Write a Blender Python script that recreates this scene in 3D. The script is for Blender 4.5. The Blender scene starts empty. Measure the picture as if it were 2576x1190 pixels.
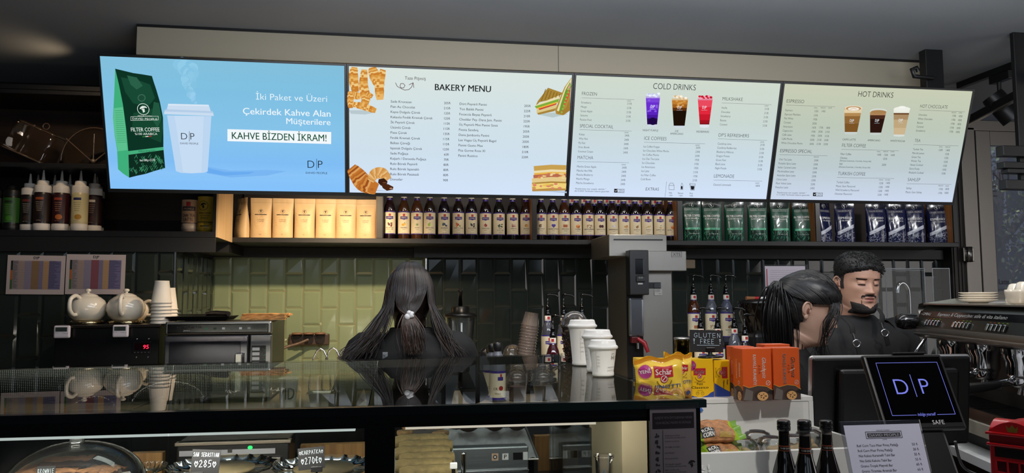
import bpy, bmesh, math, random
import numpy as np
from mathutils import Vector, Matrix
PI = math.pi
S = bpy.context.scene
COL = S.collection
random.seed(7)

# ------------------------------------------------------------------ camera, world, lights, exposure
FPX, YAW, PITCH, ROLL, CZ = 1958.4, .1534, .0788, .0042, 1.50
def _rot(rx, ry, rz):
    return Matrix.Rotation(rz, 3, 'Z') @ Matrix.Rotation(rx, 3, 'X') @ Matrix.Rotation(ry, 3, 'Y')
CR = _rot(PITCH, ROLL, -YAW)
cam = bpy.data.objects.new('camera', bpy.data.cameras.new('camera'))
COL.objects.link(cam)
cam.data.sensor_fit = 'HORIZONTAL'; cam.data.sensor_width = 36
cam.data.lens = 36 * FPX / 2576
cam.data.clip_start = .05
m3 = Matrix((CR @ Vector((1, 0, 0)), CR @ Vector((0, 0, 1)), -(CR @ Vector((0, 1, 0))))).transposed()
cam.matrix_world = Matrix.Translation((0, 0, CZ)) @ m3.to_4x4()
S.camera = cam
S.cycles.transparent_max_bounces = 40
S.view_settings.view_transform = 'Standard'; S.view_settings.look = 'None'
S.view_settings.exposure = 0.0; S.view_settings.gamma = 1.0; S.view_settings.use_curve_mapping = False

w = bpy.data.worlds.new('world'); S.world = w; w.use_nodes = True
w.node_tree.nodes['Background'].inputs[0].default_value = (.50, .58, .75, 1)
w.node_tree.nodes['Background'].inputs[1].default_value = .03

def light(name, kind, loc, target, energy, col, size=.05, size_y=None, spot=60, blend=.6):
    l = bpy.data.lights.new(name, kind); l.energy = energy; l.color = col
    if kind == 'AREA':
        l.size = size
        if size_y: l.shape = 'RECTANGLE'; l.size_y = size_y
    else:
        l.shadow_soft_size = size
    if kind == 'SPOT': l.spot_size = math.radians(spot); l.spot_blend = blend
    o = bpy.data.objects.new(name, l); COL.objects.link(o)
    o.location = loc
    o.rotation_euler = (Vector(target) - Vector(loc)).to_track_quat('-Z', 'Y').to_euler()
    return o
WARM = (1, .74, .46); NEUT = (1, .93, .84)
for x_ in (-1.7, .7, 3.1): light('shopfront_daylight', 'AREA', (x_, -2.9, 2.3), (x_ * .6 + .3, 3.5, 2.35), 2.4, (.74, .86, 1), 1.5, .75)
light('ceiling_fill', 'AREA', (1.0, 1.75, 2.30), (1.1, 2.5, 2.745), 46, (.84, .91, 1), 3.4, .6)  # added upward fill, no fixture, brightens the ceiling above the screens
light('warm_spot', 'SPOT', (-.20, 3.52, 2.24), (-.45, 4.50, 1.14), 105, WARM, .025, spot=96, blend=.9)
light('warm_spot', 'SPOT', (-.30, 3.46, 2.22), (-1.22, 3.73, 1.47), 22, WARM, .02, spot=62, blend=.7)
light('shelf_spot', 'SPOT', (.45, 3.56, 2.26), (.5, 4.45, 1.98), 8, (1, .86, .72), .03, spot=120, blend=.8)
light('shelf_spot', 'SPOT', (1.3, 3.56, 2.26), (1.3, 4.45, 1.98), 11, (1, .90, .80), .03, spot=120, blend=.8)
light('bag_spot', 'SPOT', (2.15, 3.56, 2.26), (2.15, 4.45, 1.98), 11, (.98, .98, 1), .03, spot=120, blend=.8)
light('bag_spot', 'SPOT', (2.95, 3.56, 2.26), (2.9, 4.45, 1.98), 13, (.98, .98, 1), .03, spot=120, blend=.8)
light('counter_spot', 'SPOT', (.25, .7, 2.68), (.45, 2.2, 1.26), 46, (1, .97, .93), .04, spot=44, blend=.7)
light('till_spot', 'SPOT', (1.35, .6, 2.68), (1.15, 2.05, 1.2), 62, (1, .96, .92), .04, spot=58, blend=.7)
light('side_fill', 'AREA', (5.1, 1.5, 1.75), (2.9, 4.4, 1.9), 17, (1, .95, .93), 1.8, 1.7)  # added fill for a supposed window on the right, none is built
light('ceiling_glow', 'SPOT', (-1.62, 4.12, 2.56), (-1.80, 4.02, 2.745), 1.1, WARM, .02, spot=120, blend=1)
light('niche_spot', 'SPOT', (-1.30, 3.50, 2.60), (-1.60, 4.05, 2.22), 8, WARM, .02, spot=70, blend=.8)
light('machine_spot', 'SPOT', (1.75, 1.5, 2.70), (2.0, 2.5, 1.42), 34, (1, .96, .90), .04, spot=40, blend=.8)
light('aisle_fill', 'AREA', (.8, 2.72, 2.68), (.8, 2.95, 1.0), 17, (1, .96, .92), 2.6, .4)  # added overhead fill, no fixture, lifts the back counter and aisle
light('warm_spot', 'SPOT', (.45, 3.50, 2.22), (.80, 3.72, 1.2), 14, (1, .80, .58), .02, spot=84, blend=.9)
light('outdoor_fill', 'AREA', (8, 8.5, 8.5), (9, 13, 1.5), 1500, (.80, .87, 1), 5)  # added fill that brightens the facade and tree beyond the door

def px(x, y, Y):
    """a point seen in the photo at pixel (x, y), standing at depth Y"""
    d = CR @ Vector(((x - 1288) / FPX, 1, (595 - y) / FPX)); t = Y / d.y
    return Vector((t * d.x, Y, CZ + t * d.z))
def pz(x, y, z):
    d = CR @ Vector(((x - 1288) / FPX, 1, (595 - y) / FPX)); t = (z - CZ) / d.z
    return Vector((t * d.x, t * d.y, z))

# ------------------------------------------------------------------ materials
def lin(h):
    h = h.lstrip('#'); c = [int(h[i:i + 2], 16) / 255 for i in (0, 2, 4)]
    return tuple(v / 12.92 if v <= .04045 else ((v + .055) / 1.055) ** 2.4 for v in c) + (1,)
_M = {}
def C(h, rough=.5, metal=0., spec=.5, vary=0., scale=30., bump=0., coat=0.):
    key = ('C', h, rough, metal, spec, vary, scale, bump, coat)
    if key in _M: return _M[key]
    m = bpy.data.materials.new('paint'); m.use_nodes = True; nt = m.node_tree; b = nt.nodes['Principled BSDF']
    b.inputs['Base Color'].default_value = lin(h); b.inputs['Roughness'].default_value = rough
    b.inputs['Metallic'].default_value = metal; b.inputs['Specular IOR Level'].default_value = spec
    b.inputs['Coat Weight'].default_value = coat; b.inputs['Coat Roughness'].default_value = .05
    if vary or bump:
        tc = nt.nodes.new('ShaderNodeTexCoord'); n = nt.nodes.new('ShaderNodeTexNoise')
        n.inputs['Scale'].default_value = scale; n.inputs['Detail'].default_value = 4
        nt.links.new(tc.outputs['Object'], n.inputs['Vector'])
        if vary:
            mx = nt.nodes.new('ShaderNodeMix'); mx.data_type = 'RGBA'; mx.blend_type = 'MULTIPLY'
            mx.inputs[0].default_value = vary; mx.inputs[6].default_value = lin(h)
            nt.links.new(n.outputs['Color'], mx.inputs[7]); 
            rp = nt.nodes.new('ShaderNodeValToRGB'); rp.color_ramp.elements[0].position = .3; rp.color_ramp.elements[1].position = .7
            nt.links.new(n.outputs['Fac'], rp.inputs[0]); nt.links.new(rp.outputs[0], mx.inputs[7])
            nt.links.new(mx.outputs[2], b.inputs['Base Color'])
        if bump:
            bp = nt.nodes.new('ShaderNodeBump'); bp.inputs['Strength'].default_value = bump; bp.inputs['Distance'].default_value = .01
            nt.links.new(n.outputs['Fac'], bp.inputs['Height']); nt.links.new(bp.outputs[0], b.inputs['Normal'])
    _M[key] = m; return m
def E(h, s=1.0):
    key = ('E', h, s)
    if key in _M: return _M[key]
    m = bpy.data.materials.new('glow'); m.use_nodes = True; nt = m.node_tree; nt.nodes.clear()
    e = nt.nodes.new('ShaderNodeEmission'); o = nt.nodes.new('ShaderNodeOutputMaterial')
    e.inputs[0].default_value = lin(h); e.inputs[1].default_value = s; nt.links.new(e.outputs[0], o.inputs[0])
    _M[key] = m; return m
def EGRAD(stops, s=1.0):
    """a lit display whose picture fades from bottom to top"""
    m = bpy.data.materials.new('display_fade'); m.use_nodes = True; nt = m.node_tree; nt.nodes.clear()
    e = nt.nodes.new('ShaderNodeEmission'); o = nt.nodes.new('ShaderNodeOutputMaterial')
    tc = nt.nodes.new('ShaderNodeTexCoord'); sp = nt.nodes.new('ShaderNodeSeparateXYZ'); r = nt.nodes.new('ShaderNodeValToRGB')
    nt.links.new(tc.outputs['Generated'], sp.inputs[0]); nt.links.new(sp.outputs[2], r.inputs[0])
    el = r.color_ramp.elements
    while len(el) < len(stops): el.new(.5)
    for k, (p, h) in enumerate(stops): el[k].position = p; el[k].color = lin(h)
    nt.links.new(r.outputs[0], e.inputs[0]); e.inputs[1].default_value = s; nt.links.new(e.outputs[0], o.inputs[0])
    return m
def GLASS(tint='#ffffff', refl=1.0, rough=.0, ior=1.5, body=0.0, bodycol='#888888'):
    """thin clear sheet: what is behind it shows, with a mirror image that grows at a grazing angle"""
    key = ('G', tint, refl, rough, ior, body, bodycol)
    if key in _M: return _M[key]
    m = bpy.data.materials.new('clear_sheet'); m.use_nodes = True; nt = m.node_tree; nt.nodes.clear()
    t = nt.nodes.new('ShaderNodeBsdfTransparent'); g = nt.nodes.new('ShaderNodeBsdfGlossy'); mx = nt.nodes.new('ShaderNodeMixShader')
    fr = nt.nodes.new('ShaderNodeFresnel'); o = nt.nodes.new('ShaderNodeOutputMaterial'); mu = nt.nodes.new('ShaderNodeMath')
    mu.operation = 'MULTIPLY'; mu.use_clamp = True; mu.inputs[1].default_value = refl; fr.inputs[0].default_value = ior
    t.inputs[0].default_value = lin(tint); g.inputs['Roughness'].default_value = rough
    nt.links.new(fr.outputs[0], mu.inputs[0]); nt.links.new(mu.outputs[0], mx.inputs[0])
    first = t.outputs[0]
    if body:
        d = nt.nodes.new('ShaderNodeBsdfDiffuse'); d.inputs[0].default_value = lin(bodycol); m2 = nt.nodes.new('ShaderNodeMixShader')
        m2.inputs[0].default_value = body; nt.links.new(t.outputs[0], m2.inputs[1]); nt.links.new(d.outputs[0], m2.inputs[2]); first = m2.outputs[0]
    nt.links.new(first, mx.inputs[1]); nt.links.new(g.outputs[0], mx.inputs[2]); nt.links.new(mx.outputs[0], o.inputs[0])
    _M[key] = m; return m
def WOOD(h1, h2, scale=6., axis=2, rough=.5):
    key = ('W', h1, h2, scale, axis, rough)
    if key in _M: return _M[key]
    m = bpy.data.materials.new('wood'); m.use_nodes = True; nt = m.node_tree; b = nt.nodes['Principled BSDF']
    tc = nt.nodes.new('ShaderNodeTexCoord'); mp = nt.nodes.new('ShaderNodeMapping'); n = nt.nodes.new('ShaderNodeTexNoise'); r = nt.nodes.new('ShaderNodeValToRGB')
    sc = [scale * 8] * 3; sc[axis] = scale * .35; mp.inputs['Scale'].default_value = sc
    n.inputs['Scale'].default_value = 1.2; n.inputs['Detail'].default_value = 6; n.inputs['Distortion'].default_value = .6
    nt.links.new(tc.outputs['Object'], mp.inputs[0]); nt.links.new(mp.outputs[0], n.inputs['Vector']); nt.links.new(n.outputs['Fac'], r.inputs[0])
    r.color_ramp.elements[0].position = .35; r.color_ramp.elements[1].position = .68
    r.color_ramp.elements[0].color = lin(h1); r.color_ramp.elements[1].color = lin(h2)
    nt.links.new(r.outputs[0], b.inputs['Base Color']); b.inputs['Roughness'].default_value = rough
    _M[key] = m; return m
def STEEL(h='#b9b6b0', rough=.32, axis=2):
    key = ('S', h, rough, axis)
    if key in _M: return _M[key]
    m = bpy.data.materials.new('brushed_steel'); m.use_nodes = True; nt = m.node_tree; b = nt.nodes['Principled BSDF']
    b.inputs['Base Color'].default_value = lin(h); b.inputs['Metallic'].default_value = 1
    tc = nt.nodes.new('ShaderNodeTexCoord'); mp = nt.nodes.new('ShaderNodeMapping'); n = nt.nodes.new('ShaderNodeTexNoise'); mr = nt.nodes.new('ShaderNodeMapRange')
    sc = [260.] * 3; sc[axis] = 3; mp.inputs['Scale'].default_value = sc
    mr.inputs['To Min'].default_value = rough * .8; mr.inputs['To Max'].default_value = rough * 1.3
    nt.links.new(tc.outputs['Object'], mp.inputs[0]); nt.links.new(mp.outputs[0], n.inputs['Vector']); nt.links.new(n.outputs['Fac'], mr.inputs['Value']); nt.links.new(mr.outputs[0], b.inputs['Roughness'])
    _M[key] = m; return m
BLACK = C('#0b0b0c', .45); GLOSSB = C('#070708', .12); SATB = C('#121214', .35); CHROME = C('#d8d8da', .08, 1.); WHITE = C('#e9e7e2', .45)
PAPER = C('#e6e2dc', .7); DARKINK = C('#16161a', .6); RED = C('#b3171f', .4)

# ------------------------------------------------------------------ mesh builder
_T = {}
def glyphs(body, res=2, off=0., shear=0., spacing=1.):
    key = (body, res, off, shear, spacing)
    if key not in _T:
        c = bpy.data.curves.new('lettering', 'FONT'); c.body = body; c.size = 1; c.resolution_u = res; c.offset = off; c.shear = shear; c.space_character = spacing
        o = bpy.data.objects.new('lettering', c); me = bpy.data.meshes.new_from_object(o)
        v = [tuple(p.co) for p in me.vertices]; f = [tuple(p.vertices) for p in me.polygons]
        bpy.data.objects.remove(o); bpy.data.curves.remove(c); bpy.data.meshes.remove(me)
        xs = [p[0] for p in v] or [0]
        _T[key] = (v, f, min(xs), max(xs))
    return _T[key]
_h = glyphs('H'); CAP = max(p[1] for p in _h[0])
FACE = Matrix.Rotation(PI / 2, 4, 'X')          # flat drawings turn to face -Y
class MB:
    def __init__(s): s.v = []; s.f = []; s.mi = []; s.sm = []; s.mats = []; s.M = Matrix.Identity(4); s.fn = None
    def at(s, x=0, y=0, z=0, rz=0, rx=0, ry=0, sc=1):
        s.M = Matrix.Translation((x, y, z)) @ Matrix.Rotation(rz, 4, 'Z') @ Matrix.Rotation(rx, 4, 'X') @ Matrix.Rotation(ry, 4, 'Y') @ Matrix.Scale(sc, 4); return s
    def add(s, vs, fs, mat, smooth=False, M=None):
        n = len(s.v); T = s.M @ M if M is not None else s.M
        if s.fn: vs = [s.fn(*p) for p in vs] if M is None else [s.fn(*(M @ Vector(p))) for p in vs]; T = s.M
        s.v += [tuple(T @ Vector(p)) for p in vs]
        if mat not in s.mats: s.mats.append(mat)
        k = s.mats.index(mat)
        for f in fs: s.f.append(tuple(i + n for i in f)); s.mi.append(k); s.sm.append(smooth)
        return s
    def box(s, x0, y0, z0, x1, y1, z1, mat, bev=0., seg=2):
        if bev:
            bm = bmesh.new(); bmesh.ops.create_cube(bm, size=1)
            for v in bm.verts: v.co = Vector(((x0 + x1) / 2 + v.co.x * (x1 - x0), (y0 + y1) / 2 + v.co.y * (y1 - y0), (z0 + z1) / 2 + v.co.z * (z1 - z0)))
            bmesh.ops.bevel(bm, geom=bm.edges[:], offset=bev, segments=seg, profile=.5, affect='EDGES', clamp_overlap=True)
            bm.verts.index_update()
            s.add([tuple(v.co) for v in bm.verts], [tuple(v.index for v in f.verts) for f in bm.faces], mat, False); bm.free(); return s
        v = [(x, y, z) for z in (z0, z1) for y in (y0, y1) for x in (x0, x1)]
        return s.add(v, [(0, 2, 3, 1), (4, 5, 7, 6), (0, 1, 5, 4), (2, 6, 7, 3), (0, 4, 6, 2), (1, 3, 7, 5)], mat)
    def loft(s, rings, mat, caps=True, smooth=True, closed=True):
        n = len(rings[0]); v = [p for r in rings for p in r]; f = []
        for i in range(len(rings) - 1):
            for j in range(n if closed else n - 1):
                a, b = i * n + j, i * n + (j + 1) % n; f.append((a, b, b + n, a + n))
        s.add(v, f, mat, smooth)
        if caps and closed:
            s.add(list(rings[0]), [tuple(range(n))[::-1]], mat); s.add(list(rings[-1]), [tuple(range(n))], mat)
        return s
    def lathe(s, prof, mat, n=24, caps=True, smooth=True, x=0, y=0, z=0, sx=1., sy=1.):
        return s.loft([[(x + r * sx * math.cos(2 * PI * j / n), y + r * sy * math.sin(2 * PI * j / n), z + h) for j in range(n)] for r, h in prof], mat, caps, smooth)
    def tube(s, pts, rad, mat, n=8, caps=True, flat=1.):
        P = [Vector(p) for p in pts]; R = rad if isinstance(rad, (list, tuple)) else [rad] * len(P); rings = []; up = None
        for i, p in enumerate(P):
            t = (P[min(i + 1, len(P) - 1)] - P[max(i - 1, 0)]).normalized()
            if up is None: up = Vector((0, 0, 1)) if abs(t.z) < .9 else Vector((0, 1, 0))
            a = (up - t * up.dot(t)).normalized(); b = t.cross(a); up = a
            rings.append([tuple(p + (a * math.cos(2 * PI * j / n) * flat + b * math.sin(2 * PI * j / n)) * R[i]) for j in range(n)])
        return s.loft(rings, mat, caps)
    def ball(s, c, r, mat, n=16, m=10, fn=None):
        r = r if isinstance(r, (list, tuple)) else (r, r, r); rings = []
        for i in range(1, m):
            a = -PI / 2 + PI * i / m
            rings.append([(c[0] + r[0] * math.cos(a) * math.cos(2 * PI * j / n), c[1] + r[1] * math.cos(a) * math.sin(2 * PI * j / n), c[2] + r[2] * math.sin(a)) for j in range(n)])
        if fn: rings = [[fn(*p) for p in q] for q in rings]
        return s.loft(rings, mat)
    def poly(s, pts, mat, layer=0., flip=False):
        """flat outline drawn as (x, z) facing -Y, lifted forward by layer"""
        if s.fn and max(max(p[0] for p in pts) - min(p[0] for p in pts), max(p[1] for p in pts) - min(p[1] for p in pts)) > .012:
            from mathutils.geometry import tessellate_polygon
            T = [[pts[i] for i in t] for t in tessellate_polygon([[Vector((p[0], p[1], 0)) for p in pts]])]; out = []
            while T:
                t = T.pop(); L = [(math.dist(t[i], t[(i + 1) % 3]), i) for i in range(3)]; m, i = max(L)
                if m < .009: out.append(t); continue
                p, q, r = t[i], t[(i + 1) % 3], t[(i + 2) % 3]; h = ((p[0] + q[0]) / 2, (p[1] + q[1]) / 2); T += [[p, h, r], [h, q, r]]
            for p, q, r in out:
                if (q[0] - p[0]) * (r[1] - p[1]) - (r[0] - p[0]) * (q[1] - p[1]) < 0: q, r = r, q
                s.add([(e[0], -layer, e[1]) for e in (p, q, r)], [(0, 1, 2)], mat)
            return s
        v = [(p[0], -layer, p[1]) for p in pts]; a = sum(pts[i][0] * pts[(i + 1) % len(pts)][1] - pts[(i + 1) % len(pts)][0] * pts[i][1] for i in range(len(pts)))
        f = tuple(range(len(v)))
        if a < 0: f = f[::-1]
        if len(v) > 4:
            from mathutils.geometry import tessellate_polygon
            tri = tessellate_polygon([[Vector((p[0], p[1], 0)) for p in pts]])
            fs = []
            for t in tri:
                p, q, r = [pts[i] for i in t]
                ar = (q[0] - p[0]) * (r[1] - p[1]) - (r[0] - p[0]) * (q[1] - p[1])
                fs.append(tuple(t) if ar > 0 else tuple(t)[::-1])
            return s.add(v, fs, mat)
        return s.add(v, [f], mat)
    def rect(s, x0, z0, x1, z1, mat, layer=0.): return s.poly([(x0, z0), (x1, z0), (x1, z1), (x0, z1)], mat, layer)
    def disc(s, x, z, rx, rz, mat, layer=0., n=20, a0=0., a1=2 * PI):
        return s.poly([(x + rx * math.cos(a0 + (a1 - a0) * k / n), z + rz * math.sin(a0 + (a1 - a0) * k / n)) for k in range(n if a1 - a0 > 6.2 else n + 1)], mat, layer)
    def line(s, pts, wd, mat, layer=0., closed=False):
        P = [Vector(p) for p in pts]; n = len(P)
        for i in range(n if closed else n - 1):
            a, b = P[i], P[(i + 1) % n]; d = b - a
            if d.length < 1e-9: continue
            d.normalize(); q = Vector((-d.y, d.x)) * wd / 2; a = a - d * wd * .35; b = b + d * wd * .35
            s.poly([tuple(a - q), tuple(b - q), tuple(b + q), tuple(a + q)], mat, layer)
        return s
    def ring2(s, x, z, r, wd, mat, layer=0., n=24, rz=None):
        rz = rz or r
        return s.line([(x + r * math.cos(2 * PI * k / n), z + rz * math.sin(2 * PI * k / n)) for k in range(n)], wd, mat, layer, True)
    def text(s, body, mat, x, z, h, layer=0., align='L', width=None, off=0., res=2, shear=0., rot=0., cond=1., spacing=1.):
        """flat lettering on the -Y side; h is the height of a capital"""
        if off > 0:
            g = off * h * .75
            for e in (-g, g): s.text(body, mat, x + e * math.cos(rot), z + e * math.sin(rot), h, layer, align, width, 0., res, shear, rot, cond, spacing)
        v, f, a, b = glyphs(body, res, min(off, 0.), shear, spacing)
        if not v: return s
        k = h / CAP; kx = k * cond if width is None else width / max(b - a, 1e-6)
        x0 = -a if align == 'L' else (-(a + b) / 2 if align == 'C' else -b)
        cs, sn = math.cos(rot), math.sin(rot); out = []
        for p in v:
            X, Z = (p[0] + x0) * kx, p[1] * k
            out.append((x + X * cs - Z * sn, -layer, z + X * sn + Z * cs))
        return s.add(out, f, mat)
    def build(s, name, parent=None, **props):
        me = bpy.data.meshes.new(name); me.from_pydata(s.v, [], s.f)
        for m in s.mats: me.materials.append(m)
        me.polygons.foreach_set('material_index', s.mi); me.polygons.foreach_set('use_smooth', s.sm); me.update()
        o = bpy.data.objects.new(name, me); COL.objects.link(o)
        if parent is not None: o.parent = parent
        for k, v in props.items(): o[k] = v
        return o
def thing(name, label, cat, loc=(0, 0, 0), rz=0., group=None, rx=0., ry=0., sc=1.):
    o = bpy.data.objects.new(name, None); COL.objects.link(o); o.empty_display_size = .05
    o.location = loc; o.rotation_euler = (rx, ry, rz); o.scale = (sc, sc, sc); o['label'] = label; o['category'] = cat
    if group: o['group'] = group
    return o
def kids(o): return [c for c in COL.objects if c.parent == o]
def dup(root, label, loc, rz=0., group=None, rx=0., ry=0., sc=1.):
    def cp(o, par):
        c = o.copy(); COL.objects.link(c)
        if par is not None: c.parent = par
        for ch in kids(o): cp(ch, c)
        return c
    r = cp(root, None); r.location = loc; r.rotation_euler = (rx, ry, rz); r.scale = (sc, sc, sc); r['label'] = label
    if group: r['group'] = group
    return r
def struct(mb, name): return mb.build(name, kind='structure')
def spline(P, n):
    """smooth curve through the points P, n samples per span"""
    P = [Vector(p) for p in P]; out = []
    for i in range(len(P) - 1):
        a, b, c, d = P[max(i - 1, 0)], P[i], P[i + 1], P[min(i + 2, len(P) - 1)]
        for k in range(n):
            t = k / n; out.append(.5 * ((2 * b) + (c - a) * t + (2 * a - 5 * b + 4 * c - d) * t * t + (3 * b - a - 3 * c + d) * t ** 3))
    out.append(P[-1]); return out
def bust_logo(mb, x, z, r, mat, layer, ring=True):
    """round emblem: a stylised bust in profile under a wave of hair"""
    if ring: mb.ring2(x, z, r, r * .09, mat, layer, 20)
    q = lambda pts: [(x + r * a, z + r * b) for a, b in pts]
    mb.poly(q([(-.62, .02), (-.45, .38), (-.1, .58), (.35, .55), (.68, .3), (.62, .2), (.3, .28), (.05, .2), (-.15, .05), (-.3, .12), (-.45, -.02)]), mat, layer)
    mb.poly(q([(-.28, .02), (-.02, .0), (.12, .16), (.25, .02), (.2, -.22), (.3, -.38), (.05, -.62), (-.12, -.55), (-.08, -.3), (-.3, -.12)]), mat, layer)
# ------------------------------------------------------------------ the room
ZC = 2.745
TILE = C('#7d8a6c', .08, 0, .6); GROUT = C('#8a7a58', .85); TILE_SHADE = C('#262c28', .07, 0, .6); GROUT_SHADE = C('#20211f', .7)  # second tile and grout pair: the same glaze, darkened in colour for less lit walls
DWOOD = WOOD('#1d120c', '#2c1c12', 5, 0, .5); SHELF = C('#1b1b1d', .42, vary=.3, scale=40); OAK = WOOD('#6e4423', '#93602f', 5, 2, .45); CREAM = WOOD('#c9a97f', '#d6b98f', 3, 2, .6)
struct(MB().box(-3.6, -3.4, -.05, 5.4, 5.2, 0, C('#3a3734', .35, vary=.4, scale=3)), 'floor')
cm = C('#8f9295', .85, vary=.12, scale=1.5, bump=.05)
struct(MB().box(-3.6, -3.4, ZC, 5.4, 5.2, ZC + .06, cm), 'ceiling')
b = MB().box(-1.149, 3.66, 2.605, 2.86, 4.2, ZC, C('#948b79', .8)).box(-1.149, 3.655, ZC - .012, 2.86, 3.66, ZC, BLACK)
for x in (.80,): b.box(x - .0015, 3.6585, 2.605, x + .0015, 3.66, ZC - .012, C('#4a4640'))
struct(b, 'trim_bulkhead')

def tiles(mb, x0, x1, z0, z1, y, tile, grout, M=None, w=.1022, h=.2, x_shift=0.):
    """bevelled glazed tiles, every other column shifted half a tile"""
    if M is not None: mb.M = M
    mb.add([(x0, y + .001, z0), (x1, y + .001, z0), (x1, y + .001, z1), (x0, y + .001, z1)], [(0, 1, 2, 3)], grout)
    g, bv, t = .0013, .012, .0055; n = 0; x = x0 + x_shift
    while x < x1 - .01:
        a0, a1 = max(x, x0) + g, min(x + w, x1) - g; zt = z1 + (0 if n % 2 else h / 2)
        while zt > z0 + .01:
            c1, c0 = min(zt, z1) - g, max(zt - h, z0) + g; zt -= h
            if a1 - a0 < .03 or c1 - c0 < .03: continue
            r = random.uniform(-.0008, .0008); q = random.uniform(-.0016, .0016)
            mb.add([(a0, y, c0), (a1, y, c0), (a1, y, c1), (a0, y, c1), (a0 + bv, y - t + r, c0 + bv), (a1 - bv, y - t - r, c0 + bv), (a1 - bv, y - t - q, c1 - bv), (a0 + bv, y - t + q, c1 - bv)],
                   [(4, 5, 6, 7), (0, 1, 5, 4), (1, 2, 6, 5), (2, 3, 7, 6), (3, 0, 4, 7)], tile)
        x += w; n += 1
    mb.M = Matrix.Identity(4); return mb
wall_dark = C('#0f0f10', .5)
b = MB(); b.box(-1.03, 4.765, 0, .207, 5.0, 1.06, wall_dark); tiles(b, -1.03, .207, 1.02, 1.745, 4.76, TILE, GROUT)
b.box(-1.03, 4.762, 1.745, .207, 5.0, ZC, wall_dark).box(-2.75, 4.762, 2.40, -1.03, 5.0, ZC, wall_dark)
b.box(.207, 4.705, 0, 3.63, 5.0, 1.06, wall_dark); tiles(b, .207, 3.63, 1.02, 1.745, 4.70, TILE_SHADE, GROUT_SHADE)
b.box(.207, 4.702, 1.745, 3.63, 5.0, ZC, wall_dark)
struct(b, 'wall_back')
b = MB(); tiles(b, -2.75, -1.035, 1.02, 1.728, 3.97, TILE_SHADE, GROUT_SHADE)
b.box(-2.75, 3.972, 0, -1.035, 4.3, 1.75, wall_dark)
tiles(b, 0, .79, 1.02, 1.74, 0, TILE_SHADE, GROUT_SHADE, Matrix.Translation((-1.030, 3.975, 0)) @ Matrix.Rotation(PI / 2, 4, 'Z'))
b.box(-1.6, 3.975, 0, -1.033, 5.0, 1.75, wall_dark)
struct(b, 'wall_left')
b = MB(); b.box(-3.6, 3.972, 0, -2.76, 5.0, ZC, wall_dark); b.box(-2.75, 3.972, 2.508, -.85, 4.75, 2.53, wall_dark); b.box(-2.75, 4.33, 1.75, -.86, 4.75, 2.508, wall_dark)
struct(b, 'wall_left_upper')
struct(MB().box(-1.039, 3.964, 1.02, -1.031, 3.978, 1.728, C('#cfccc6', .2, 1.)), 'trim_1')
struct(MB().box(.199, 4.692, 1.02, .207, 4.76, 1.745, C('#cfccc6', .2, 1.)), 'trim_2')
vb = C('#101011', .55)
struct(MB().box(-1.035, 4.74, 1.745, .13, 4.762, 1.803, vb).box(-2.75, 3.955, 1.728, -.85, 3.972, 1.798, vb), 'trim_3')
struct(MB().box(.13, 4.655, 1.742, 3.61, 4.70, 1.803, C('#131314', .5)), 'trim_4')
# dark jambs and the steel-framed glass door on the right
dk = C('#24201d', .5); 
b = MB().box(3.63, 4.60, 0, 3.72, 5.0, ZC, dk)
for x in (3.645, 3.675, 3.70): b.box(x - .004, 4.592, 0, x + .004, 4.60, ZC, dk)
struct(b, 'trim_5')
ST = STEEL('#96928c', .46)
door = thing('door_1', 'steel framed glass door beside the espresso machine', 'door', (3.72, 4.6, 0)); door['kind'] = 'structure'
b = MB().box(0, -.02, 0, .105, .04, 2.62, ST, .004).box(0, -.02, 2.60, 1.5, .04, 2.67, ST, .004).box(.109, -.026, .02, .215, .02, 2.598, ST, .004).box(.215, -.026, 2.50, 1.5, .02, 2.598, ST, .004).box(.215, -.026, .02, 1.5, .02, .25, ST, .004)
b.build('door_frame', door)
b = MB(); b.add([(.21, 0, .25), (1.5, 0, .25), (1.5, 0, 2.5), (.21, 0, 2.5)], [(0, 1, 2, 3)], GLASS('#b9bcc6', 1.6, .03, 1.5, .42, '#a3a8ba'))
q = px(2462, 455, 4.59) - Vector((3.72, 4.6, 0)); gk = C('#4b4a52', .6)
b.text('MENÜ', gk, q.x, q.z, .062, .004, width=.235); q = px(2470, 494, 4.59) - Vector((3.72, 4.6, 0)); b.text('YE', gk, q.x, q.z, .075, .004)
q = px(2478, 700, 4.59) - Vector((3.72, 4.6, 0)); b.text('NEW', C('#6b2a38', .6), q.x, q.z, .020, .004, off=.01)
q = px(2478, 715, 4.59) - Vector((3.72, 4.6, 0)); b.text('Citrus Latte', C('#2e2c33', .6), q.x, q.z, .033, .004, width=.185)
q = px(2481, 731, 4.59) - Vector((3.72, 4.6, 0)); b.text('Taze portakal', gk, q.x, q.z, .017, .004, width=.17); b.text('karamelize dokunuş', gk, q.x, q.z - .027, .017, .004, width=.165)
b.build('door_glass', door)
b = MB().lathe([(.0, -.05), (.021, -.05), (.021, .05), (0, .05)], STEEL('#8f8b85', .3), 16, False).box(-.035, .005, -.045, .045, .016, .045, STEEL('#8f8b85', .3), .003)
for z in (-.018, .018): b.lathe([(.0222, z - .0015), (.0222, z + .0015)], BLACK, 16)
h = b.build('hinge', door); q = px(2439, 640, 4.55); h.location = (q.x - 3.72, -.045, q.z)
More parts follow.
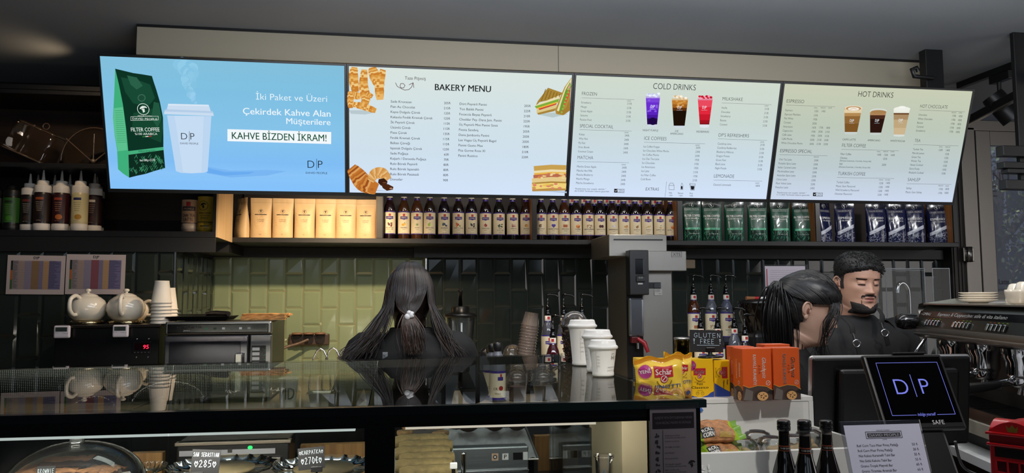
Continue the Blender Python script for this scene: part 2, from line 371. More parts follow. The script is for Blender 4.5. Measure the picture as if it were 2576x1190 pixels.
# outside the door: pavement and a street tree, with a lit facade beyond
struct(MB().box(3.2, 5.0, -.06, 14, 16, -.01, C('#5c5c60', .8, vary=.4, scale=4)), 'pavement')
b = MB().box(2, 13.4, 0, 15, 13.8, 9, C('#6d7280', .8, vary=.4, scale=1))
for k in range(8):
    for j in range(3): b.box(4 + 1.3 * k, 13.36, .9 + 2.3 * j, 4.8 + 1.3 * k, 13.4, 2.4 + 2.3 * j, C('#27303c', .1))
struct(b, 'street_facade_wall')
tr = thing('street_tree', 'leafy street tree outside the glass door', 'tree', (8.0, 9.2, 0))
b = MB(); b.tube([(0, 0, 0), (.05, 0, 1.2), (-.05, .05, 2.4), (.1, 0, 3.4)], [.14, .11, .09, .04], C('#4b3f33', .9, vary=.5), 10)
for a in range(6): b.tube([(0, 0, 1.6 + .2 * a), (.5 * math.cos(a * 1.9), .5 * math.sin(a * 1.9), 2.2 + .22 * a), (1.0 * math.cos(a * 1.9), 1.0 * math.sin(a * 1.9), 2.7 + .25 * a)], [.05, .035, .012], C('#4b3f33', .9, vary=.5), 6)
b.build('tree_trunk', tr)
b = MB(); rr = random.Random(3); lc = [C(h, .6) for h in ('#4e6a35', '#6b8443', '#3b5229', '#96994e')]
for k in range(4200):
    d = Vector((rr.gauss(0, 1), rr.gauss(0, 1), rr.gauss(0, 1))).normalized() * (1.5 * rr.random() ** .4); c = Vector((0, 0, 2.5)) + Vector((d.x, d.y, d.z * .9))
    u = Vector((rr.gauss(0, 1), rr.gauss(0, 1), rr.gauss(0, 1))).normalized() * .036; v = u.cross(Vector((rr.random(), rr.random(), rr.random()))).normalized() * .018
    b.add([tuple(c - u), tuple(c + v), tuple(c + u), tuple(c - v)], [(0, 1, 2, 3)], lc[k % 4])
b.build('foliage', tr)

# ------------------------------------------------------------------ shelf units on the wall
ZS = 1.83
su = thing('wall_shelf', 'long dark wall shelf under the menu screens, divided into four bays', 'shelf', (0, 4.33, ZS))
MB().box(-.852, 0, -.027, 3.47, .37, 0, SHELF, .002).build('shelf_board', su)
MB().box(-.852, 0, .40, 3.47, .37, .425, SHELF, .002).build('top_board', su)
MB().box(-.852, .352, 0, 3.45, .37, .40, DWOOD).build('back_panel', su)
for x0, x1 in ((-.085, -.05), (.785, .812), (1.65, 1.682), (2.52, 2.55), (3.44, 3.47)):
    b = MB().box(x0, 0, 0, x1, .35, .40, SHELF, .0015); b.box(x0 - .003, .012, .001, x0, .35, .40, OAK); b.box(x1, .012, .001, x1 + .003, .35, .40, DWOOD); b.build('divider', su)
ns = thing('niche_shelf', 'dark open shelf unit recessed in the left wall', 'shelf', (-.85, 3.97, ZS))
MB().box(-1.9, 0, -.03, 0, .36, 0, SHELF, .002).build('shelf_board', ns)
MB().box(-1.9, 0, .300, -.002, .36, .322, SHELF, .002).build('upper_board', ns)
MB().box(-1.9, 0, .655, 0, .36, .675, SHELF, .002).build('top_board', ns)
MB().box(-1.9, .345, 0, -.02, .36, .655, DWOOD).build('back_panel', ns)
MB().box(-.018, .0, 0, -.002, .355, .655, BLACK).box(-.002, .0, -.028, .006, .36, .675, CREAM).build('end_panel', ns)

ZS = 1.831
# ------------------------------------------------------------------ back counter
bc = thing('back_counter', 'long back counter along the tiled wall carrying the machines', 'counter', (0, 3.2, 0))
MB().box(-1.02, 0, 1.03, 3.6, 1.49, 1.06, C('#b3a184', .35, vary=.2, scale=8), .003).build('worktop', bc)
b = MB().box(-1.0, .04, .1, 3.6, 1.48, 1.03, C('#141415', .5)); b.build('base_cabinet', bc)
for k in range(5): MB().box(-.98 + k * .9, .018, .16, -.1 + k * .9, .04, 1.0, C('#17171a', .45), .003).build('cabinet_door', bc)
lc2 = thing('side_counter', 'short back counter under the teapots in front of the dark left wall', 'counter', (-1.88, 3.4, 0))
MB().box(-.85, 0, 1.03, .845, .555, 1.06, C('#b3a184', .35, vary=.2, scale=8), .003).build('worktop', lc2)
MB().box(-.85, .04, .1, .845, .55, 1.03, C('#141415', .5)).build('base_cabinet', lc2)
for k in range(2): MB().box(-.84 + k * .85, .018, .16, -.01 + k * .85, .04, 1.0, C('#17171a', .45), .003).build('cabinet_door', lc2)

# ------------------------------------------------------------------ glass display case
ZT = 1.30
F0, F1 = Vector((-1.35, 1.475)), Vector((.590, 1.447)); B0, B1 = Vector((-1.75, 2.47)), Vector((.590, 2.745))
dc = thing('display_case', 'long black glass fronted bakery display case with clear top', 'display case', (0, 0, 0))
BLK = C('#08080a', .3); EDGE = C('#1c2a2a', .15)
def lerp(a, b, t): return a + (b - a) * t
def fp(x): return lerp(F0, F1, (x - F0.x) / (F1.x - F0.x))
b = MB()
def bar(mb, a, c, z0, z1, wd, mat, back=True):
    """a straight rail on plan from a to c"""
    d = (c - a).normalized(); n = Vector((-d.y, d.x)) * wd
    p = [a, c, c + n, a + n]
    mb.add([(q.x, q.y, z) for z in (z0, z1) for q in p], [(3, 2, 1, 0), (4, 5, 6, 7), (0, 1, 5, 4), (1, 2, 6, 5), (2, 3, 7, 6), (3, 0, 4, 7)], mat)
bar(b, F0, F1 + Vector((.012, 0)), ZT - .012, ZT + .003, .02, EDGE)
bar(b, F0 + Vector((0, .006)), F1 + Vector((0, .006)), ZT - .028, ZT - .012, .05, BLK)
bar(b, F0 + Vector((0, .012)), F1 + Vector((0, .012)), ZT - .036, ZT - .026, .04, BLK)
p0, p1 = px(918, 1120, 1.47).x, px(993, 1120, 1.47).x
b.box(p0, 1.468, .35, p1, 1.56, ZT - .01, BLK)
b.box(.545, 1.455, .35, .592, 1.52, ZT - .01, BLK); b.box(-1.36, 1.47, .35, -1.30, 1.53, ZT - .01, BLK)
bar(b, B0, B1, ZT - .03, ZT - .004, -.02, BLK)
b.build('frame', dc)
MB().box(-1.36, 1.5, .02, .59, 2.40, .60, BLK).build('plinth', dc)
MB().box(-1.34, 1.50, .955, .585, 2.40, .97, C('#1b1a19', .3)).build('shelf', dc)
TOPG = GLASS('#d6ddd9', .80, 0.0, 1.52); 
def frit():
    """dots printed along the back of the glass, fading to the front"""
    m = bpy.data.materials.new('dotted_glass'); m.use_nodes = True; nt = m.node_tree; N = nt.nodes; L = nt.links; N.clear()
    tc = N.new('ShaderNodeTexCoord'); sp = N.new('ShaderNodeSeparateXYZ'); L.new(tc.outputs['UV'], sp.inputs[0])
    def ma(op, a, b_=None):
        n = N.new('ShaderNodeMath'); n.operation = op
        for k, q in enumerate((a, b_)):
            if q is None: continue
            if isinstance(q, (int, float)): n.inputs[k].default_value = q
            else: L.new(q, n.inputs[k])
        return n.outputs[0]
    fx = ma('SUBTRACT', ma('FRACT', ma('MULTIPLY', sp.outputs[0], 330.)), .5); fy = ma('SUBTRACT', ma('FRACT', ma('MULTIPLY', sp.outputs[1], 62.)), .5)
    d = ma('SQRT', ma('ADD', ma('MULTIPLY', fx, fx), ma('MULTIPLY', fy, fy)))
    rad = ma('MULTIPLY', ma('SUBTRACT', sp.outputs[1], .62), 1.0)
    inside = ma('LESS_THAN', d, rad)
    t = N.new('ShaderNodeBsdfTransparent'); t.inputs[0].default_value = lin('#cfd6d2'); di = N.new('ShaderNodeBsdfDiffuse'); di.inputs[0].default_value = lin('#b9c2c0')
    a = N.new('ShaderNodeMixShader'); L.new(inside, a.inputs[0]); L.new(t.outputs[0], a.inputs[1]); L.new(di.outputs[0], a.inputs[2])
    g = N.new('ShaderNodeBsdfGlossy'); g.inputs['Roughness'].default_value = 0; fr = N.new('ShaderNodeFresnel'); fr.inputs[0].default_value = 1.52
    k = N.new('ShaderNodeMixShader'); L.new(ma('MULTIPLY', fr.outputs[0], .8), k.inputs[0]); L.new(a.outputs[0], k.inputs[1]); L.new(g.outputs[0], k.inputs[2])
    o = N.new('ShaderNodeOutputMaterial'); L.new(k.outputs[0], o.inputs[0]); return m
FRIT = frit()
def pane(x0f, x1f, x0b, x1b, mat, uv=False):
    q = [fp(x0f), fp(x1f), lerp(B0, B1, (x1b - B0.x) / (B1.x - B0.x)), lerp(B0, B1, (x0b - B0.x) / (B1.x - B0.x))]
    mb = MB(); mb.add([(p.x, p.y, ZT) for p in q], [(0, 1, 2, 3)], mat); o = mb.build('top_pane', dc)
    if uv:
        l = o.data.uv_layers.new(name='UVMap'); 
        for k, c in enumerate(((0, 0), (1, 0), (1, 1), (0, 1))): l.data[k].uv = c
    return o
c1f, c1b = pz(421, 1040, ZT).x, pz(425, 918, ZT).x; c2f, c2b = pz(927, 1023, ZT).x, pz(951, 907, ZT).x
pane(F0.x, c1f - .001, B0.x, c1b - .001, TOPG); pane(c1f + .001, c2f - .001, c1b + .001, c2b - .001, TOPG)
q0, q1 = B0 + Vector((.01, -.025)), lerp(B0, B1, (c2b - B0.x) / (B1.x - B0.x)) + Vector((0, -.025)); mb = MB(); mb.add([(q0.x, q0.y, .99), (q1.x, q1.y, .99), (q1.x, q1.y, ZT - .006), (q0.x, q0.y, ZT - .006)], [(0, 1, 2, 3)], FRIT); o = mb.build('dotted_back_pane', dc); l = o.data.uv_layers.new(name='UVMap')
for k, c in enumerate(((0, 0), (1, 0), (1, 1), (0, 1))): l.data[k].uv = c
pane(c2f + .001, F1.x, c2b + .001, .590, TOPG)
FRG = GLASS('#e6ecea', .8, 0., 1.45)
def fpane(x0, x1):
    mb = MB(); a, c = fp(x0), fp(x1); mb.add([(a.x, a.y + .016, .6), (c.x, c.y + .016, .6), (c.x, c.y + .016, ZT - .03), (a.x, a.y + .016, ZT - .03)], [(0, 1, 2, 3)], FRG); mb.build('front_pane', dc)
cx = px(424, 1120, 1.48).x; fpane(-1.30, cx - .001); fpane(cx + .001, p0); fpane(p1, .545)
MB().box(.585, 1.52, .35, .592, 2.735, ZT - .006, BLK).build('end_panel', dc)
MB().box(-1.36, 2.35, .02, .585, 2.38, .955, BLK).build('back_board', dc)
b = MB(); bar(b, Vector((-1.3, 1.535)), Vector((p0 - .02, 1.52)), ZT - .049, ZT - .037, .016, E('#dfe8e4', .75)); bar(b, Vector((p1 + .02, 1.52)), Vector((.40, 1.515)), ZT - .049, ZT - .037, .016, E('#f0e2d0', .8)); b.build('edge_glow', dc)  # glowing bars added in place of the lit glass edge under the rim
OAK2 = WOOD('#86623a', '#a57f4a', 6, 2, .4)
MB().box(-.262, 2.40, .60, -.05, 2.43, 1.07, OAK2).build('back_panel', dc); MB().box(.44, 2.40, .60, .575, 2.43, 1.075, OAK2).build('back_panel', dc); MB().box(-.735, 2.40, .60, -.645, 2.43, 1.062, OAK2).build('back_panel', dc)
MB().box(px(1470, 1100, 1.6).x - .004, 1.54, .98, px(1470, 1100, 1.6).x, 1.95, 1.24, FRG).build('partition', dc)
l = light('case_lamp', 'AREA', (-.72, 1.63, ZT - .05), (-.72, 1.95, 1.0), 7, (1, .90, .78), 1.1, .06); l = light('case_lamp', 'AREA', (.28, 1.60, ZT - .05), (.28, 1.9, .9), 1.3, (1, .9, .78), .5, .05)
# ------------------------------------------------------------------ the four menu screens
SW, SH, GAP, TILT = .941, .529, .0188, .3231
SX0, SY0, SZ0 = -1.1408, 3.3757, CZ + .4538
class Scr:
    """reads positions in a straight-on view of one screen and places them on its face (x right, z up)"""
    def __init__(s, corners):
        A = []; 
        for (x, y), (u, v) in zip(corners, ((0, SH), (SW, SH), (SW, 0), (0, 0))):
            A.append([x, y, 1, 0, 0, 0, -u * x, -u * y, -u]); A.append([0, 0, 0, x, y, 1, -v * x, -v * y, -v])
        s.H = np.linalg.svd(np.array(A))[2][-1].reshape(3, 3); s.b = MB(); s.L = .0006
    def p(s, x, y):
        q = s.H @ np.array([x, y, 1.]); return (q[0] / q[2], q[1] / q[2])
    def up(s): s.L += .00025
    def poly(s, pts, mat, lay=0): s.b.poly([s.p(*q) for q in pts], mat, s.L + lay)
    def line(s, pts, wd, mat, lay=0): s.b.line([s.p(*q) for q in pts], wd, mat, s.L + lay)
    def t(s, x, y, body, h, mat, x1=None, align='L', lay=.0012, **k):
        u, v = s.p(x, y); u2, v2 = s.p(x, y - h)
        hh = math.hypot(u2 - u, v2 - v)
        if x1 is not None: k['width'] = abs(s.p(x1, y)[0] - u)
        s.b.text(body, mat, u, v, hh, s.L + lay, align, **k)
    def oval(s, x, y, rx, ry, mat, lay=0, n=20):
        s.poly([(x + rx * math.cos(2 * PI * k / n), y + ry * math.sin(2 * PI * k / n)) for k in range(n)], mat, lay)
def screen(i, corners, grad, label):
    sc = Scr(corners)
    o = thing('menu_screen', label, 'menu screen', (SX0 + i * (SW + GAP), SY0, SZ0), group='menu screens over the counter', rx=TILT)
    bz = .0085
    b = MB(); b.box(-bz, .002, -bz - .006, SW + bz, .035, SH + bz, C('#0c0c0d', .4), .002); b.box(.15, .03, .08, SW - .15, .075, SH - .12, BLACK, .01)
    for x0, z0, x1, z1 in ((-bz, -bz - .006, SW + bz, 0), (-bz, SH, SW + bz, SH + bz), (-bz, 0, 0, SH), (SW, 0, SW + bz, SH)): b.box(x0, -.004, z0, x1, .004, z1, C('#0c0c0d', .4))
    b.build('housing', o)
    sc.b.add([(0, 0, 0), (SW, 0, 0), (SW, 0, SH), (0, 0, SH)], [(0, 1, 2, 3)], EGRAD(grad))
    return sc, o
INK = C('#141416', .6, spec=.1); INK2 = C('#3a3c40', .6, spec=.1)
# -- screen 1: the coffee offer
s, so = screen(0, [(25, 57), (2022, 152), (2035, 1167), (107, 1133)], [(0, '#84c1fb'), (.13, '#8ac4f8'), (.22, '#7fbdf4'), (.45, '#86c3ea'), (.75, '#7fc0e2'), (1, '#83bfdb')], 'menu screen at the end by the dark niche, showing a green coffee bag on blue')
W1 = E('#eef6fb'); W2 = E('#c9e2f6'); GN = C('#15633f', .5, spec=.1)
b = [E('#9dc9ea'), E('#a9cfee')]
q0 = random.Random(2)
for k in range(60):
    t = k / 59; x = 690 + 120 * t + 45 * math.sin(5 * t) * (1 - t); y = 120 + 310 * t; r = 46 * (1 - t) + 14; s.oval(x + q0.uniform(-r, r), y + q0.uniform(-18, 18), r * q0.uniform(.5, 1), r * q0.uniform(.6, 1.1), E(['#84c2e2', '#88c5e4', '#8cc8e6', '#90cbe8'][k % 4] if t < .8 else ['#8cc6e9', '#93cbec', '#98ceed', '#8fc9eb'][k % 4]), .000004 * k, 14)
s.up()
s.poly([(905, 955), (1100, 990), (1400, 985), (1560, 995), (1400, 1030), (1100, 1045), (905, 1010)], E('#7ab6f2')); s.up(); s.poly([(905, 965), (1050, 1000), (1300, 1000), (1250, 1018), (1050, 1030), (905, 1005)], E('#6aabf0')); s.up()
# paper cup
s.poly([(578, 540), (942, 548), (912, 995), (880, 1006), (780, 1011), (690, 1006), (650, 992)], E('#bcd6f1')); s.up()
s.poly([(640, 545), (880, 548), (860, 1003), (780, 1009), (710, 1003)], E('#c6dcf3')); s.up()
s.poly([(553, 530), (962, 547), (955, 512), (938, 508), (920, 456), (588, 446), (577, 490), (558, 495)], E('#c9dcf0')); s.up()
s.poly([(558, 495), (577, 490), (938, 508), (955, 514), (957, 524), (557, 508)], E('#b4cde8')); s.poly([(588, 446), (920, 456), (922, 468), (586, 460)], E('#d9e7f5'), .0002); s.up()
def dp(x, y0, y1, w_, mat, sub=None, subw=0, lw=.0026):
    """the two-letter mark with its tall bar, x = bar"""
    yc0, yc1 = y0 + (y1 - y0) * .17, y1 - (y1 - y0) * .17; h = yc1 - yc0
    s.t(x - w_ * .23, yc1, 'D', h, mat, align='R', width=None, off=-.012, res=4); s.t(x + w_ * .14, yc1, 'P', h, mat, off=-.012, res=4); s.line([(x, y0), (x, y1)], lw * .6, mat, .0012)
    if sub: s.t(x, y1 + sub[1], sub[0], sub[2], mat, align='C', width=subw and abs(s.p(x + subw, y1)[0] - s.p(x, y1)[0]))
dp(762, 670, 750, 70, INK, ('DAVID PEOPLE', 25, 14), 148); dp(1803, 895, 985, 80, INK, ('DAVID PEOPLE', 32, 15), 174)
# coffee bag
s.poly([(152, 160), (145, 330), (132, 560), (145, 700), (165, 820), (172, 975), (215, 1012), (265, 1044), (300, 800), (260, 500), (185, 280)], E('#3fae7a')); s.up()
s.poly([(140, 480), (215, 470), (235, 640), (250, 820), (170, 830), (147, 700), (134, 570)], E('#5bc08d')); s.up()
for k in range(16): s.line([(150 + k * 1.2, 500 + k * 17), (212 + k * 2, 500 + k * 17)], .0012, E('#2b7a55'), .0003)
s.poly([(152, 160), (300, 196), (380, 208), (455, 221), (470, 270), (492, 335), (520, 430), (545, 555), (548, 700), (548, 800), (562, 966), (480, 988), (400, 1014), (330, 1028), (265, 1044), (258, 830), (240, 640), (215, 450), (182, 285)], E('#0d3325')); s.up()
s.poly([(200, 230), (330, 250), (440, 290), (480, 400), (420, 470), (300, 440), (235, 350)], E('#174934')); s.poly([(300, 520), (520, 470), (544, 640), (530, 760), (380, 700), (290, 650)], E('#15452f')); s.up()
s.poly([(250, 215), (330, 232), (380, 300), (330, 330), (280, 290)], E('#2a5f48')); s.poly([(470, 430), (512, 440), (535, 560), (500, 640), (450, 560)], E('#22573f')); s.up()
s.poly([(258, 828), (548, 795), (550, 820), (260, 858)], E('#46ad7c')); s.poly([(260, 858), (550, 820), (562, 966), (480, 988), (400, 1014), (330, 1028), (265, 1044)], E('#0e2b20')); s.up()
rr = random.Random(5)
for k in range(34):
    x, y = rr.uniform(275, 545), rr.uniform(865, 1000); y = min(y, 1015 - (x - 270) * .2)
    for dx, dy, L in ((0, 0, 34), (14, 8, 26), (8, -10, 18)):
        a = rr.choice((1.05, -1.0)); s.line([(x + dx - L * .5 * math.cos(a), y + dy - L * .5 * math.sin(a)), (x + dx + L * .5 * math.cos(a) * .6, y + dy + L * .5 * math.sin(a) * .6)], .0016, E('#3e8e66'), .0003)
s.up(); CRM = E('#dfe9e2')
s.oval(370, 397, 33, 30, E('#3c6a55')); s.oval(370, 397, 26, 23, E('#1d4a37'), .0003); s.up()
u, v = s.p(384, 488); bust_logo(s.b, u, v, abs(s.p(432, 488)[0] - u), CRM, s.L + .0008)
s.line([(282, 548), (508, 546), (508, 576), (282, 580), (282, 548)], .0012, CRM, .0008); s.t(295, 572, 'DAVID PEOPLE', 17, CRM, 498); s.t(340, 545, 'INDULGE YOURSELF', 8, CRM, 456)
s.t(284, 668, 'FILTER COFFEE', 31, CRM, 519, off=.016, rot=.03); s.t(315, 697, '%100 ARABICA', 18, CRM, 500, rot=.03)
for k, h in enumerate(('#3a8a3c', '#e6e6e6', '#c03a34')): s.line([(378 + 25 * k, 712 - k * 1.5), (400 + 25 * k, 710 - k * 1.5)], .003, E(h), .0008)
s.t(347, 838, 'FRESH ROASTED', 16, E('#12543a'), 487, rot=.06); s.t(356, 912, 'Net: 1000g e (2.2 lb)', 17, CRM, 482, rot=.08, off=.01)
s.t(1308, 416, 'İki Paket ve Üzeri', 50, W1, 1885, off=-.008, res=4); s.t(1203, 532, 'Çekirdek Kahve Alan', 50, W1, 1914, off=.014, res=4); s.t(1556, 613, 'Müşterilere', 47, W1, 1914, off=.014, res=4)
s.poly([(1075, 653), (1920, 680), (1920, 777), (1075, 750)], E('#f2f8fc')); s.t(1113, 732, 'KAHVE BİZDEN İKRAM!', 55, GN, 1882, off=.012, res=4)
s.b.build('display', so)
# -- screen 2: bakery
s, so = screen(1, [(40, 65), (1925, 142), (1866, 1162), (55, 1135)], [(0, '#d3e4fb'), (.3, '#cfe0ee'), (.7, '#d3e2e6'), (1, '#d9e4de')], 'menu screen headed BAKERY MENU with pastry pictures in its corners')
def crois(pts, r0, cols, seed=0):
    """a rolled pastry drawn as overlapping bands along a path"""
    P = spline([(a, 0, b_) for a, b_ in pts], 5); n = len(P)
    for k in range(n - 1):
        d = (P[k + 1] - P[k]).normalized(); t = k / (n - 1); r = r0 * (.55 + .75 * math.sin(PI * (.12 + .76 * t))); q = Vector((-d.z, 0, d.x)); e = d * r0 * .55
        a = P[k] + q * r - e; c = P[k] - q * r - e; f = P[k + 1] + q * r * .96 + e; g = P[k + 1] - q * r * .96 + e
        m1 = (a + f) / 2 + q * r * .12; m2 = (c + g) / 2 - q * r * .12
        s.poly([(a.x, a.z), (m1.x, m1.z), (f.x, f.z), (g.x, g.z), (m2.x, m2.z), (c.x, c.z)], E(cols[(k + seed) % len(cols)])); s.L += .00005
        h = P[k] + q * r * .35; s.oval(h.x, h.z, r * .35, r * .28, E(cols[(k + seed + 1) % len(cols)]), .00003, 8)
TAN = ['#d99a45', '#e8b566', '#cf8a38', '#f0c983', '#c97f30']
s.poly([(42, 440), (200, 440), (270, 458), (180, 476), (60, 470)], E('#b9c9cf')); s.up()
for pts, r, sd in (([(85, 70), (78, 160), (95, 270)], 36, 0), ([(60, 300), (95, 315), (130, 320)], 28, 2), ([(170, 110), (165, 230), (185, 330), (175, 385)], 36, 1), ([(240, 75), (252, 130), (275, 205)], 38, 3), ([(325, 110), (300, 210), (305, 335)], 36, 2), ([(52, 290), (55, 350), (58, 410)], 24, 0), ([(85, 390), (160, 405), (260, 440)], 26, 1), ([(200, 300), (235, 320)], 18, 3)):
    crois([(max(x, 50), max(y, 90)) for x, y in pts], r * .82, TAN, sd); s.up()
s.poly([(60, 1105), (300, 1122), (420, 1125), (300, 1112)], E('#b5c6d8')); s.up()
BRN = ['#b5672a', '#d08a3e', '#9c4f1f', '#dca05a', '#c2742f']
crois([(85, 945), (130, 1000), (180, 1060), (260, 1095)], 52, BRN); s.up(); crois([(240, 1020), (270, 975), (330, 970), (370, 1010)], 34, ['#d8a05a', '#e7bd80', '#cf9048'], 1); s.up()
s.poly([(300, 1020), (345, 1012), (375, 1040), (365, 1080), (320, 1075), (295, 1050)], E('#3a1d10')); s.poly([(320, 1060), (380, 1062), (425, 1085), (420, 1108), (370, 1118), (335, 1095)], E('#4a2615'), .0002); s.oval(405, 1098, 14, 6, E('#b98a6c'), .0004); s.oval(350, 1050, 18, 4, E('#7c4a30'), .0004); s.up()
# cut sandwiches, upper right
def sand(pts, seed):
    s.poly(pts, E('#b08d3c')); s.up()
s.poly([(1620, 470), (1800, 455), (1890, 470), (1760, 500)], E('#b9c9c8')); s.up()
s.poly([(1720, 248), (1845, 292), (1800, 335), (1650, 370), (1615, 405), (1635, 360)], E('#a88538')); s.up()
for k in range(6): s.line([(1700 + k * 24, 262 + k * 8), (1665 + k * 30, 355 - k * 6)], .003, E('#7c5f22'), .0001)
s.poly([(1615, 395), (1820, 310), (1825, 335), (1640, 415)], E('#e8dcae')); s.poly([(1608, 405), (1815, 340), (1805, 372), (1625, 425)], E('#7fae3c'), .0002); s.poly([(1625, 420), (1800, 365), (1795, 380), (1640, 432)], E('#f0b83c'), .0003); s.poly([(1640, 425), (1795, 378), (1790, 390), (1650, 436)], E('#c8483a'), .0004)
s.up(); s.poly([(1625, 430), (1795, 390), (1790, 425), (1640, 475), (1625, 460)], E('#dcc98a')); s.poly([(1630, 462), (1790, 420), (1775, 445), (1640, 476)], E('#a8843a'), .0002); s.up()
s.poly([(1918, 160), (1860, 240), (1830, 310), (1780, 440), (1790, 470), (1850, 480), (1905, 440), (1908, 300)], E('#b08d3c')); s.up()
s.poly([(1918, 165), (1870, 235), (1840, 310), (1795, 440), (1820, 450), (1868, 330), (1910, 230)], E('#e6dba6')); s.up()
s.poly([(1905, 200), (1868, 265), (1830, 380), (1812, 450), (1838, 440), (1880, 320), (1915, 240)], E('#6f9a33')); s.up(); s.poly([(1910, 240), (1880, 300), (1850, 390), (1862, 400), (1900, 310)], E('#d2583c')); s.poly([(1902, 215), (1880, 262), (1890, 270), (1908, 235)], E('#e8a09a'), .0002); s.up()
for k in range(9): s.oval(1835 + k * 9, 455 - k * 28, 9, 8, E('#8fb84a'), .0003, 8)
s.poly([(1800, 455), (1850, 476), (1905, 440), (1907, 330), (1870, 420)], E('#a37d33')); s.up()
# toasted stack, lower right
s.poly([(1590, 1100), (1880, 1122), (1880, 1135), (1600, 1112)], E('#b5c6da')); s.up()
for y, h, c1 in ((900, 42, '#c8a052'), (940, 30, '#ecdcae'), (960, 20, '#e7b24a'), (975, 36, '#b96a4e'), (1003, 42, '#e3c88a'), (1040, 14, '#a9813a'), (1052, 50, '#f0d27a'), (1096, 16, '#b98f4a')):
    xo = rr.uniform(-6, 6); s.poly([(1600 - (y > 990) * 18 + xo, y + 8), (1750, y - 4), (1876, y), (1872, y + h), (1740, y + h + 4), (1604 - (y > 990) * 18 + xo, y + h + 8)], E(c1)); s.up()
for k in range(14): s.oval(rr.uniform(1610, 1860), rr.uniform(968, 1010), rr.uniform(10, 26), rr.uniform(6, 13), E(rr.choice(['#e7c98a', '#c9765a', '#f0d69a', '#d99048'])), .0001 * k, 8)
for k in range(14): s.oval(rr.uniform(1600, 1855), rr.uniform(1056, 1098), rr.uniform(10, 26), rr.uniform(6, 12), E(rr.choice(['#f4dc92', '#d9866a', '#e9c25c', '#caa050'])), .0001 * k, 8)
s.up()
s.t(514, 177, 'Taze Pişmiş', 26, C('#3a2c2c', .6, spec=.1), 690, res=3)
s.line([(436, 206), (450, 235), (475, 250), (505, 248), (516, 228), (500, 211), (480, 212), (474, 232), (485, 255), (515, 268), (550, 262), (572, 240), (584, 205)], .0022, C('#4a2f2c', .6, spec=.1), .001); s.line([(550, 222), (584, 205), (590, 246)], .0022, C('#4a2f2c', .6, spec=.1), .001)
s.t(768, 267, 'BAKERY MENU', 52, INK, 1238, off=.030, res=4)
L1 = ['Sade Kruvasan', 'Pain Au Chocolat', 'Kayısı Dolgulu Çörek', 'Kakaolu Fındık Kremalı Çörek', 'İki Peynirli Çörek', 'Üzümlü Çörek', 'Pizza Çörek', 'Fındık Kremalı Çörek', 'Balkan Çöreği', 'Ispanak Dolgulu Çörek', 'Sade Poğaça', 'Kaşarlı / Dereotlu Poğaça', 'Rulo Börek Peynirli', 'Rulo Börek Ispanaklı', 'Rulo Börek Patatesli', 'Donutlar']
P1 = '205 215 125 125 115 115 135 115 115 125 65 70 80 80 80 90'.split()
E1 = [572, 602, 646, 750, 600, 566, 535, 646, 561, 664, 547, 698, 624, 637, 636, 502]
for k in range(16):
    s.t(397, 372 + 43.73 * k, L1[k], 19.5, INK2, E1[k], off=.006); s.t(900 - k * 1.1, 387 + 43.3 * k, P1[k] + '₺', 19, INK2, align='R', off=.006)
L2 = ['Dört Peynirli Panini', 'Ton Balıklı Panini', 'Focaccia Beyaz Peynirli', 'Cheddar Pey. Dana Jam. Panini', 'Üç Peynirli Mini Panini Simit', 'Fiesta Sandviç', 'Dana Jambonlu Panini', 'Las Vegas Üç Peynirli Bagel', 'Panini Gusto Max', 'Pisa Gurme Roze Xl', 'Panini Rustico']
E2 = [1204, 1176, 1245, 1330, 1298, 1136, 1225, 1284, 1174, 1192, 1130]
for k, pr in enumerate('205 225 210 225 195 205 205 205 180 210 220'.split()):
    s.t(976 - .8 * k, 392 + 43.6 * k, L2[k], 19.5, INK2, E2[k], off=.006); s.t(1573 - 1.9 * k, 411 + 43.1 * k, pr + '₺', 19, INK2, align='R', off=.006)
s.b.build('display', so)
def heads(L):
    for x, y, tx, h, x1, rx0, ry0, rx1, ry1 in L:
        s.t(x, y, tx, h, INK, x1, off=-.012, res=4); s.line([(rx0, ry0), (rx1, ry1)], .0010, INK2, .001)
# -- screen 3: cold drinks
s, so = screen(2, [(100, 46), (1950, 110), (1818, 1152), (33, 1128)], [(0, '#d3e2fa'), (.3, '#cbdce9'), (.65, '#cad8d3'), (1, '#d0dacd')], 'menu screen headed COLD DRINKS with purple, brown and red glasses')
s.t(792, 164, 'COLD DRINKS', 52, INK, 1178, off=-.008, res=4)
heads([(150, 224, 'FROZEN', 30, 285, 150, 248, 622, 262), (131, 514, 'SPECIAL COCKTAIL', 30, 434, 130, 534, 598, 545), (112, 797, 'MATCHA', 30, 252, 110, 820, 574, 828), (712, 622, 'ICE COFFEES', 30, 913, 712, 644, 1261, 656), (1420, 264, 'MILKSHAKE', 30, 1604, 1415, 288, 1866, 301), (1385, 591, "DP'S REFRESHERS", 30, 1660, 1380, 611, 1826, 623), (1342, 959, 'LEMONADE', 30, 1525, 1340, 982, 1780, 990)])
def rows(x, y, dx, dy, names, px_, pdx, price, h=18, cond=.8):
    for k, n in enumerate(names):
        s.t(x + dx * k, y + dy * k, n, h, INK2, off=-.003, cond=cond)
        pr = price[k] if isinstance(price, list) else price
        if pr: s.t(px_ + pdx * k, y + dy * k + 10, pr + '₺', h, INK2, align='R', cond=cond, off=-.003)
def lg(x, y, tx='LARGE'): s.t(x, y, tx, 10, INK2, align='C', cond=.9)
rows(144, 298, -2.6, 38.4, ['Strawberry', 'Mango', 'Green Apple', 'Satsuma', 'Passion Fruit'], 599, -3, '215'); lg(575, 279)
rows(126, 584, -2.6, 38.1, ['Kitkat', 'Why Nut', 'Fly Nut', 'Oreo Bomb', 'Coconut Cream'], 577, -3.3, '240'); lg(551, 563)
rows(107, 872, -2.4, 36.8, ['Matcha Green Apple', 'Matcha Hot Milk', 'Matcha Blueberry', 'Matcha Mango', 'Matcha Strawberry'], 553, -3.3, '240'); lg(527, 851)
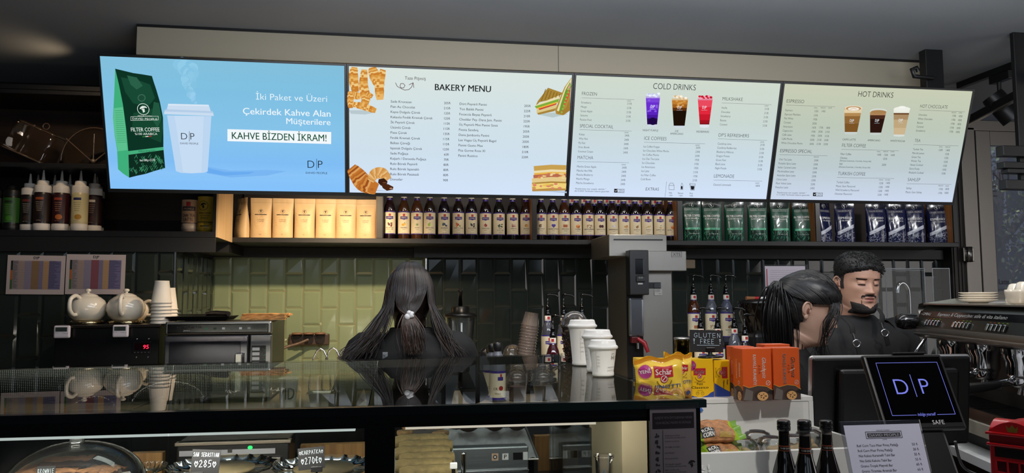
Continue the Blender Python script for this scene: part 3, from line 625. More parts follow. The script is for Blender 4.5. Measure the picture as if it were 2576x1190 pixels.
rows(706, 691, -3.2, 36.6, ['Ice Coffee Frappe', 'Ice Chocolate White Mocha', 'Ice Coffee Mocha', 'Ice Chai Tea Latte', 'Ice Chocolate', 'Ice Americano', 'Ice Latte', 'Ice Filter Coffee', 'Cold Brew'], 1219, -3.7, ['205', '230', '230', '195', '195', '195', '215', '170', '215']); lg(1193, 674)
rows(1410, 339, -3.6, 37.6, ['Vanilla', 'Chocolate', 'Strawberry', 'Banana', 'Caramel'], 1842, -4.5, '215'); lg(1819, 317)
rows(1376, 663, -4, 36.6, ['Cooldrop Lime', 'Cooldrop Redberries', 'Blueberry Hibiscus', 'Dragon Freeze', 'Green Feel', 'Black Lime', 'Night Purple'], 1802, -4.2, '215'); lg(1779, 643)
rows(1336, 1031, 0, 0, ['Classical Lemonade'], 1757, 0, '185'); lg(1735, 1013)
def glass(x, y0, y1, w0, w1, bands, skew=0):
    """a tumbler of drink: bands are (fraction from the rim, colour)"""
    for k in range(len(bands)):
        f0 = bands[k][0]; f1 = bands[k + 1][0] if k + 1 < len(bands) else 1
        X = lambda f, sg: x + skew * f + sg * (w0 + (w1 - w0) * f) / 2
        Y = lambda f: y0 + (y1 - y0) * f
        s.poly([(X(f0, -1), Y(f0)), (X(f0, 1), Y(f0)), (X(f1, 1), Y(f1)), (x + skew * f1, Y(f1) + 5), (X(f1, -1), Y(f1))], E(bands[k][1])); s.L += .00008
    s.up()
glass(792, 232, 500, 130, 86, [(0, '#b9a8e6'), (.06, '#7a45d8'), (.2, '#6a2fd0'), (.45, '#5a23bf'), (.62, '#47189c'), (.74, '#2a0b55'), (.94, '#cfd9e4')], -8)
glass(1036, 250, 510, 148, 96, [(0, '#d8b98a'), (.06, '#c07c2f'), (.2, '#a05f1f'), (.32, '#5a2f10'), (.42, '#1c0f08'), (.94, '#cfd9e4')], -8)
glass(1264, 248, 508, 136, 80, [(0, '#e08aa0'), (.06, '#ea4a5e'), (.3, '#e2283c'), (.55, '#c81a2c'), (.75, '#a01420'), (.86, '#7a0d16'), (.9, '#dfe6ec')], -8)
for cx_, y, cl in ((792, 222, ['#dfe6ff', '#c7c9f4', '#f0f4ff']), (1034, 244, ['#efe0c6', '#d9b98a', '#fff3dd']), (1264, 242, ['#d8283e', '#f3a4b4', '#c01a30'])):
    for k in range(9): s.oval(cx_ - 50 + k * 12.5 + rr.uniform(-3, 3), y + rr.uniform(-16, 8), 14, 11, E(cl[k % 3]), .00004 * k, 7)
for k in range(10):
    s.oval(rr.uniform(745, 830), rr.uniform(265, 380), 12, 9, E('#8d5ee6'), .0001, 6); s.oval(rr.uniform(985, 1080), rr.uniform(270, 325), 13, 9, E('#d39a4c'), .0001, 6)
s.oval(790, 455, 36, 34, E('#1d0840')); s.up()
for x, y in ((788, 333), (1030, 341), (1254, 339)): s.t(x, y, 'D|P', 24, W1, align='C', cond=.8); s.line([(x - 26, y + 14), (x + 26, y + 14)], .0008, W2, .0012)
s.t(697, 543, 'NIGHT PURPLE', 17, INK2, 837); s.t(990, 550, 'ICE', 17, INK2, 1019); s.t(945, 573, 'AMERICANO', 17, INK2, 1063); s.t(1183, 554, 'REDBERRIES', 17, INK2, 1297)
s.t(724, 1076, 'EXTRAS', 27, INK, 843, off=-.008); s.line([(913, 996), (899, 1136)], .0010, INK2, .001)
for a in ([(934, 1030), (946, 1008), (970, 1008), (981, 1030), (981, 1070), (934, 1068), (934, 1030), (981, 1030)], [(1044, 1030), (1049, 1010), (1054, 1010), (1062, 1032), (1060, 1068), (1040, 1068), (1044, 1030)], [(1122, 1012), (1172, 1014), (1164, 1072), (1132, 1072), (1122, 1012), (1122, 1024), (1170, 1026)]): s.line(a, .0012, INK, .001)
s.poly([(1044, 1036), (1058, 1036), (1058, 1064), (1044, 1064)], INK); s.poly([(1130, 1034), (1166, 1036), (1160, 1068), (1136, 1068)], INK)
for x, y, n in ((949, 1104, 'Milk'), (1039, 1106, 'Flavour'), (1135, 1107, 'Shot')): s.t(x, y, n, 14, INK2, align='C', cond=.85); s.t(x, y + 22, '+35₺', 13, INK2, align='C', cond=.85)
def foot(x, y, date, bx):
    s.t(x, y, '"Fiyatlarımıza tüm vergiler dahildir."', 13, INK2, x + 280, shear=.25); s.t(x - 2, y + 20, date + ' Tarihinden itibaren geçerlidir.', 13, INK2, x + 312, shear=.25)
    s.line([(bx, y - 6), (bx + 90, y - 3), (bx + 88, y + 29), (bx - 1, y + 26), (bx, y - 6)], .0013, INK, .001); s.poly([(bx + 2, y - 4), (bx + 30, y - 3), (bx + 29, y + 26), (bx + 1, y + 25)], INK); s.t(bx + 36, y + 10, 'YERLİ', 10, INK, bx + 82, off=.01); s.t(bx + 36, y + 25, 'ÜRETİM', 10, INK, bx + 84, off=.01)
    s.line([(bx + 7, y + 8), (bx + 14, y + 17), (bx + 25, y + 2)], .0016, W1, .0014)
foot(87, 1068, '06.10.2025', 442); s.b.build('display', so)
# -- screen 4: hot drinks
s, so = screen(3, [(153, 43), (1932, 104), (1748, 1143), (22, 1115)], [(0, '#ccd8ee'), (.3, '#bdcbcf'), (.65, '#bdc8b9'), (1, '#c8cdb4')], 'menu screen headed HOT DRINKS, at the end by the glass door')
s.t(843, 158, 'HOT DRINKS', 50, INK, 1175, off=-.008, res=4)
heads([(171, 218, 'ESPRESSO', 31, 335, 168, 241, 626, 254), (113, 679, 'ESPRESSO SPECIAL', 31, 412, 108, 701, 560, 710), (694, 627, 'FILTER COFFEE', 31, 919, 692, 650, 1233, 662), (657, 890, 'TURKISH COFFEE', 31, 916, 651, 912, 1189, 922), (1431, 260, 'HOT CHOCOLATE', 31, 1693, 1427, 281, 1859, 296), (1380, 580, 'TEA', 29, 1436, 1373, 604, 1801, 615), (1318, 945, 'SAHLEP', 29, 1436, 1311, 970, 1735, 977)])
nm = ['Espresso', 'Espresso Machiato', 'Flat White', 'Cortado', 'Americano', 'Cappuccino', 'Caffe Latte', 'Caffe Mocha', 'White Chocolate Mocha']
rows(160, 296, -4.8, 38, nm, 469, -5.2, ['135', '155', '195', '205', '165', '195', '195', '205', '205'])
for k, a, c in ((0, '145', ''), (4, '175', '185'), (5, '205', '215'), (6, '205', '215'), (7, '215', '225'), (8, '215', '225')):
    s.t(536 - 5.2 * k, 306 + 38 * k, a + '₺', 18, INK2, align='R', cond=.8, off=-.003)
    if c: s.t(602 - 5.2 * k, 308 + 38 * k, c + '₺', 18, INK2, align='R', cond=.8, off=-.003)
for x, tx in ((446, 'SMALL'), (515, 'MEDIUM'), (579, 'LARGE')): lg(x, 270, tx)
rows(103, 753, -4.7, 37, ['Chai Tea Latte', 'Pumpkin Spice Latte', 'Italian Caramel Latte', 'Marshmallow Latte', 'Anatolian Spice Latte', 'Citrus Latte', 'Plum Velvet Latte', 'Pistachio Latte'], 472, -5, ['230'] * 7 + ['245']); lg(452, 727, 'MEDIUM')
s.t(682, 702, 'Filter Coffee', 18, INK2, cond=.8); s.t(677, 738, 'Chemex', 18, INK2, cond=.8); s.t(674, 762, '(Ethiopia,Guatemala, Colombia, Kenya AA)', 14, INK2, 972); s.t(668, 795, 'V60', 18, INK2, cond=.8); s.t(665, 820, '(Ethiopia,Guatemala, Colombia, Kenya AA)', 14, INK2, 964)
for x, y, tx in ((1065, 709, '140'), (1128, 711, '150'), (1193, 712, '160'), (1122, 747, '335'), (1112, 803, '205')): s.t(x, y, tx + '₺', 18, INK2, align='R', cond=.8, off=-.003)
for x, tx in ((1043, 'SMALL'), (1108, 'MEDIUM'), (1172, 'LARGE')): lg(x, 676, tx)
rows(645, 965, -5.4, 36, ['Turkish Coffee', 'Mastic Gum Flavoured', 'Wild Strawberry Flavoured', 'Ottoman Flavoured'], 1086, -5, '125')
for k in range(4): s.t(1150 - 5.5 * k, 973 + 36 * k, '140₺', 18, INK2, align='R', cond=.8, off=-.003)
lg(1066, 939, 'SINGLE'); lg(1129, 940, 'DOUBLE')
rows(1417, 334, -6, 37, ['Chocolate', 'White Chocolate', 'Banana', 'Caramel', 'Strawberry'], 1773, -6.4, '175')
for k in range(5): s.t(1835 - 6.3 * k, 347 + 37 * k, '185₺', 18, INK2, align='R', cond=.8, off=-.003)
lg(1753, 309, 'MEDIUM'); lg(1815, 311)
rows(1366, 656, -6.1, 36.3, ['Turkish Tea', 'Mint & Lemon', 'Green Tea', 'Winter Tea', 'Hawai Cocktail', 'Extra Fruity', 'Rhubarb Cocktail'], 1716, -6.4, ['140'] + ['155'] * 6); s.t(1648, 664, '120₺', 18, INK2, align='R', cond=.8, off=-.003); lg(1633, 630, 'SMALL'); lg(1697, 632, 'MEDIUM')
rows(1305, 1020, -5.5, 37, ['Sahlep', 'Mastic Gum Sahlep'], 1653, -6, '175')
for k in range(2): s.t(1713 - 6 * k, 1029 + 36 * k, '185₺', 18, INK2, align='R', cond=.8, off=-.003)
lg(1634, 994, 'MEDIUM'); lg(1694, 996)
glass(800, 262, 508, 168, 112, [(0, '#cfa877'), (.08, '#e4cfa6'), (.2, '#b48a55'), (.32, '#8f6636'), (.6, '#7d5526'), (.92, '#c9d0cc')], -22); s.oval(802, 268, 84, 26, E('#e3d6bd')); s.oval(802, 270, 72, 20, E('#b98a58'), .0002); s.oval(802, 273, 54, 16, E('#f2ebdd'), .0004); s.line([(770, 278), (800, 268), (830, 275)], .002, E('#c9a478'), .0006); s.up()
glass(1036, 286, 512, 158, 100, [(0, '#c9d0cc'), (.08, '#b0855a'), (.2, '#4a2a1c'), (.35, '#2b1510'), (.92, '#c9d0cc')], -26); s.oval(1038, 290, 79, 22, E('#d5dad3')); s.oval(1038, 300, 74, 17, E('#a9804f'), .0002); s.up()
glass(1258, 268, 526, 156, 100, [(0, '#e9ecdf'), (.16, '#6f4d30'), (.22, '#a98c66'), (.4, '#bfa67e'), (.7, '#cbb48e'), (.94, '#d6dcd8')], -26); s.oval(1260, 272, 78, 22, E('#eef0e6')); s.oval(1260, 256, 34, 12, E('#f4f5ee'), .0002); s.up()
for x, y in ((782, 394), (1020, 392), (1244, 388)): s.t(x, y, 'D|P', 24, W1, align='C', cond=.8); s.line([(x - 24, y + 13), (x + 24, y + 13)], .0008, W2, .0012)
s.t(695, 565, 'CAFFE LATTE', 17, INK2, 820); s.t(932, 572, 'AMERICANO', 17, INK2, 1051); s.t(1147, 577, 'WHITE MOCHA', 17, INK2, 1287)
foot(80, 1058, '11.11.2025', 423); s.b.build('display', so)
# hanging bracket at the right end of the row
br = thing('screen_bracket', 'black ceiling bracket holding up the row of menu screens beside the bulkhead end', 'bracket', (0, 0, 0))
a, c = px(2322, 156, 3.50), px(2366, 158, 3.50)
MB().box(a.x, 3.48, 2.36, c.x, 3.53, ZC, BLACK, .003).build('post', br)
b = MB(); q = px(2308, 180, 3.46); b.tube([(a.x + .02, 3.46, q.z - .03), (q.x - .02, 3.46, q.z - .025), (q.x - .03, 3.46, q.z + .01), (q.x - .005, 3.46, q.z + .02), (q.x + .005, 3.46, q.z)], .011, BLACK, 8); b.build('hook', br)
MB().box(SX0 - .01, 3.43, 2.325, SX0 + 4 * SW + 3 * GAP, 3.46, 2.355, BLACK).build('rail', br)
for k in range(4):
    x = SX0 + k * (SW + GAP) + SW / 2; MB().box(x - .06, 3.342, 2.30, x + .06, 3.44, 2.35, BLACK, .003).build('arm', br)
for k in range(3):
    b = MB(); x = SX0 + .5 + 1.4 * k; b.tube([(x, 3.45, 2.34), (x, 3.80, 2.607)], .014, BLACK, 8); b.build('strut', br)
# ------------------------------------------------------------------ goods on the wall shelves
def wrap(R, front=0.):
    return lambda x, y, z: ((R - y) * math.sin(x / R), -(R - y) * math.cos(x / R), z)
PUR = C('#3a2585', .45); LAB = C('#e9dcbc', .55); LRED = C('#b5222a', .5); CAPW = C('#e4dbcb', .4)
rr = random.Random(11)
def blobs(mb, cols, lay, z=.083, n=9, rx=.012, rz=.009, r=.004, seed=1):
    q = random.Random(seed)
    for k in range(n): mb.disc(q.uniform(-rx, rx), z + q.uniform(-rz, rz), r * q.uniform(.7, 1.3), r * q.uniform(.7, 1.3), C(cols[k % len(cols)], .55), lay + .00002 * k, 8)
def fruit(mb, kind, lay):
    z = .083; d = lambda x, zz, rx, rz, c, k=0: mb.disc(x, z + zz, rx, rz, C(c, .55), lay + .00003 * k, 14)
    if kind == 'pineapple': d(-.004, -.001, .010, .007, '#d9a93a', 0); d(.004, .002, .008, .006, '#e6c25a', 1); mb.poly([(-.002, z + .006), (.004, z + .013), (.008, z + .005)], C('#6d8a3a', .55), lay + .0001)
    elif kind == 'agave':
        for a in range(9): t = .3 + a * .31; mb.poly([(-.002, z - .006), (.002, z - .006), (.014 * math.cos(t), z - .006 + .018 * math.sin(t))], C('#7fa05a', .55), lay + .00002 * a)
    elif kind == 'apple': d(-.004, 0, .008, .009, '#9fbe4a', 0); d(.007, -.003, .007, .007, '#dbe6a8', 1); mb.poly([(-.004, z + .008), (.002, z + .014), (.003, z + .009)], C('#4f7a30', .55), lay + .0001)
    elif kind == 'heart': d(-.005, .003, .007, .007, '#4b3fa8', 0); d(.005, .003, .007, .007, '#5548b5', 1); mb.poly([(-.011, z), (0, z - .012), (.011, z)], C('#463a9c', .55), lay + .0001)
    elif kind == 'cube': mb.poly([(-.011, z + .003), (0, z - .002), (0, z - .013), (-.011, z - .007)], C('#d97f35', .55), lay); mb.poly([(0, z - .002), (.012, z + .004), (.012, z - .007), (0, z - .013)], C('#c0621f', .55), lay); mb.poly([(-.011, z + .003), (.001, z + .010), (.012, z + .004), (0, z - .002)], C('#f0a860', .55), lay)
    elif kind == 'cinnamon':
        for k in range(4): mb.poly([(-.013, z - .008 + .004 * k), (.012, z - .005 + .004 * k - .003), (.012, z - .001 + .004 * k - .003), (-.013, z - .004 + .004 * k)], C(('#a5532f', '#c2744a')[k % 2], .55), lay + .00003 * k)
    elif kind == 'star':
        for k in range(6): t = k * PI / 3; mb.poly([(.002 * math.cos(t + 1.5), z + .002 * math.sin(t + 1.5)), (.009 * math.cos(t), z + .009 * math.sin(t)), (.002 * math.cos(t - 1.5), z + .002 * math.sin(t - 1.5))], C('#e0b23e', .55), lay + .00002 * k)
        mb.line([(-.015, z - .006), (-.004, z)], .0016, C('#3b2a1c', .5), lay); mb.line([(.015, z + .005), (.004, z)], .0016, C('#3b2a1c', .5), lay)
    elif kind == 'coconut': d(-.004, 0, .010, .010, '#7a5433', 0); d(.005, -.003, .008, .008, '#f4efe3', 1); d(.006, -.002, .005, .006, '#d8cdb8', 2)
    elif kind == 'plum': d(-.007, 0, .008, .009, '#5a1a2c', 0); d(.005, 0, .008, .009, '#3b1526', 1); mb.poly([(.009, z - .003), (.016, z + .002), (.012, z - .010)], C('#b59a2c', .55), lay + .0001)
    elif kind == 'hazelnut': d(0, -.002, .008, .007, '#8a5a30', 0); d(.003, 0, .006, .006, '#e3c9a0', 1); mb.poly([(-.004, z + .004), (.008, z + .011), (.007, z + .003)], C('#5f7d33', .55), lay + .0001)
    elif kind == 'ginger': d(-.004, 0, .009, .006, '#c9a06a', 0); d(.005, .003, .007, .006, '#b5854f', 1); d(.003, -.006, .008, .005, '#d6b584', 2)
    elif kind == 'cloud': d(-.003, 0, .009, .007, '#d4d2d8', 0); d(.005, .002, .007, .006, '#e4e2e6', 1)
    elif kind == 'pumpkin': d(0, -.005, .007, .005, '#c6ac82', 0); d(.004, -.007, .005, .004, '#d9c49c', 1); mb.poly([(-.003, z + .006), (.003, z + .011), (.006, z + .005)], C('#5f7a66', .55), lay)
    elif kind == 'orange': d(0, 0, .009, .009, '#c98a35', 0); d(.004, -.003, .006, .007, '#e6bb70', 1)
    elif kind == 'pom': d(0, -.001, .009, .008, '#9a2436', 0); d(-.004, -.004, .004, .004, '#d88a8a', 1); mb.poly([(-.002, z + .007), (0, z + .014), (.003, z + .007)], C('#7a1c2c', .55), lay)
    elif kind == 'olives': blobs(mb, ['#27402c', '#3c5a3a', '#1d2f24'], lay, seed=4)
    elif kind == 'spice': blobs(mb, ['#2b1c14', '#c9873f', '#5a3a22', '#8a5a30'], lay, n=16, rx=.015, rz=.010, r=.0022, seed=6)
    else: blobs(mb, kind, lay, n=10, r=.0045, seed=len(kind[0]) + ord(kind[0][2]))
def syrup(kind, words, liquid, label, loc, group, rz=0., pump=False, nm='syrup_bottle', detail=True):
    """a syrup bottle: glass, wrapped paper label, cap (or pump)"""
    o = thing(nm, label, 'bottle', loc, rz, group)
    g = C(liquid, .06, 0, .6, coat=.6); R = .0328
    b = MB(); b.lathe([(0, 0), (.029, 0), (R, .004), (R, .160), (.0315, .176), (.0265, .196), (.0185, .214), (.0145, .224), (.0138, .238)], g, 24)
    b.lathe([(.0150, .222), (.0150, .232)], PUR, 20, False); b.build('glass_body', o)
    if detail:
        b = MB(); b.fn = wrap(R + .0006)
        for x0, x1, z0, z1, m, ly in ((-.075, .075, .028, .158, LAB, 0), (-.075, .075, .028, .033, PUR, .0003), (-.075, .075, .152, .158, PUR, .0003)):
            n = 20; v = []; f = []
            for k in range(n + 1): x = x0 + (x1 - x0) * k / n; v += [(x, -ly, z0), (x, -ly, z1)]
            f = [(2 * k, 2 * k + 2, 2 * k + 3, 2 * k + 1) for k in range(n)]; b.add(v, f, m, True)
        for k in range(6): b.rect(-.021 + .007 * k, .114, -.014 + .007 * k, .129, PUR, .0004)
        b.poly([(-.014, .115), (0, .109), (.014, .115)], PUR, .0004); b.rect(-.0065, .130, .0065, .144, LRED, .0004)
        b.text('SIMONELLI', LAB, 0, .1185, .0055, .0006, 'C', width=.036); fruit(b, kind, .0006)
        for k, wd in enumerate(words): b.text(wd, DARKINK, 0, .062 - .010 * k, .0068, .0006, 'C', off=.01, cond=.8)
        b.text('SYRUP', DARKINK, 0, .062 - .010 * len(words), .0042, .0006, 'C'); b.text('NET 700 ML', DARKINK, 0, .037, .003, .0006, 'C'); b.build('paper_label', o)
    b = MB()
    if not pump:
        b.lathe([(.0165, .236), (.0172, .238), (.0165, .266), (.0145, .269), (0, .269)], CAPW, 20)
        b.fn = wrap(.0172); b.rect(-.0075, .243, .0, .260, LRED, .0003).rect(.0, .243, .0075, .260, LRED, .0003); b.build('cap', o)
    else:
        b.lathe([(.0150, .226), (.0158, .228), (.0150, .252), (.0150, .252)], CAPW, 20, False); b.fn = wrap(.0158); b.rect(-.0065, .233, 0, .247, LRED, .0003).rect(0, .233, .0065, .247, LRED, .0003); b.build('neck_band', o)
        b = MB(); b.lathe([(.0155, .252), (.0165, .254), (.0165, .266), (.013, .272), (.0115, .290), (.0125, .292), (.0100, .300), (.0045, .304), (.0042, .345)], GLOSSB, 16)
        b.tube([(0, 0, .345), (0, 0, .352), (.012, -.004, .356), (.042, -.012, .350), (.052, -.014, .342)], [.0075, .0085, .0062, .0048, .0042], GLOSSB, 10); b.build('pump', o)
    return o
ROW1 = [(1382, ['#7a1c2c', '#3a2018', '#5a2a22'], ['RED BERRIES', 'COOL LIME'], '#1c0d12', 'red berries'), (1495, 'pineapple', ['PINEAPPLE'], '#3e2412', 'pineapple'), (1598, 'agave', ['AGAVE'], '#4a2a14', 'green agave'), (1698, 'apple', ['GREEN APPLE'], '#22170d', 'green apple'), (1812, ['#27306a', '#3a4a8a', '#2f5a33'], ['BLUEBERRY'], '#140d18', 'blueberry'), (1925, ['#c9452f', '#e08a3a', '#7a9a4a', '#d86a5a'], ['SWEET & SOUR'], '#1a100e', 'mixed sour fruit'), (2028, ['#2a2340', '#3c2f50', '#4a6a3a'], ['BLACKBERRY'], '#120c10', 'blackberry'), (2141, 'pom', ['GRENADINE'], '#160b0d', 'pomegranate'), (2248, 'olives', ['MINT', 'COOL LIME'], '#0e100d', 'dark green lime leaf'), (2355, ['#b58a7a', '#8a5a50', '#d6b0a0'], ['HIBISCUS'], '#0f0c0c', 'pale hibiscus'), (2460, 'orange', ['ORANGE'], '#2a130c', 'halved orange')]
for k, (zx, kind, wd, lq, nm) in enumerate(ROW1):
    q = px(540 + zx / 3.1415, 585, 4.425)
    syrup(kind, wd, lq, f'syrup bottle with {nm} picture {["next to the cream bags","second from the cream bags","third from the cream bags","fourth from the cream bags","fifth in its bay","in the middle of its bay","just past the sour fruit one","beside the blackberry one","fourth from the bay divider","second from the oak divider","against the oak divider"][k]}', (q.x, 4.425 + rr.uniform(-.006, .006), ZS), 'syrup bottles in the left bay', rr.uniform(-.12, .12))
ROW2 = [(198, 'coconut', ['COCONUT'], '#15100d', 'coconut'), (390, 'heart', ['ITALIAN CARAMEL'], '#120d12', 'purple heart'), (575, 'cinnamon', ['CINNAMON'], '#3c1f0e', 'cinnamon stick'), (770, 'cube', ['CARAMEL'], '#16100d', 'single orange caramel'), (965, 'spice', ['ANATOLIAN SPICE'], '#2a160b', 'scattered spice'), (1155, 'plum', ['DAMSON PLUM'], '#100c10', 'dark plum'), (1358, 'cloud', ['MARSHMALLOW'], '#1c0f0c', 'pale marshmallow'), (1548, 'ginger', ['GINGER'], '#120e0c', 'ginger root'), (1732, 'hazelnut', ['HAZELNUT'], '#0f0c0b', 'hazelnut'), (1918, 'star', ['VANILLA'], '#1a1009', 'yellow vanilla flower'), (2115, 'pumpkin', ['PUMPKIN SPICE'], '#1d120c', 'pumpkin seed'), (2310, 'cube', ['SALTED CARAMEL'], '#140e0d', 'salted caramel')]
for k, (zx, kind, wd, lq, nm) in enumerate(ROW2):
    q = px(1330 + zx / 6.44, 585, 4.42)
    syrup(kind, wd, lq, f'syrup bottle with {nm} picture on its label, right-hand bottle bay', (q.x, 4.42 + rr.uniform(-.006, .006), ZS), 'syrup bottles in the right bay', rr.uniform(-.12, .12))
for k, zx in enumerate((695, 890, 1060, 1255, 1440, 1620, 1795, 2030, 2215)):
    q = px(1330 + zx / 6.44, 505, 4.56); syrup('spice', [], '#0d0a0a', 'dark syrup bottle in the back row of the right-hand bottle bay, only its cap showing', (q.x, 4.56, ZS), 'back row syrup bottles', 0, False, 'syrup_bottle', False)

# -- stand-up pouches of coffee
def pouch_fn(w, h, d, seal=.86, wob=0., seed=0):
    q = random.Random(seed); ph = [q.uniform(0, 6) for _ in range(6)]
    def dep(z):
        t = max(0, min(1, z / h))
        if t >= seal: return .0045
        u = t / seal
        return max(.0045, d / 2 * (1 - u ** 2.2) * (0.86 + .14 * min(1, u * 6)) + .0045)
    def hw(z): t = z / h; return w / 2 * (.985 - .03 * math.sin(PI * min(1, t)) + .02 * t)
    def surf(x, z, off=0):
        a = max(-1, min(1, x / hw(z))); t = z / h
        y = dep(z) * (1 - abs(a) ** 3.2) ** .5 if abs(a) < 1 else 0
        cr = wob * (math.sin(23 * x / w + 9 * t + ph[0]) * .5 + math.sin(14 * t + 5 * x / w + ph[1]) * .4 + math.sin(31 * t - 17 * x / w + ph[2]) * .3) * (1 - abs(a)) * (.35 + .65 * min(1, t * 1.3))
        return (x, -(y + cr + off), z)
    return dep, hw, surf
def pouch(mb, w, h, d, mat, side=None, seal=.86, wob=.0012, seed=0, base=None):
    dep, hw, surf = pouch_fn(w, h, d, seal, wob, seed); n = 16; m = 26
    V = []; 
    for j in range(m + 1):
        z = h * j / m
        for k in range(n + 1): x = -hw(z) + 2 * hw(z) * (.5 - .5 * math.cos(PI * k / n)); V.append(surf(x, z))
    F = [(j * (n + 1) + k, j * (n + 1) + k + 1, (j + 1) * (n + 1) + k + 1, (j + 1) * (n + 1) + k) for j in range(m) for k in range(n)]
    mb.add(V, F, mat, True); B = [(x, dep(z) * 0 - y, z) for x, y, z in V]; mb.add(B, [f[::-1] for f in F], side or mat, True)
    mb.add([(x * 1., y, .0) for x, y, z in [surf(-hw(0) + 2 * hw(0) * k / 12, 0) for k in range(13)]] + [(x, -y, 0.) for x, y, z in [surf(hw(0) - 2 * hw(0) * k / 12, 0) for k in range(13)]], [tuple(range(26))], base or mat)
    return surf
def skin(mb, surf, x0, x1, z0, z1, mat, off=.0006, n=8, m=4, slant=0.):
    V = [surf(x0 + (x1 - x0) * k / n, z0 + (z1 - z0) * j / m + slant * (k / n), off) for j in range(m + 1) for k in range(n + 1)]
    mb.add(V, [(j * (n + 1) + k, j * (n + 1) + k + 1, (j + 1) * (n + 1) + k + 1, (j + 1) * (n + 1) + k) for j in range(m) for k in range(n)], mat, True)
def on(mb, surf): mb.fn = lambda x, y, z: surf(x, z, -y + .0008)
CRB = C('#c9ac82', .5, bump=.06, scale=25); CRB2 = C('#b08f64', .5)
def cream_bag(label, loc, rz, seed, ry=0.):
    o = thing('coffee_bag', label, 'coffee bag', loc, rz, 'cream coffee bags on the wall shelf', 0, ry)
    b = MB(); f = pouch(b, .114, .222, .060, CRB, None, .84, .0016, seed)
    skin(b, f, -.052, .052, .196, .1975, CRB2, .0008); on(b, f)
    bust_logo(b, 0, .148, .0115, DARKINK, 0); b.rect(-.031, .1265, -.0105, .1315, DARKINK).rect(-.0105, .1265, .0105, .1315, DARKINK).rect(.0105, .1265, .031, .1315, DARKINK)
    b.text('DAVID PEOPLE', CRB, 0, .1278, .0026, .0003, 'C', spacing=1.3); b.text('TURKISH', DARKINK, 0, .098, .0055, 0, 'C', spacing=1.2); b.text('COFFEE', DARKINK, 0, .0885, .0055, 0, 'C', spacing=1.2); b.text('100 gr', DARKINK, 0, .018, .0035, 0, 'C')
    for k in range(6):
        b.line([(-.05 + .005 * math.sin(t * .5 + k) + t * .004, .06 + .016 * k + .012 * math.sin(t * .45 + k * .5)) for t in range(24)], .0006, CRB2, 0)
    b.fn = None; b.build('pouch', o); return o
for k, (zx, rz) in enumerate(((225, -.95), (362, .06), (535, .04), (708, .0), (875, -.02), (1036, -.02), (1195, -.10))):
    q = px(540 + zx / 3.1415, 590, 4.40)
    cream_bag(['cream paper coffee bag turned sideways beside the shelf end panel', 'cream paper coffee bag just after the sideways one', 'third cream paper coffee bag from the shelf end panel', 'middle cream paper coffee bag of the row, fourth from the end panel', 'fifth cream paper coffee bag from the end panel', 'cream paper coffee bag with a crumpled corner, sixth in the row', 'folded cream paper coffee bag next to the syrup bottles'][k], (q.x - (.012 if k == 0 else 0), 4.41 + (.02 if k == 0 else 0), ZS), rz, k)
GRN = C('#0f4a37', .38, 0, .5, coat=.15); GRD = C('#0b2c22', .25, coat=.4); MINT = C('#5fbf98', .35); SIL = C('#c9c9c4', .35); GOLDB = C('#4a3c1c', .3)
def green_bag(label, loc, rz, seed):
    o = thing('coffee_bag', label, 'coffee bag', loc, rz, 'green coffee bags on the wall shelf'); b = MB(); f = pouch(b, .120, .262, .062, GRN, GRN, .86, .0028, seed, MINT)
    skin(b, f, -.0565, .0565, .205, .258, C('#0c1f19', .25, coat=.4)); skin(b, f, -.058, .058, .070, .082, MINT); skin(b, f, -.058, .058, .004, .070, GRD); on(b, f)
    q = random.Random(seed)
    for k in range(26):
        x, z, a = q.uniform(-.048, .048), q.uniform(.016, .062), q.choice((1.05, -1.05)); b.line([(x - .006 * math.cos(a), z - .008 * math.sin(a)), (x + .006 * math.cos(a), z + .008 * math.sin(a))], .0011, MINT, .0004 + k * .00001)
    bust_logo(b, 0, .222, .014, SIL, .0005); b.line([(-.042, .188), (.042, .188), (.042, .200), (-.042, .200)], .0012, SIL, .0003, True)
    b.text('DAVID PEOPLE', SIL, 0, .191, .0055, .0003, 'C', width=.074); b.text('FILTER COFFEE', WHITE, 0, .148, .0125, .0003, 'C', width=.094, off=.02); b.text('%100 ARABICA', WHITE, 0, .134, .0075, .0003, 'C', width=.080)
    for k, h in enumerate(('#3a8a3c', '#e6e6e6', '#c03a34')): b.rect(-.013 + .009 * k, .124, -.005 + .009 * k, .1255, C(h), .0003)
    b.text('FRESH ROASTED', GRD, .012, .0735, .005, .0008, 'C', width=.055); b.text('Net: 1000g e (2.2 lb)', WHITE, .008, .044, .005, .0012, 'C', width=.052)
    b.fn = None; b.build('pouch', o); return o
for k, (zx, rz, dy) in enumerate(((140, .15, .0), (322, -.04, .01), (515, .0, .0), (710, .04, -.01), (915, .0, .0), (1115, -.12, .01))):
    q = px(1700 + zx / 3.481, 590, 4.42)
    green_bag(['green coffee bag against the bay divider, next to the last syrup bottle', 'second green coffee bag from the syrup bottles', 'third green coffee bag from the syrup bottles', 'brightest green coffee bag, fourth from the syrup bottles', 'fifth green coffee bag from the syrup bottles', 'darker green coffee bag with a mint side, next to the empty oak corner'][k], (q.x, 4.42 + dy, ZS), rz - .28, 20 + k)
NAV = C('#10163c', .2, 0, .6, coat=.5); WHB = C('#c5c8d2', .35)
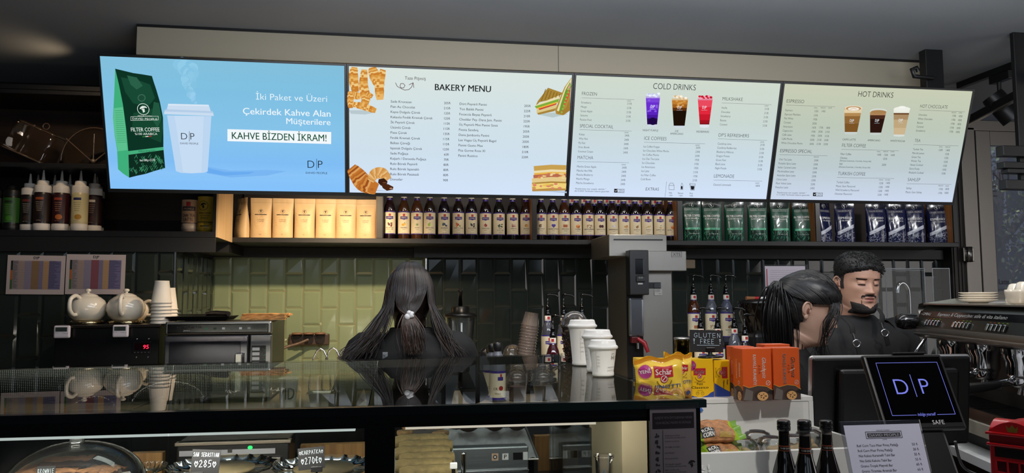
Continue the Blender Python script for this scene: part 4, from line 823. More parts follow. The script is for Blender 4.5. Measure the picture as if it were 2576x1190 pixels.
def blue_bag(label, loc, rz, seed, dark=False):
    o = thing('coffee_bag', label, 'coffee bag', loc, rz, 'navy coffee bags on the wall shelf'); b = MB(); f = pouch(b, .120, .265, .062, NAV, WHB, .86, .0032, seed)
    skin(b, f, -.0565, .0565, .21, .262, C('#0c0e20', .2, coat=.5)); skin(b, f, -.0575, .058, .040, .062, WHB, .0007, 10, 3, .055); on(b, f)
    q = random.Random(seed)
    for k in range(46):
        x = q.uniform(-.049, .049); z = q.uniform(.008, max(.014, .032 + (x + .07) * .36)); a = q.uniform(0, 3.1); r = q.uniform(.004, .009)
        b.line([(x - r * math.cos(a), z - r * math.sin(a)), (x + r * .2 * math.sin(a), z - r * .2 * math.cos(a)), (x + r * math.cos(a), z + r * math.sin(a))], .0010, WHB, .0003 + k * .00001)
    bust_logo(b, 0, .226, .014, SIL, .0005); b.line([(-.042, .190), (.042, .190), (.042, .202), (-.042, .202)], .0012, C('#8f8478'), .0003, True); b.text('DAVID PEOPLE', SIL, 0, .193, .0055, .0003, 'C', width=.074)
    b.text('ESPRESSO', WHITE, 0, .145, .0135, .0003, 'C', width=.080, off=.02); b.text('%100 ARABICA', WHITE, .004, .131, .0075, .0003, 'C', width=.072); b.text('FRESH ROASTED', C('#6f7488'), .004, .072, .006, .0014, 'C', width=.055, rot=.37)
    b.fn = None; b.build('pouch', o); return o
for k, (zx, rz, dy) in enumerate(((1310, .75, .02), (1482, .10, .0), (1745, .18, -.01), (1928, .05, .0), (2095, -.02, .0), (2305, -.10, .01))):
    q = px(1700 + zx / 3.481, 592, 4.42)
    blue_bag(['navy coffee bag turned away against the bay divider', 'navy coffee bag standing alone beside the turned one', 'navy coffee bag showing a pale silver side', 'navy coffee bag with a creased top, fourth of the navy row', 'fifth navy coffee bag of the row', 'dark wrinkled navy coffee bag at the shelf end by the glass door'][k], (q.x, 4.42 + dy, ZS), rz - .42, 40 + k)

# -- sauce bottles, tins and clear boxes in the left niche
def sauce(label, loc, body, lab, h=.298, rz=0., cap=None, group='sauce bottles in the dark niche'):
    o = thing('sauce_bottle', label, 'bottle', loc, rz, group); wh = cap or C('#e6ded6', .45); R = .0375; k = h / .298
    b = MB(); b.lathe([(0, 0), (.035, 0), (R, .003), (R, .034 * k), (.0365, .036 * k)], wh, 24).lathe([(R, .036 * k), (R, .186 * k), (.034, .19 * k)], C(body, .35), 24, False); b.build('bottle_body', o)
    b = MB(); b.fn = wrap(R + .0005)
    n = 16; b.add([(-.055 + .11 * i / n, 0, z) for i in range(n + 1) for z in (.045 * k, .178 * k)], [(2 * i, 2 * i + 2, 2 * i + 3, 2 * i + 1) for i in range(n)], C(lab[0], .45), True)
    b.rect(-.018, .150 * k, 0, .162 * k, C(lab[1], .5), .0004); b.rect(0, .150 * k, .018, .162 * k, C(lab[1], .5), .0004)
    for j in range(5): b.rect(-.014 + j, .13, -.014, .13, C(lab[2]), .0004) if 0 else b.text('TOPPING SAUCE', C(lab[2], .5), 0, .136 * k - .010 * j, .0042, .0004, 'C', width=.034 - .003 * j)
    b.disc(.006, .068 * k, .016, .013, C(lab[3], .5), .0004, 12); b.text('NET 750 g', C(lab[2], .5), 0, .048 * k, .0032, .0006, 'C'); b.build('paper_label', o)
    b = MB(); b.lathe([(.0372, .186 * k), (.0372, .216 * k), (.035, .222 * k), (.026, .224 * k), (.0258, .243 * k), (.024, .246 * k), (.0085, .248 * k), (.0032, .298 * k), (0, .298 * k)], wh, 24); b.build('nozzle_cap', o); return o
for k, (zx, Y, lb, body, lab) in enumerate([(285, 4.09, 'dark sauce bottle with white nozzle, first past the green bottle', '#1a1413', ['#201716', '#6d2a22', '#cfc2b0', '#3a2a20']), (415, 4.05, 'chocolate sauce bottle with the tallest white nozzle, dark brown label', '#1d1210', ['#2a1712', '#a34b20', '#d6c8b4', '#120a08']), (600, 4.06, 'caramel sauce bottle with dark red label and caramel cubes', '#2a0f14', ['#3a141a', '#a5432a', '#d8a07a', '#b8672a']), (790, 4.05, 'white chocolate sauce bottle with cream label', '#cfc096', ['#d8cb9a', '#2a2a5a', '#5a5040', '#b5852f']), (930, 4.13, 'sauce bottle turned to show its seam, nearest the screen', '#24100f', ['#2b1413', '#cbbfb2', '#b08a7a', '#3a1a18']), (362, 4.20, 'sauce bottle behind the chocolate one, grey nozzle showing', '#191213', ['#201617', '#4a2a2a', '#8a7a6a', '#2a1a1a']), (530, 4.20, 'sauce bottle in the back row left of the caramel one', '#191213', ['#201617', '#4a2a2a', '#8a7a6a', '#2a1a1a']), (682, 4.18, 'dark red sauce bottle behind the caramel one', '#2a0f14', ['#3a141a', '#7a2a2a', '#a87a6a', '#3a1a1a']), (955, 4.24, 'sauce bottle at the back behind the seam side one', '#191213', ['#201617', '#4a2a2a', '#8a7a6a', '#2a1a1a'])]):
    q = px(zx / 3.963, 560, Y); sauce(lb, (q.x, Y, ZS), body, lab, .298 if k else .285)
sauce('green labelled sauce bottle with dark cap beside the frame edge', (px(110 / 3.963, 560, 4.08).x, 4.08, ZS), '#111210', ['#2a5a1c', '#14240e', '#8aa070', '#3f7a22'], .27, cap=C('#141413', .4)); sauce('dark bottle cut by the frame edge next to the green one', (px(-16, 560, 4.09).x, 4.09, ZS), '#121211', ['#4a4a46', '#2a2a2a', '#8a8a80', '#30302e'], .27, cap=C('#141413', .4))
def tin(label, loc, R, h, c, c2, ink, fnc):
    o = thing('drink_powder_tin', label, 'tin', loc, 0, 'powder tins in the niche'); b = MB(); b.lathe([(0, 0), (R, 0), (R, h - .004), (R + .001, h - .003), (R + .001, h)], C(c, .4), 28, False); b.lathe([(R - .002, .006), (R + .0004, .006), (R + .0004, h * .27), (R - .002, h * .27)], C(c2, .45), 28, False); b.lathe([(R + .0006, h * .27), (R + .0006, h * .29)], C(ink, .5), 28, False)
    b.lathe([(R + .001, h), (R - .002, h), (R - .003, h - .004), (0, h - .004)], C('#8a8478', .3, 1), 28); b.fn = wrap(R + .0005); fnc(b, C(ink, .5), h); b.fn = None; b.build('can', o)
def chai(b, i, h):
    b.rect(-.010, h * .80, 0, h * .93, LRED, .0003).rect(0, h * .80, .010, h * .93, LRED, .0003)
    for k in range(6): b.rect(-.033 + .011 * k, h * .66, -.022 + .011 * k, h * .79, C('#20203a', .5), .0003)
    b.text('SIMONELLI', C('#d6b898'), 0, h * .69, h * .06, .0006, 'C', width=.052); b.text('CHAI TEA', i, 0, h * .47, h * .09, .0006, 'C', width=.062, off=.02); b.text('LATTE', i, 0, h * .34, h * .1, .0006, 'C', width=.048, off=.02)
def yel(b, i, h):
    bust_logo(b, -.008, h * .74, h * .13, i, .0004); b.text('BANANA FLAVORED', i, 0, h * .51, h * .045, .0006, 'C', width=.06, off=.02); b.text('AND POWDER', i, 0, h * .44, h * .04, .0006, 'C', width=.046); b.text('BEVERAGE', i, 0, h * .37, h * .045, .0006, 'C', width=.036)
    b.rect(-.022, h * .155, 0, h * .185, i, .0006).rect(0, h * .155, .022, h * .185, i, .0006); b.text('POWDER', i, 0, h * .09, h * .03, .0006, 'C')
q = px(478, 560, 4.07); tin('cream chai tea latte tin beside the yellow tin', (q.x, 4.07, ZS), .040, .162, '#c9a88c', '#9a8f88', '#33203a', chai)
q = px(519, 560, 4.06); tin('yellow banana powder tin next to the end panel', (q.x, 4.06, ZS), .042, .178, '#b59a2f', '#a88c2a', '#1a1710', yel)
CLR = GLASS('#efe6dc', 1.3, .02, 1.5, .025, '#c9a07a'); RIM = GLASS('#d8c8b8', 2.2, .05, 1.6, .22, '#b89a80')
o = thing('clear_food_cover', 'clear square plastic lid tilted on the upper niche shelf', 'lid', (px(92, 417, 4.12).x, 4.12, ZS + .447), 0, 'clear plastic lids on the niche shelf', 0, .42, .85)
b = MB(); 
def rsq(h, w, r, n=5): return [(sx * (w - r) + r * math.cos(a), sy * (w - r) * .8 + r * math.sin(a), h) for sx, sy, a0 in ((1, 1, 0), (-1, 1, PI / 2), (-1, -1, PI), (1, -1, 1.5 * PI)) for a in [a0 + PI / 2 * k / n for k in range(n + 1)]]
b.loft([rsq(-.10, .125, .03), rsq(.06, .118, .03), rsq(.085, .10, .03)], CLR); b.build('shell', o)
b = MB(); b.tube(rsq(-.10, .126, .03) + [rsq(-.10, .126, .03)[0]], .0035, RIM, 6); b.tube(rsq(.075, .112, .03) + [rsq(.075, .112, .03)[0]], .0022, RIM, 6); b.build('rim', o)
b = MB(); b.tube([(.0 + .018 * math.cos(t * .5), 0, .105 + .018 * math.sin(t * .5)) for t in range(14)], .003, RIM, 6); b.build('ring_handle', o)
o = thing('clear_food_cover', 'clear round plastic dome lying on the upper niche shelf beside the screen', 'lid', (px(252, 417, 4.13).x, 4.13, ZS + .345), 0, 'clear plastic lids on the niche shelf', 0, 0, .9)
b = MB(); n = 20; b.loft([[(.165 * math.cos(PI * k / n) * s_, y, .185 * math.sin(PI * k / n) * s_) for k in range(n + 1)] for y, s_ in ((-.10, 1.), (.0, 1.), (.06, .9), (.10, .6))], CLR, False, True, False); b.build('shell', o)
b = MB(); b.tube([(.165 * math.cos(PI * k / n), -.10, .185 * math.sin(PI * k / n)) for k in range(n + 1)], .003, RIM, 6); b.tube([(-.14, -.105, .12), (.0, -.105, -.008)], .004, RIM, 6); b.tube([(.0, -.105, -.008), (.14, -.105, .12)], .004, RIM, 6); b.tube([(0, -.104, -.005), (0, -.104, .15)], .003, RIM, 6); b.build('rim', o)
b = MB(); b.ball((0, -.105, .0), .014, C('#8a7868', .15, .6), 12, 8); b.build('knob', o)
# paper charts on the left wall
def chart(label, x0, x1, y0, y1, hot, rz):
    a, c = px(x0, y1, 3.96), px(x1, y0, 3.96); W, H = c.x - a.x, c.z - a.z
    o = thing('paper_chart', label, 'paper chart', (a.x, 3.962, a.z), 0, 'paper charts on the left wall', 0, rz); pp = C('#b9a9a6', .6)
    b = MB().box(0, -.002, 0, W, 0, H, pp); g = [C(h, .6) for h in ('#8f8284', '#a08a80', '#8a7f92', hot, '#77708c', '#b08a62', '#6a6488')]
    xs = [.10, .20, .30, .42, .55, .62, .72, .93]
    for k in range(7): b.rect(W * xs[k], H * .13, W * xs[k + 1], H * .86, g[k], .0024)
    for k in range(26): 
        z = H * (.14 + .027 * k); b.line([(W * .09, z), (W * .93, z)], .0006, C('#5a5058', .6), .0028)
        q = random.Random(k); b.line([(W * .73, z + .006), (W * (.8 + .12 * q.random()), z + .006)], .0022, C('#3f3a55', .6), .0029); b.line([(W * .11, z + .006), (W * (.13 + .06 * q.random()), z + .006)], .0016, C('#4a4444', .6), .0029)
    for k, h in enumerate(('#3a5a2c', '#a05a20', '#16241c')): b.rect(W * .065, H * (.13 + .243 * k), W * .10, H * (.13 + .243 * (k + 1)), C(h, .6), .003)
    b.text('D|P', DARKINK, W * .5, H * .905, .012, .003, 'C', off=.01); b.build('sheet', o)
chart('paper price chart nearest the frame edge on the dark wall', 14, 164, 642, 740, '#8a6a48', .012); chart('paper chart with a red column above the teapots', 163, 316, 640, 740, '#84454e', .008)
# ------------------------------------------------------------------ machines and wares on the back counters
ZB = 1.061
def gx(x, y, Y): return px(x, y, Y).x
PORC = C('#e3d8c6', .16, 0, .6, coat=.4); STEELP = STEEL('#b5b2ac', .3)
# hot water boiler under the teapots
bx0, bx1 = gx(137, 850, 3.60), gx(400, 850, 3.60); ZBO = 1.393
o = thing('water_boiler', 'black water boiler with red 95 display carrying the teapots', 'boiler', ((bx0 + bx1) / 2, 3.60, ZB)); hw_ = (bx1 - bx0) / 2
MB().box(-hw_, 0, .012, hw_, .345, ZBO - ZB - .012, C('#0a0a0b', .3), .004).build('case', o)
MB().box(-hw_ - .012, -.012, ZBO - ZB - .014, hw_ + .008, .355, ZBO - ZB - .001, C('#1d1a17', .25), .003).build('top_plate', o)
b = MB(); dx, dz = gx(358, 874, 3.6) - o.location.x, px(358, 874, 3.6).z - ZB
b.box(dx - .040, -.006, dz - .028, dx + .036, 0, dz + .026, C('#101012', .25), .002).rect(dx - .030, dz - .012, dx + .032, dz + .018, C('#1a0608', .1), .0065).text('95', E('#ff2a48', 2.2), dx + .028, dz - .006, .017, .007, 'R', off=.03, shear=.08)
for k in range(5): b.disc(dx - .028 + .014 * k, dz - .021, .003, .002, C('#55555a'), .0066, 8)
for sx in (-.022, .026):
    for sz in (.036, -.042): b.ball((dx + sx, -.003, dz + sz), .0035, CHROME, 8, 6)
b.build('control_panel', o)
for sx in (-1, 1):
    for sy in (.03, .31): MB().lathe([(.012, 0), (.012, .014)], BLACK, 10, x=sx * (hw_ - .03), y=sy).build('foot', o)
def timer(label, x, y):
    q = px(x, y, 3.585); o = thing('kitchen_timer', label, 'timer', (q.x, 3.587, q.z), 0, 'kitchen timers on the boiler'); w_ = .032
    MB().box(-w_, -.016, -.026, w_, 0, .027, C('#d9cfd3', .4), .006).build('case', o)
    b = MB(); b.rect(-.024, .002, .022, .020, C('#39403b', .2), .0165); b.text('00:00', C('#1c211e'), .018, .006, .009, .017, 'R'); b.rect(-.027, -.004, -.012, -.0025, C('#9a9396'), .0165).rect(.002, -.005, .014, -.0035, C('#9a9396'), .0165).rect(.012, -.007, .026, -.0055, C('#9a9396'), .0165); b.build('display', o)
timer('white kitchen timer on the boiler below the handle of the left teapot', 158, 835); timer('white kitchen timer on the boiler beneath the middle teapot', 305, 833)
def teapot(label, x, Y, rz, k=1., base=True):
    X = gx(x, 800, Y); o = thing('teapot', label, 'teapot', (X, Y, ZBO), rz, 'white teapots on the boiler')
    pr = [(.050, .016), (.060, .020), (.078, .040), (.087, .066), (.086, .088), (.075, .112), (.056, .128), (.045, .133)]
    b = MB(); b.lathe([(r * k, z * k) for r, z in pr], PORC, 36); b.build('pot_body', o)
    b = MB(); b.lathe([(.046 * k, .132 * k), (.044 * k, .137 * k), (.026 * k, .146 * k), (.007 * k, .149 * k), (.006 * k, .153 * k), (.013 * k, .158 * k), (.0145 * k, .163 * k), (.009 * k, .169 * k), (0, .170 * k)], PORC, 28); b.build('lid', o)
    b = MB(); P = spline([(0, -.058 * k, .124 * k), (0, -.088 * k, .136 * k), (0, -.122 * k, .118 * k), (0, -.126 * k, .075 * k), (0, -.104 * k, .048 * k), (0, -.080 * k, .046 * k)], 5); b.tube(P, .0095 * k, PORC, 10, True, 1.0); b.build('handle', o)
    b = MB(); b.tube(spline([(0, .070 * k, .055 * k), (0, .090 * k, .075 * k), (0, .097 * k, .104 * k), (0, .104 * k, .118 * k)], 4), [.020 * k, .019 * k, .018 * k, .017 * k, .015 * k, .014 * k, .013 * k, .012 * k, .011 * k, .0105 * k, .010 * k, .010 * k, .0098 * k], PORC, 12); b.build('spout', o)
    if base:
        b = MB(); b.lathe([(.076 * k, 0), (.078 * k, .003), (.078 * k, .010), (.070 * k, .015), (.052 * k, .016), (.05 * k, 0)], C('#c9b48c', .12, 1.), 32); b.build('warming_ring', o)
    return o
teapot('white teapot on the left of the boiler with its handle turned forward', 219, 3.735, -.28, .92); teapot('white teapot at the middle of the boiler, handle facing out', 316, 3.735, .10, .92); teapot('white teapot half hidden behind the other two, handle to the side', 338, 3.893, 1.45, .74)
CUPP = C('#d9cfc0', .6)
def paper_cup(o, R0=.042, R1=.030, H=.098, mat=CUPP, text='D|P', mark=DARKINK):
    b = MB(); b.lathe([(R1 * .9, .006), (R1, .0), (R1, .004), (R0, H - .004), (R0 + .0025, H - .003), (R0 + .003, H), (R0 + .001, H + .001), (R0 - .0008, H - .002), (R1 - .0006, .008), (0, .008)], mat, 28, False)
    if text:
        b.fn = lambda x, y, z: ((R1 + (R0 - R1) * z / H - y + .0005) * math.sin(x / R1), -(R1 + (R0 - R1) * z / H - y + .0005) * math.cos(x / R1), z)
        b.text(text, mark, 0, H * .5, .014, 0, 'C'); b.text('DAVID PEOPLE', mark, 0, H * .38, .004, 0, 'C'); b.fn = None
    b.build('cup_body', o)
def inv_stack(label_top, label_in, x, Y, n, pitch=.0150):
    first = None
    for k in range(n):
        z = ZBO + .098 + pitch * k + .0015; lab = label_top if k == n - 1 else label_in
        if first is None: first = thing('paper_cup', lab, 'cup', (gx(x, 800, Y), Y, z), 0, 'upside down paper cups on the boiler', PI); paper_cup(first)
        else: dup(first, lab, (gx(x, 800, Y), Y, z), random.uniform(-.5, .5), 'upside down paper cups on the boiler', PI)
inv_stack('upside down paper cup topping the front cup stack beside the microwave', 'upside down paper cup inside the front stack beside the microwave, rim showing', 405, 3.655, 7); inv_stack('upside down paper cup topping the shorter stack behind', 'upside down paper cup inside the shorter rear stack', 421, 3.75, 5)

# microwave oven
mx0, mx1 = gx(414, 900, 3.5), gx(683, 900, 3.5); mt = px(550, 808, 3.5).z - ZB
o = thing('microwave_oven', 'steel commercial microwave oven with numbered keypad', 'microwave', ((mx0 + mx1) / 2, 3.5, ZB)); W = (mx1 - mx0) / 2
MB().box(-W + .004, .015, .012, W - .004, .43, mt - .004, C('#2a2825', .38, .6), .004).build('case', o)
b = MB(); b.box(-W, -.012, mt - .056, W, .02, mt, STEELP, .008).box(-W + .010, -.0145, mt - .050, W - .012, -.005, mt - .010, C('#0b0b0c', .15), .004)
b.text('MENUMASTER', C('#b9b9b9', .3), -W + .05, mt - .029, .0085, .0152, width=.10, off=.01); b.text('jetwave', C('#b9b9b9', .3), -W + .075, mt - .041, .006, .0152, shear=.3)
for k, h in enumerate(('#3f6b4e', '#2a3a32', '#bdbdbd', '#55605a', '#c9c9c9', '#8a8f8c')): b.rect(W * (.02 + .16 * k) - .06, mt - .035, W * (.02 + .16 * k) - .048, mt - .026, C(h, .4), .0152)
b.rect(W * .62, mt - .044, W * .9, mt - .016, C('#15171a', .1), .0150); b.build('control_panel', o)
b = MB(); dw = W * .56; b.box(-W, -.012, .02, dw, .018, mt - .060, C('#77757a', .22, .9), .005).box(-W + .02, -.0135, .05, dw - .03, -.01, mt - .085, C('#55545a', .16, .9), .002); dr = b.build('door', o)
b = MB(); b.box(dw - .048, -.045, .05, dw - .018, -.033, mt - .135, STEELP, .004).box(dw - .046, -.035, mt - .155, dw - .02, -.010, mt - .138, STEELP, .003).box(dw - .046, -.035, .052, dw - .02, -.010, .068, STEELP, .003); b.build('door_handle', dr)
b = MB(); b.box(dw + .008, -.012, .02, W, .018, mt - .060, C('#8d8b8a', .3, .8), .004); kx0, kx1 = dw + .014, W - .022
b.box(kx0, -.0138, .04, kx1, -.011, mt - .105, C('#101012', .3)); 
for k in range(10):
    z = mt - .126 - .0205 * k
    if z < .05: break
    b.rect(kx0 + .004, z, kx0 + .034, z + .013, C('#c9c6c2', .5), .0142); b.text(str((k + 1) % 10), C('#e4e4e0', .5), kx0 + .048, z + .001, .011, .0142, 'C', off=.02); b.line([(kx0 + .053, z), (kx0 + .060, z + .004)], .0015, C('#3f8f5a'), .0142)
b.build('keypad', o)
zt = px(550, 797, 3.7).z
o = thing('baking_tray', 'dark tray with utensils on top of the microwave', 'tray', (gx(512, 797, 3.72), 3.72, ZB + mt)); b = MB(); b.loft([[(-.115, -.09, .0), (.115, -.09, .0), (.115, .09, .0), (-.115, .09, .0)], [(-.135, -.11, .018), (.135, -.11, .018), (.135, .11, .018), (-.135, .11, .018)]], C('#151415', .35), True, False); b.build('pan', o)
o = thing('serving_spatula', 'black handled spatula resting in the tray on the microwave', 'spatula', (gx(556, 790, 3.70), 3.70, ZB + mt + .021), -.2); b = MB(); b.tube([(.06, -.06, .008), (-.02, -.01, .010), (-.08, .03, .006)], [.011, .012, .009], C('#1a1718', .35), 10); b.build('handle', o); MB().box(-.20, .0, .0, -.07, .07, .005, C('#3a3634', .3, .8), .002).build('blade', o)
for k in range(3):
    oo = thing('paper_bag', ['brown paper bag at the bottom of the pile on the microwave', 'brown paper bag in the middle of the pile on the microwave', 'crumpled brown paper bag topping the pile on the microwave'][k], 'paper bag', (gx(664, 792, 3.62) + .006 * k, 3.62 + .01 * k, ZB + mt + .0015 + .009 * k), .1 - .14 * k, 'brown paper bags on the microwave')
    q = random.Random(k); b = MB(); n, m = 12, 8; V = []
    for lv in (0, 1):
        for j in range(m + 1):
            for i in range(n + 1): V.append((-.095 + .19 * i / n + q.uniform(-.002, .002), -.06 + .12 * j / m + q.uniform(-.002, .002), lv * .007 + q.uniform(0, .0035) * lv))
    F = [(j * (n + 1) + i, j * (n + 1) + i + 1, (j + 1) * (n + 1) + i + 1, (j + 1) * (n + 1) + i) for j in range(m) for i in range(n)]; N = (n + 1) * (m + 1)
    b.add(V, [f[::-1] for f in F] + [tuple(N + i for i in f) for f in F] + [(i, i + 1, N + i + 1, N + i) for i in range(n)] + [(m * (n + 1) + i + 1, m * (n + 1) + i, N + m * (n + 1) + i, N + m * (n + 1) + i + 1) for i in range(n)] + [(j * (n + 1) + n, (j + 1) * (n + 1) + n, N + (j + 1) * (n + 1) + n, N + j * (n + 1) + n) for j in range(m)], C('#b5834a', .75, vary=.2)); b.build('sheet', oo)
# wall sockets and cable
q = px(778, 853, 4.73); o = thing('wall_socket', 'brown triple wall socket with flip covers on the lit green tiles', 'socket', (q.x, 4.75, q.z)); BR = C('#3d2c20', .45)
MB().box(-.115, -.035, -.035, .115, 0, .03, BR, .006).build('housing', o)
for k in range(3):
    b = MB(); b.lathe([(.030, -.002), (.032, .004), (.028, .008), (0, .009)], C('#7a5a42', .45), 18, x=-.065 + .065 * k, y=-.058, z=.032); b.build('flip_cover', o); b = MB(); b.tube([(-.065 + .065 * k, -.034, .0), (-.065 + .065 * k, -.05, -.002)], .026, C('#161210', .5), 14); b.build('outlet', o)
o = thing('power_cable', 'cable running from the wall socket down behind the microwave', 'cable', (q.x, 4.68, q.z)); b = MB(); b.tube(spline([(0, .0, .0), (-.05, -.02, -.02), (-.15, -.06, -.055), (-.20, -.05, -.13), (-.22, -.02, -.20)], 6), .008, C('#5a4636', .5), 8); b.build('cord', o)
# chrome jugs and rack by the girl
o = thing('wire_rack', 'shiny bent wire rack in front of the green tiles', 'rack', (gx(830, 900, 3.75), 3.75, ZB)); b = MB()
for k in range(4): b.tube([(-.09 + .055 * k + .07 * (1 - math.cos(t * PI / 10)) / 2 * 1.4, .03 * k - .03, .21 * math.sin(t * PI / 10)) for t in range(11)], .0045, CHROME, 8)
b.box(-.10, -.06, 0, .18, .08, .008, CHROME); b.build('wires', o)
o = thing('marked_paper_cup', 'white paper cup with large black letters standing on the back counter near the microwave', 'cup', (gx(725, 1000, 3.30), 3.30, ZB), 0); b = MB(); b.lathe([(.030, 0), (.0295, .004), (.040, .116), (.0425, .118), (.040, .120), (.0375, .116), (.028, .006), (0, .006)], C('#cfc9c2', .6), 28, False); b.fn = lambda x, y, z: ((.0295 + .0105 * z / .116 - y + .0006) * math.sin(x / .034), -(.0295 + .0105 * z / .116 - y + .0006) * math.cos(x / .034), z); b.text('VID', DARKINK, -.004, .036, .046, .0002, 'C', cond=.62, off=.02); b.fn = None; b.build('cup_body', o)
o = thing('steel_tub', 'small steel tub on the back counter beside the marked cup', 'container', (gx(815, 1010, 3.32), 3.32, ZB)); b = MB(); b.loft([[(-.05, -.04, 0), (.05, -.04, 0), (.05, .06, 0), (-.05, .06, 0)], [(-.058, -.045, .055), (.058, -.045, .055), (.058, .065, .055), (-.058, .065, .055)], [(-.054, -.041, .055), (.054, -.041, .055), (.054, .061, .055), (-.054, .061, .055)], [(-.047, -.037, .006), (.047, -.037, .006), (.047, .057, .006), (-.047, .057, .006)]], STEELP, False, False); b.add([(-.047, -.037, .006), (.047, -.037, .006), (.047, .057, .006), (-.047, .057, .006)], [(0, 1, 2, 3)], STEELP); b.build('pan', o)
# blender
o = thing('blender', 'blender with clear jug and black lid beside the girl in black', 'blender', (gx(1158, 880, 3.85), 3.85, ZB)); MB().box(-.085, -.10, 0, .085, .10, .135, C('#161617', .35), .02).build('motor_base', o)
JUG = GLASS('#eef0f0', 1.8, .05, 1.5, .05, '#b9c0c0')
b = MB(); b.lathe([(.050, .135), (.055, .15), (.072, .33), (.074, .345)], JUG, 8, False); b.lathe([(.046, .137), (.051, .152), (.068, .33)], JUG, 8, False); b.build('jug', o)
b = MB(); b.lathe([(.076, .345), (.082, .352), (.080, .362), (.060, .368), (.046, .370), (.046, .395), (.040, .400), (.010, .402), (.010, .40), (.011, .47), (.014, .474), (.010, .478), (0, .478)], C('#131313', .3), 28); b.build('lid', o)
for k in range(3): MB().box(-.004 + .0, -.066 - .004, .17, .004, -.052, .32, C('#c9cfcf', .3)).build('scale_mark', o) if k == 0 else None
o = thing('black_bag', 'crumpled black bag of supplies next to the blender', 'bag', (gx(1226, 890, 3.68), 3.75, ZB)); q = random.Random(2); b = MB(); b.ball((0, 0, .10), (.062, .06, .095), C('#111013', .3, bump=.3, scale=40), 22, 14, lambda x, y, z: (x + .012 * math.sin(z * 60 + x * 40), y + .01 * math.sin(x * 70), max(0, z + .012 * math.sin(x * 90 + y * 50)))); b.build('sack', o)
# clear cups: a leaning nested stack, and domed ones
CC = GLASS('#fbf8f6', 1.6, .04, 1.5, .06, '#f0dfd2')
def clear_cup(o, H=.125, R0=.046, R1=.031):
    b = MB(); b.lathe([(0, .002), (R1, 0), (R0, H), (R0 + .0035, H + .001), (R0 + .0035, H + .004), (R0, H + .003)], CC, 26, False); b.build('cup_wall', o)
f = None; N = 20
for k in range(N):
    X, Y = gx(1333, 890, 3.62), 3.62; loc = (X - .030 + .0135 * k * math.sin(.16), Y, ZB + .117 + .0135 * k * math.cos(.16))
    lab = 'clear plastic cup topping the leaning nested stack' if k == N - 1 else 'clear plastic cup nested inside the leaning stack beside the pump bottles'
    if f is None: f = thing('plastic_cup', lab, 'cup', loc, 0, 'nested clear cups', PI, .16); clear_cup(f, .058, .041, .0325)
    else: dup(f, lab, loc, 0, 'nested clear cups', PI, .16)
o = thing('cup_rack', 'low black block under the leaning stack of clear cups', 'stand', (gx(1328, 890, 3.62), 3.62, ZB)); MB().box(-.09, -.05, 0, .06, .05, .045, BLACK, .004).build('block', o)
def dome_cup(label, x, y, Y, fill, h=.10):
    o = thing('dome_lid_cup', label, 'cup', (gx(x, y, Y), Y, ZB), 0, 'domed plastic cups on the back counter'); clear_cup(o, h, .046, .032)
    b = MB(); b.lathe([(.050, h + .002), (.051, h + .008), (.047, h + .012), (.044, h + .030), (.032, h + .048), (.012, h + .057), (.0, h + .058)], CC, 26, False); b.build('dome_lid', o)
    b = MB(); b.lathe([(.0, .004), (.030, .004), (.030 + .014 * .8, h * .8), (0, h * .82)], C(fill, .5), 20); b.build('filling', o)
dome_cup('domed cup with yellow filling behind the grey sauce bottles', 1290, 890, 3.72, '#a88a45', .16); dome_cup('domed cup with yellow filling in front of the taller one', 1300, 930, 3.50, '#9a7f3f', .10); dome_cup('domed cup with pink filling low behind the glass', 1300, 985, 3.34, '#5a2f3a', .075); dome_cup('empty looking domed cup under the leaning cup stack', 1366, 930, 3.50, '#6a5a55', .10); dome_cup('dark domed cup low behind the glass beside the pink one', 1366, 990, 3.34, '#2a2a2c', .075); dome_cup('domed cup standing furthest along beside the bean cup', 1408, 960, 3.38, '#3a2a22', .085)
def sauce2(label, x, Y, h, lab=True):
    o = thing('squeeze_bottle', label, 'bottle', (gx(x, 950, Y), Y, ZB), 0, 'grey sauce bottles on the back counter'); R = .034; g = C('#6d6f78', .35)
    b = MB(); b.lathe([(0, 0), (R, 0), (R, h * .58), (R * .93, h * .66), (R * .52, h * .82), (R * .48, h * .86)], g, 24, False); b.build('bottle_body', o)
    b = MB(); b.lathe([(R * .55, h * .85), (R * .6, h * .87), (R * .6, h * .97), (R * .5, h), (0, h)], C('#141416', .35), 20); b.build('cap', o)
    b = MB(); b.fn = wrap(R + .0006); n = 14
    for z0, z1, m, ly in ((.012, h * .5, LAB, 0), (.008, .018, PUR, .0003), (h * .48, h * .52, PUR, .0003)): b.add([(-.06 + .12 * i / n, -ly, z) for i in range(n + 1) for z in (z0, z1)], [(2 * i, 2 * i + 2, 2 * i + 3, 2 * i + 1) for i in range(n)], m, True)
    b.rect(-.004, h * .36, .02, h * .42, PUR, .0004); b.rect(.006, h * .42, .014, h * .47, LRED, .0004); b.text('SAUCE', DARKINK, -.004, h * .13, .006, .0004, 'C'); b.disc(.010, h * .23, .010, .010, C('#a5222c'), .0004, 9); b.text('CR', DARKINK, -.014, h * .2, .01, .0004, 'C'); b.build('paper_label', o)
sauce2('grey sauce bottle with red berry label in front of the girl\'s arm', 1252, 3.34, .25); sauce2('grey sauce bottle half hidden behind the front one', 1238, 3.42, .24); sauce2('shorter grey sauce bottle furthest back of the three', 1234, 3.52, .225)
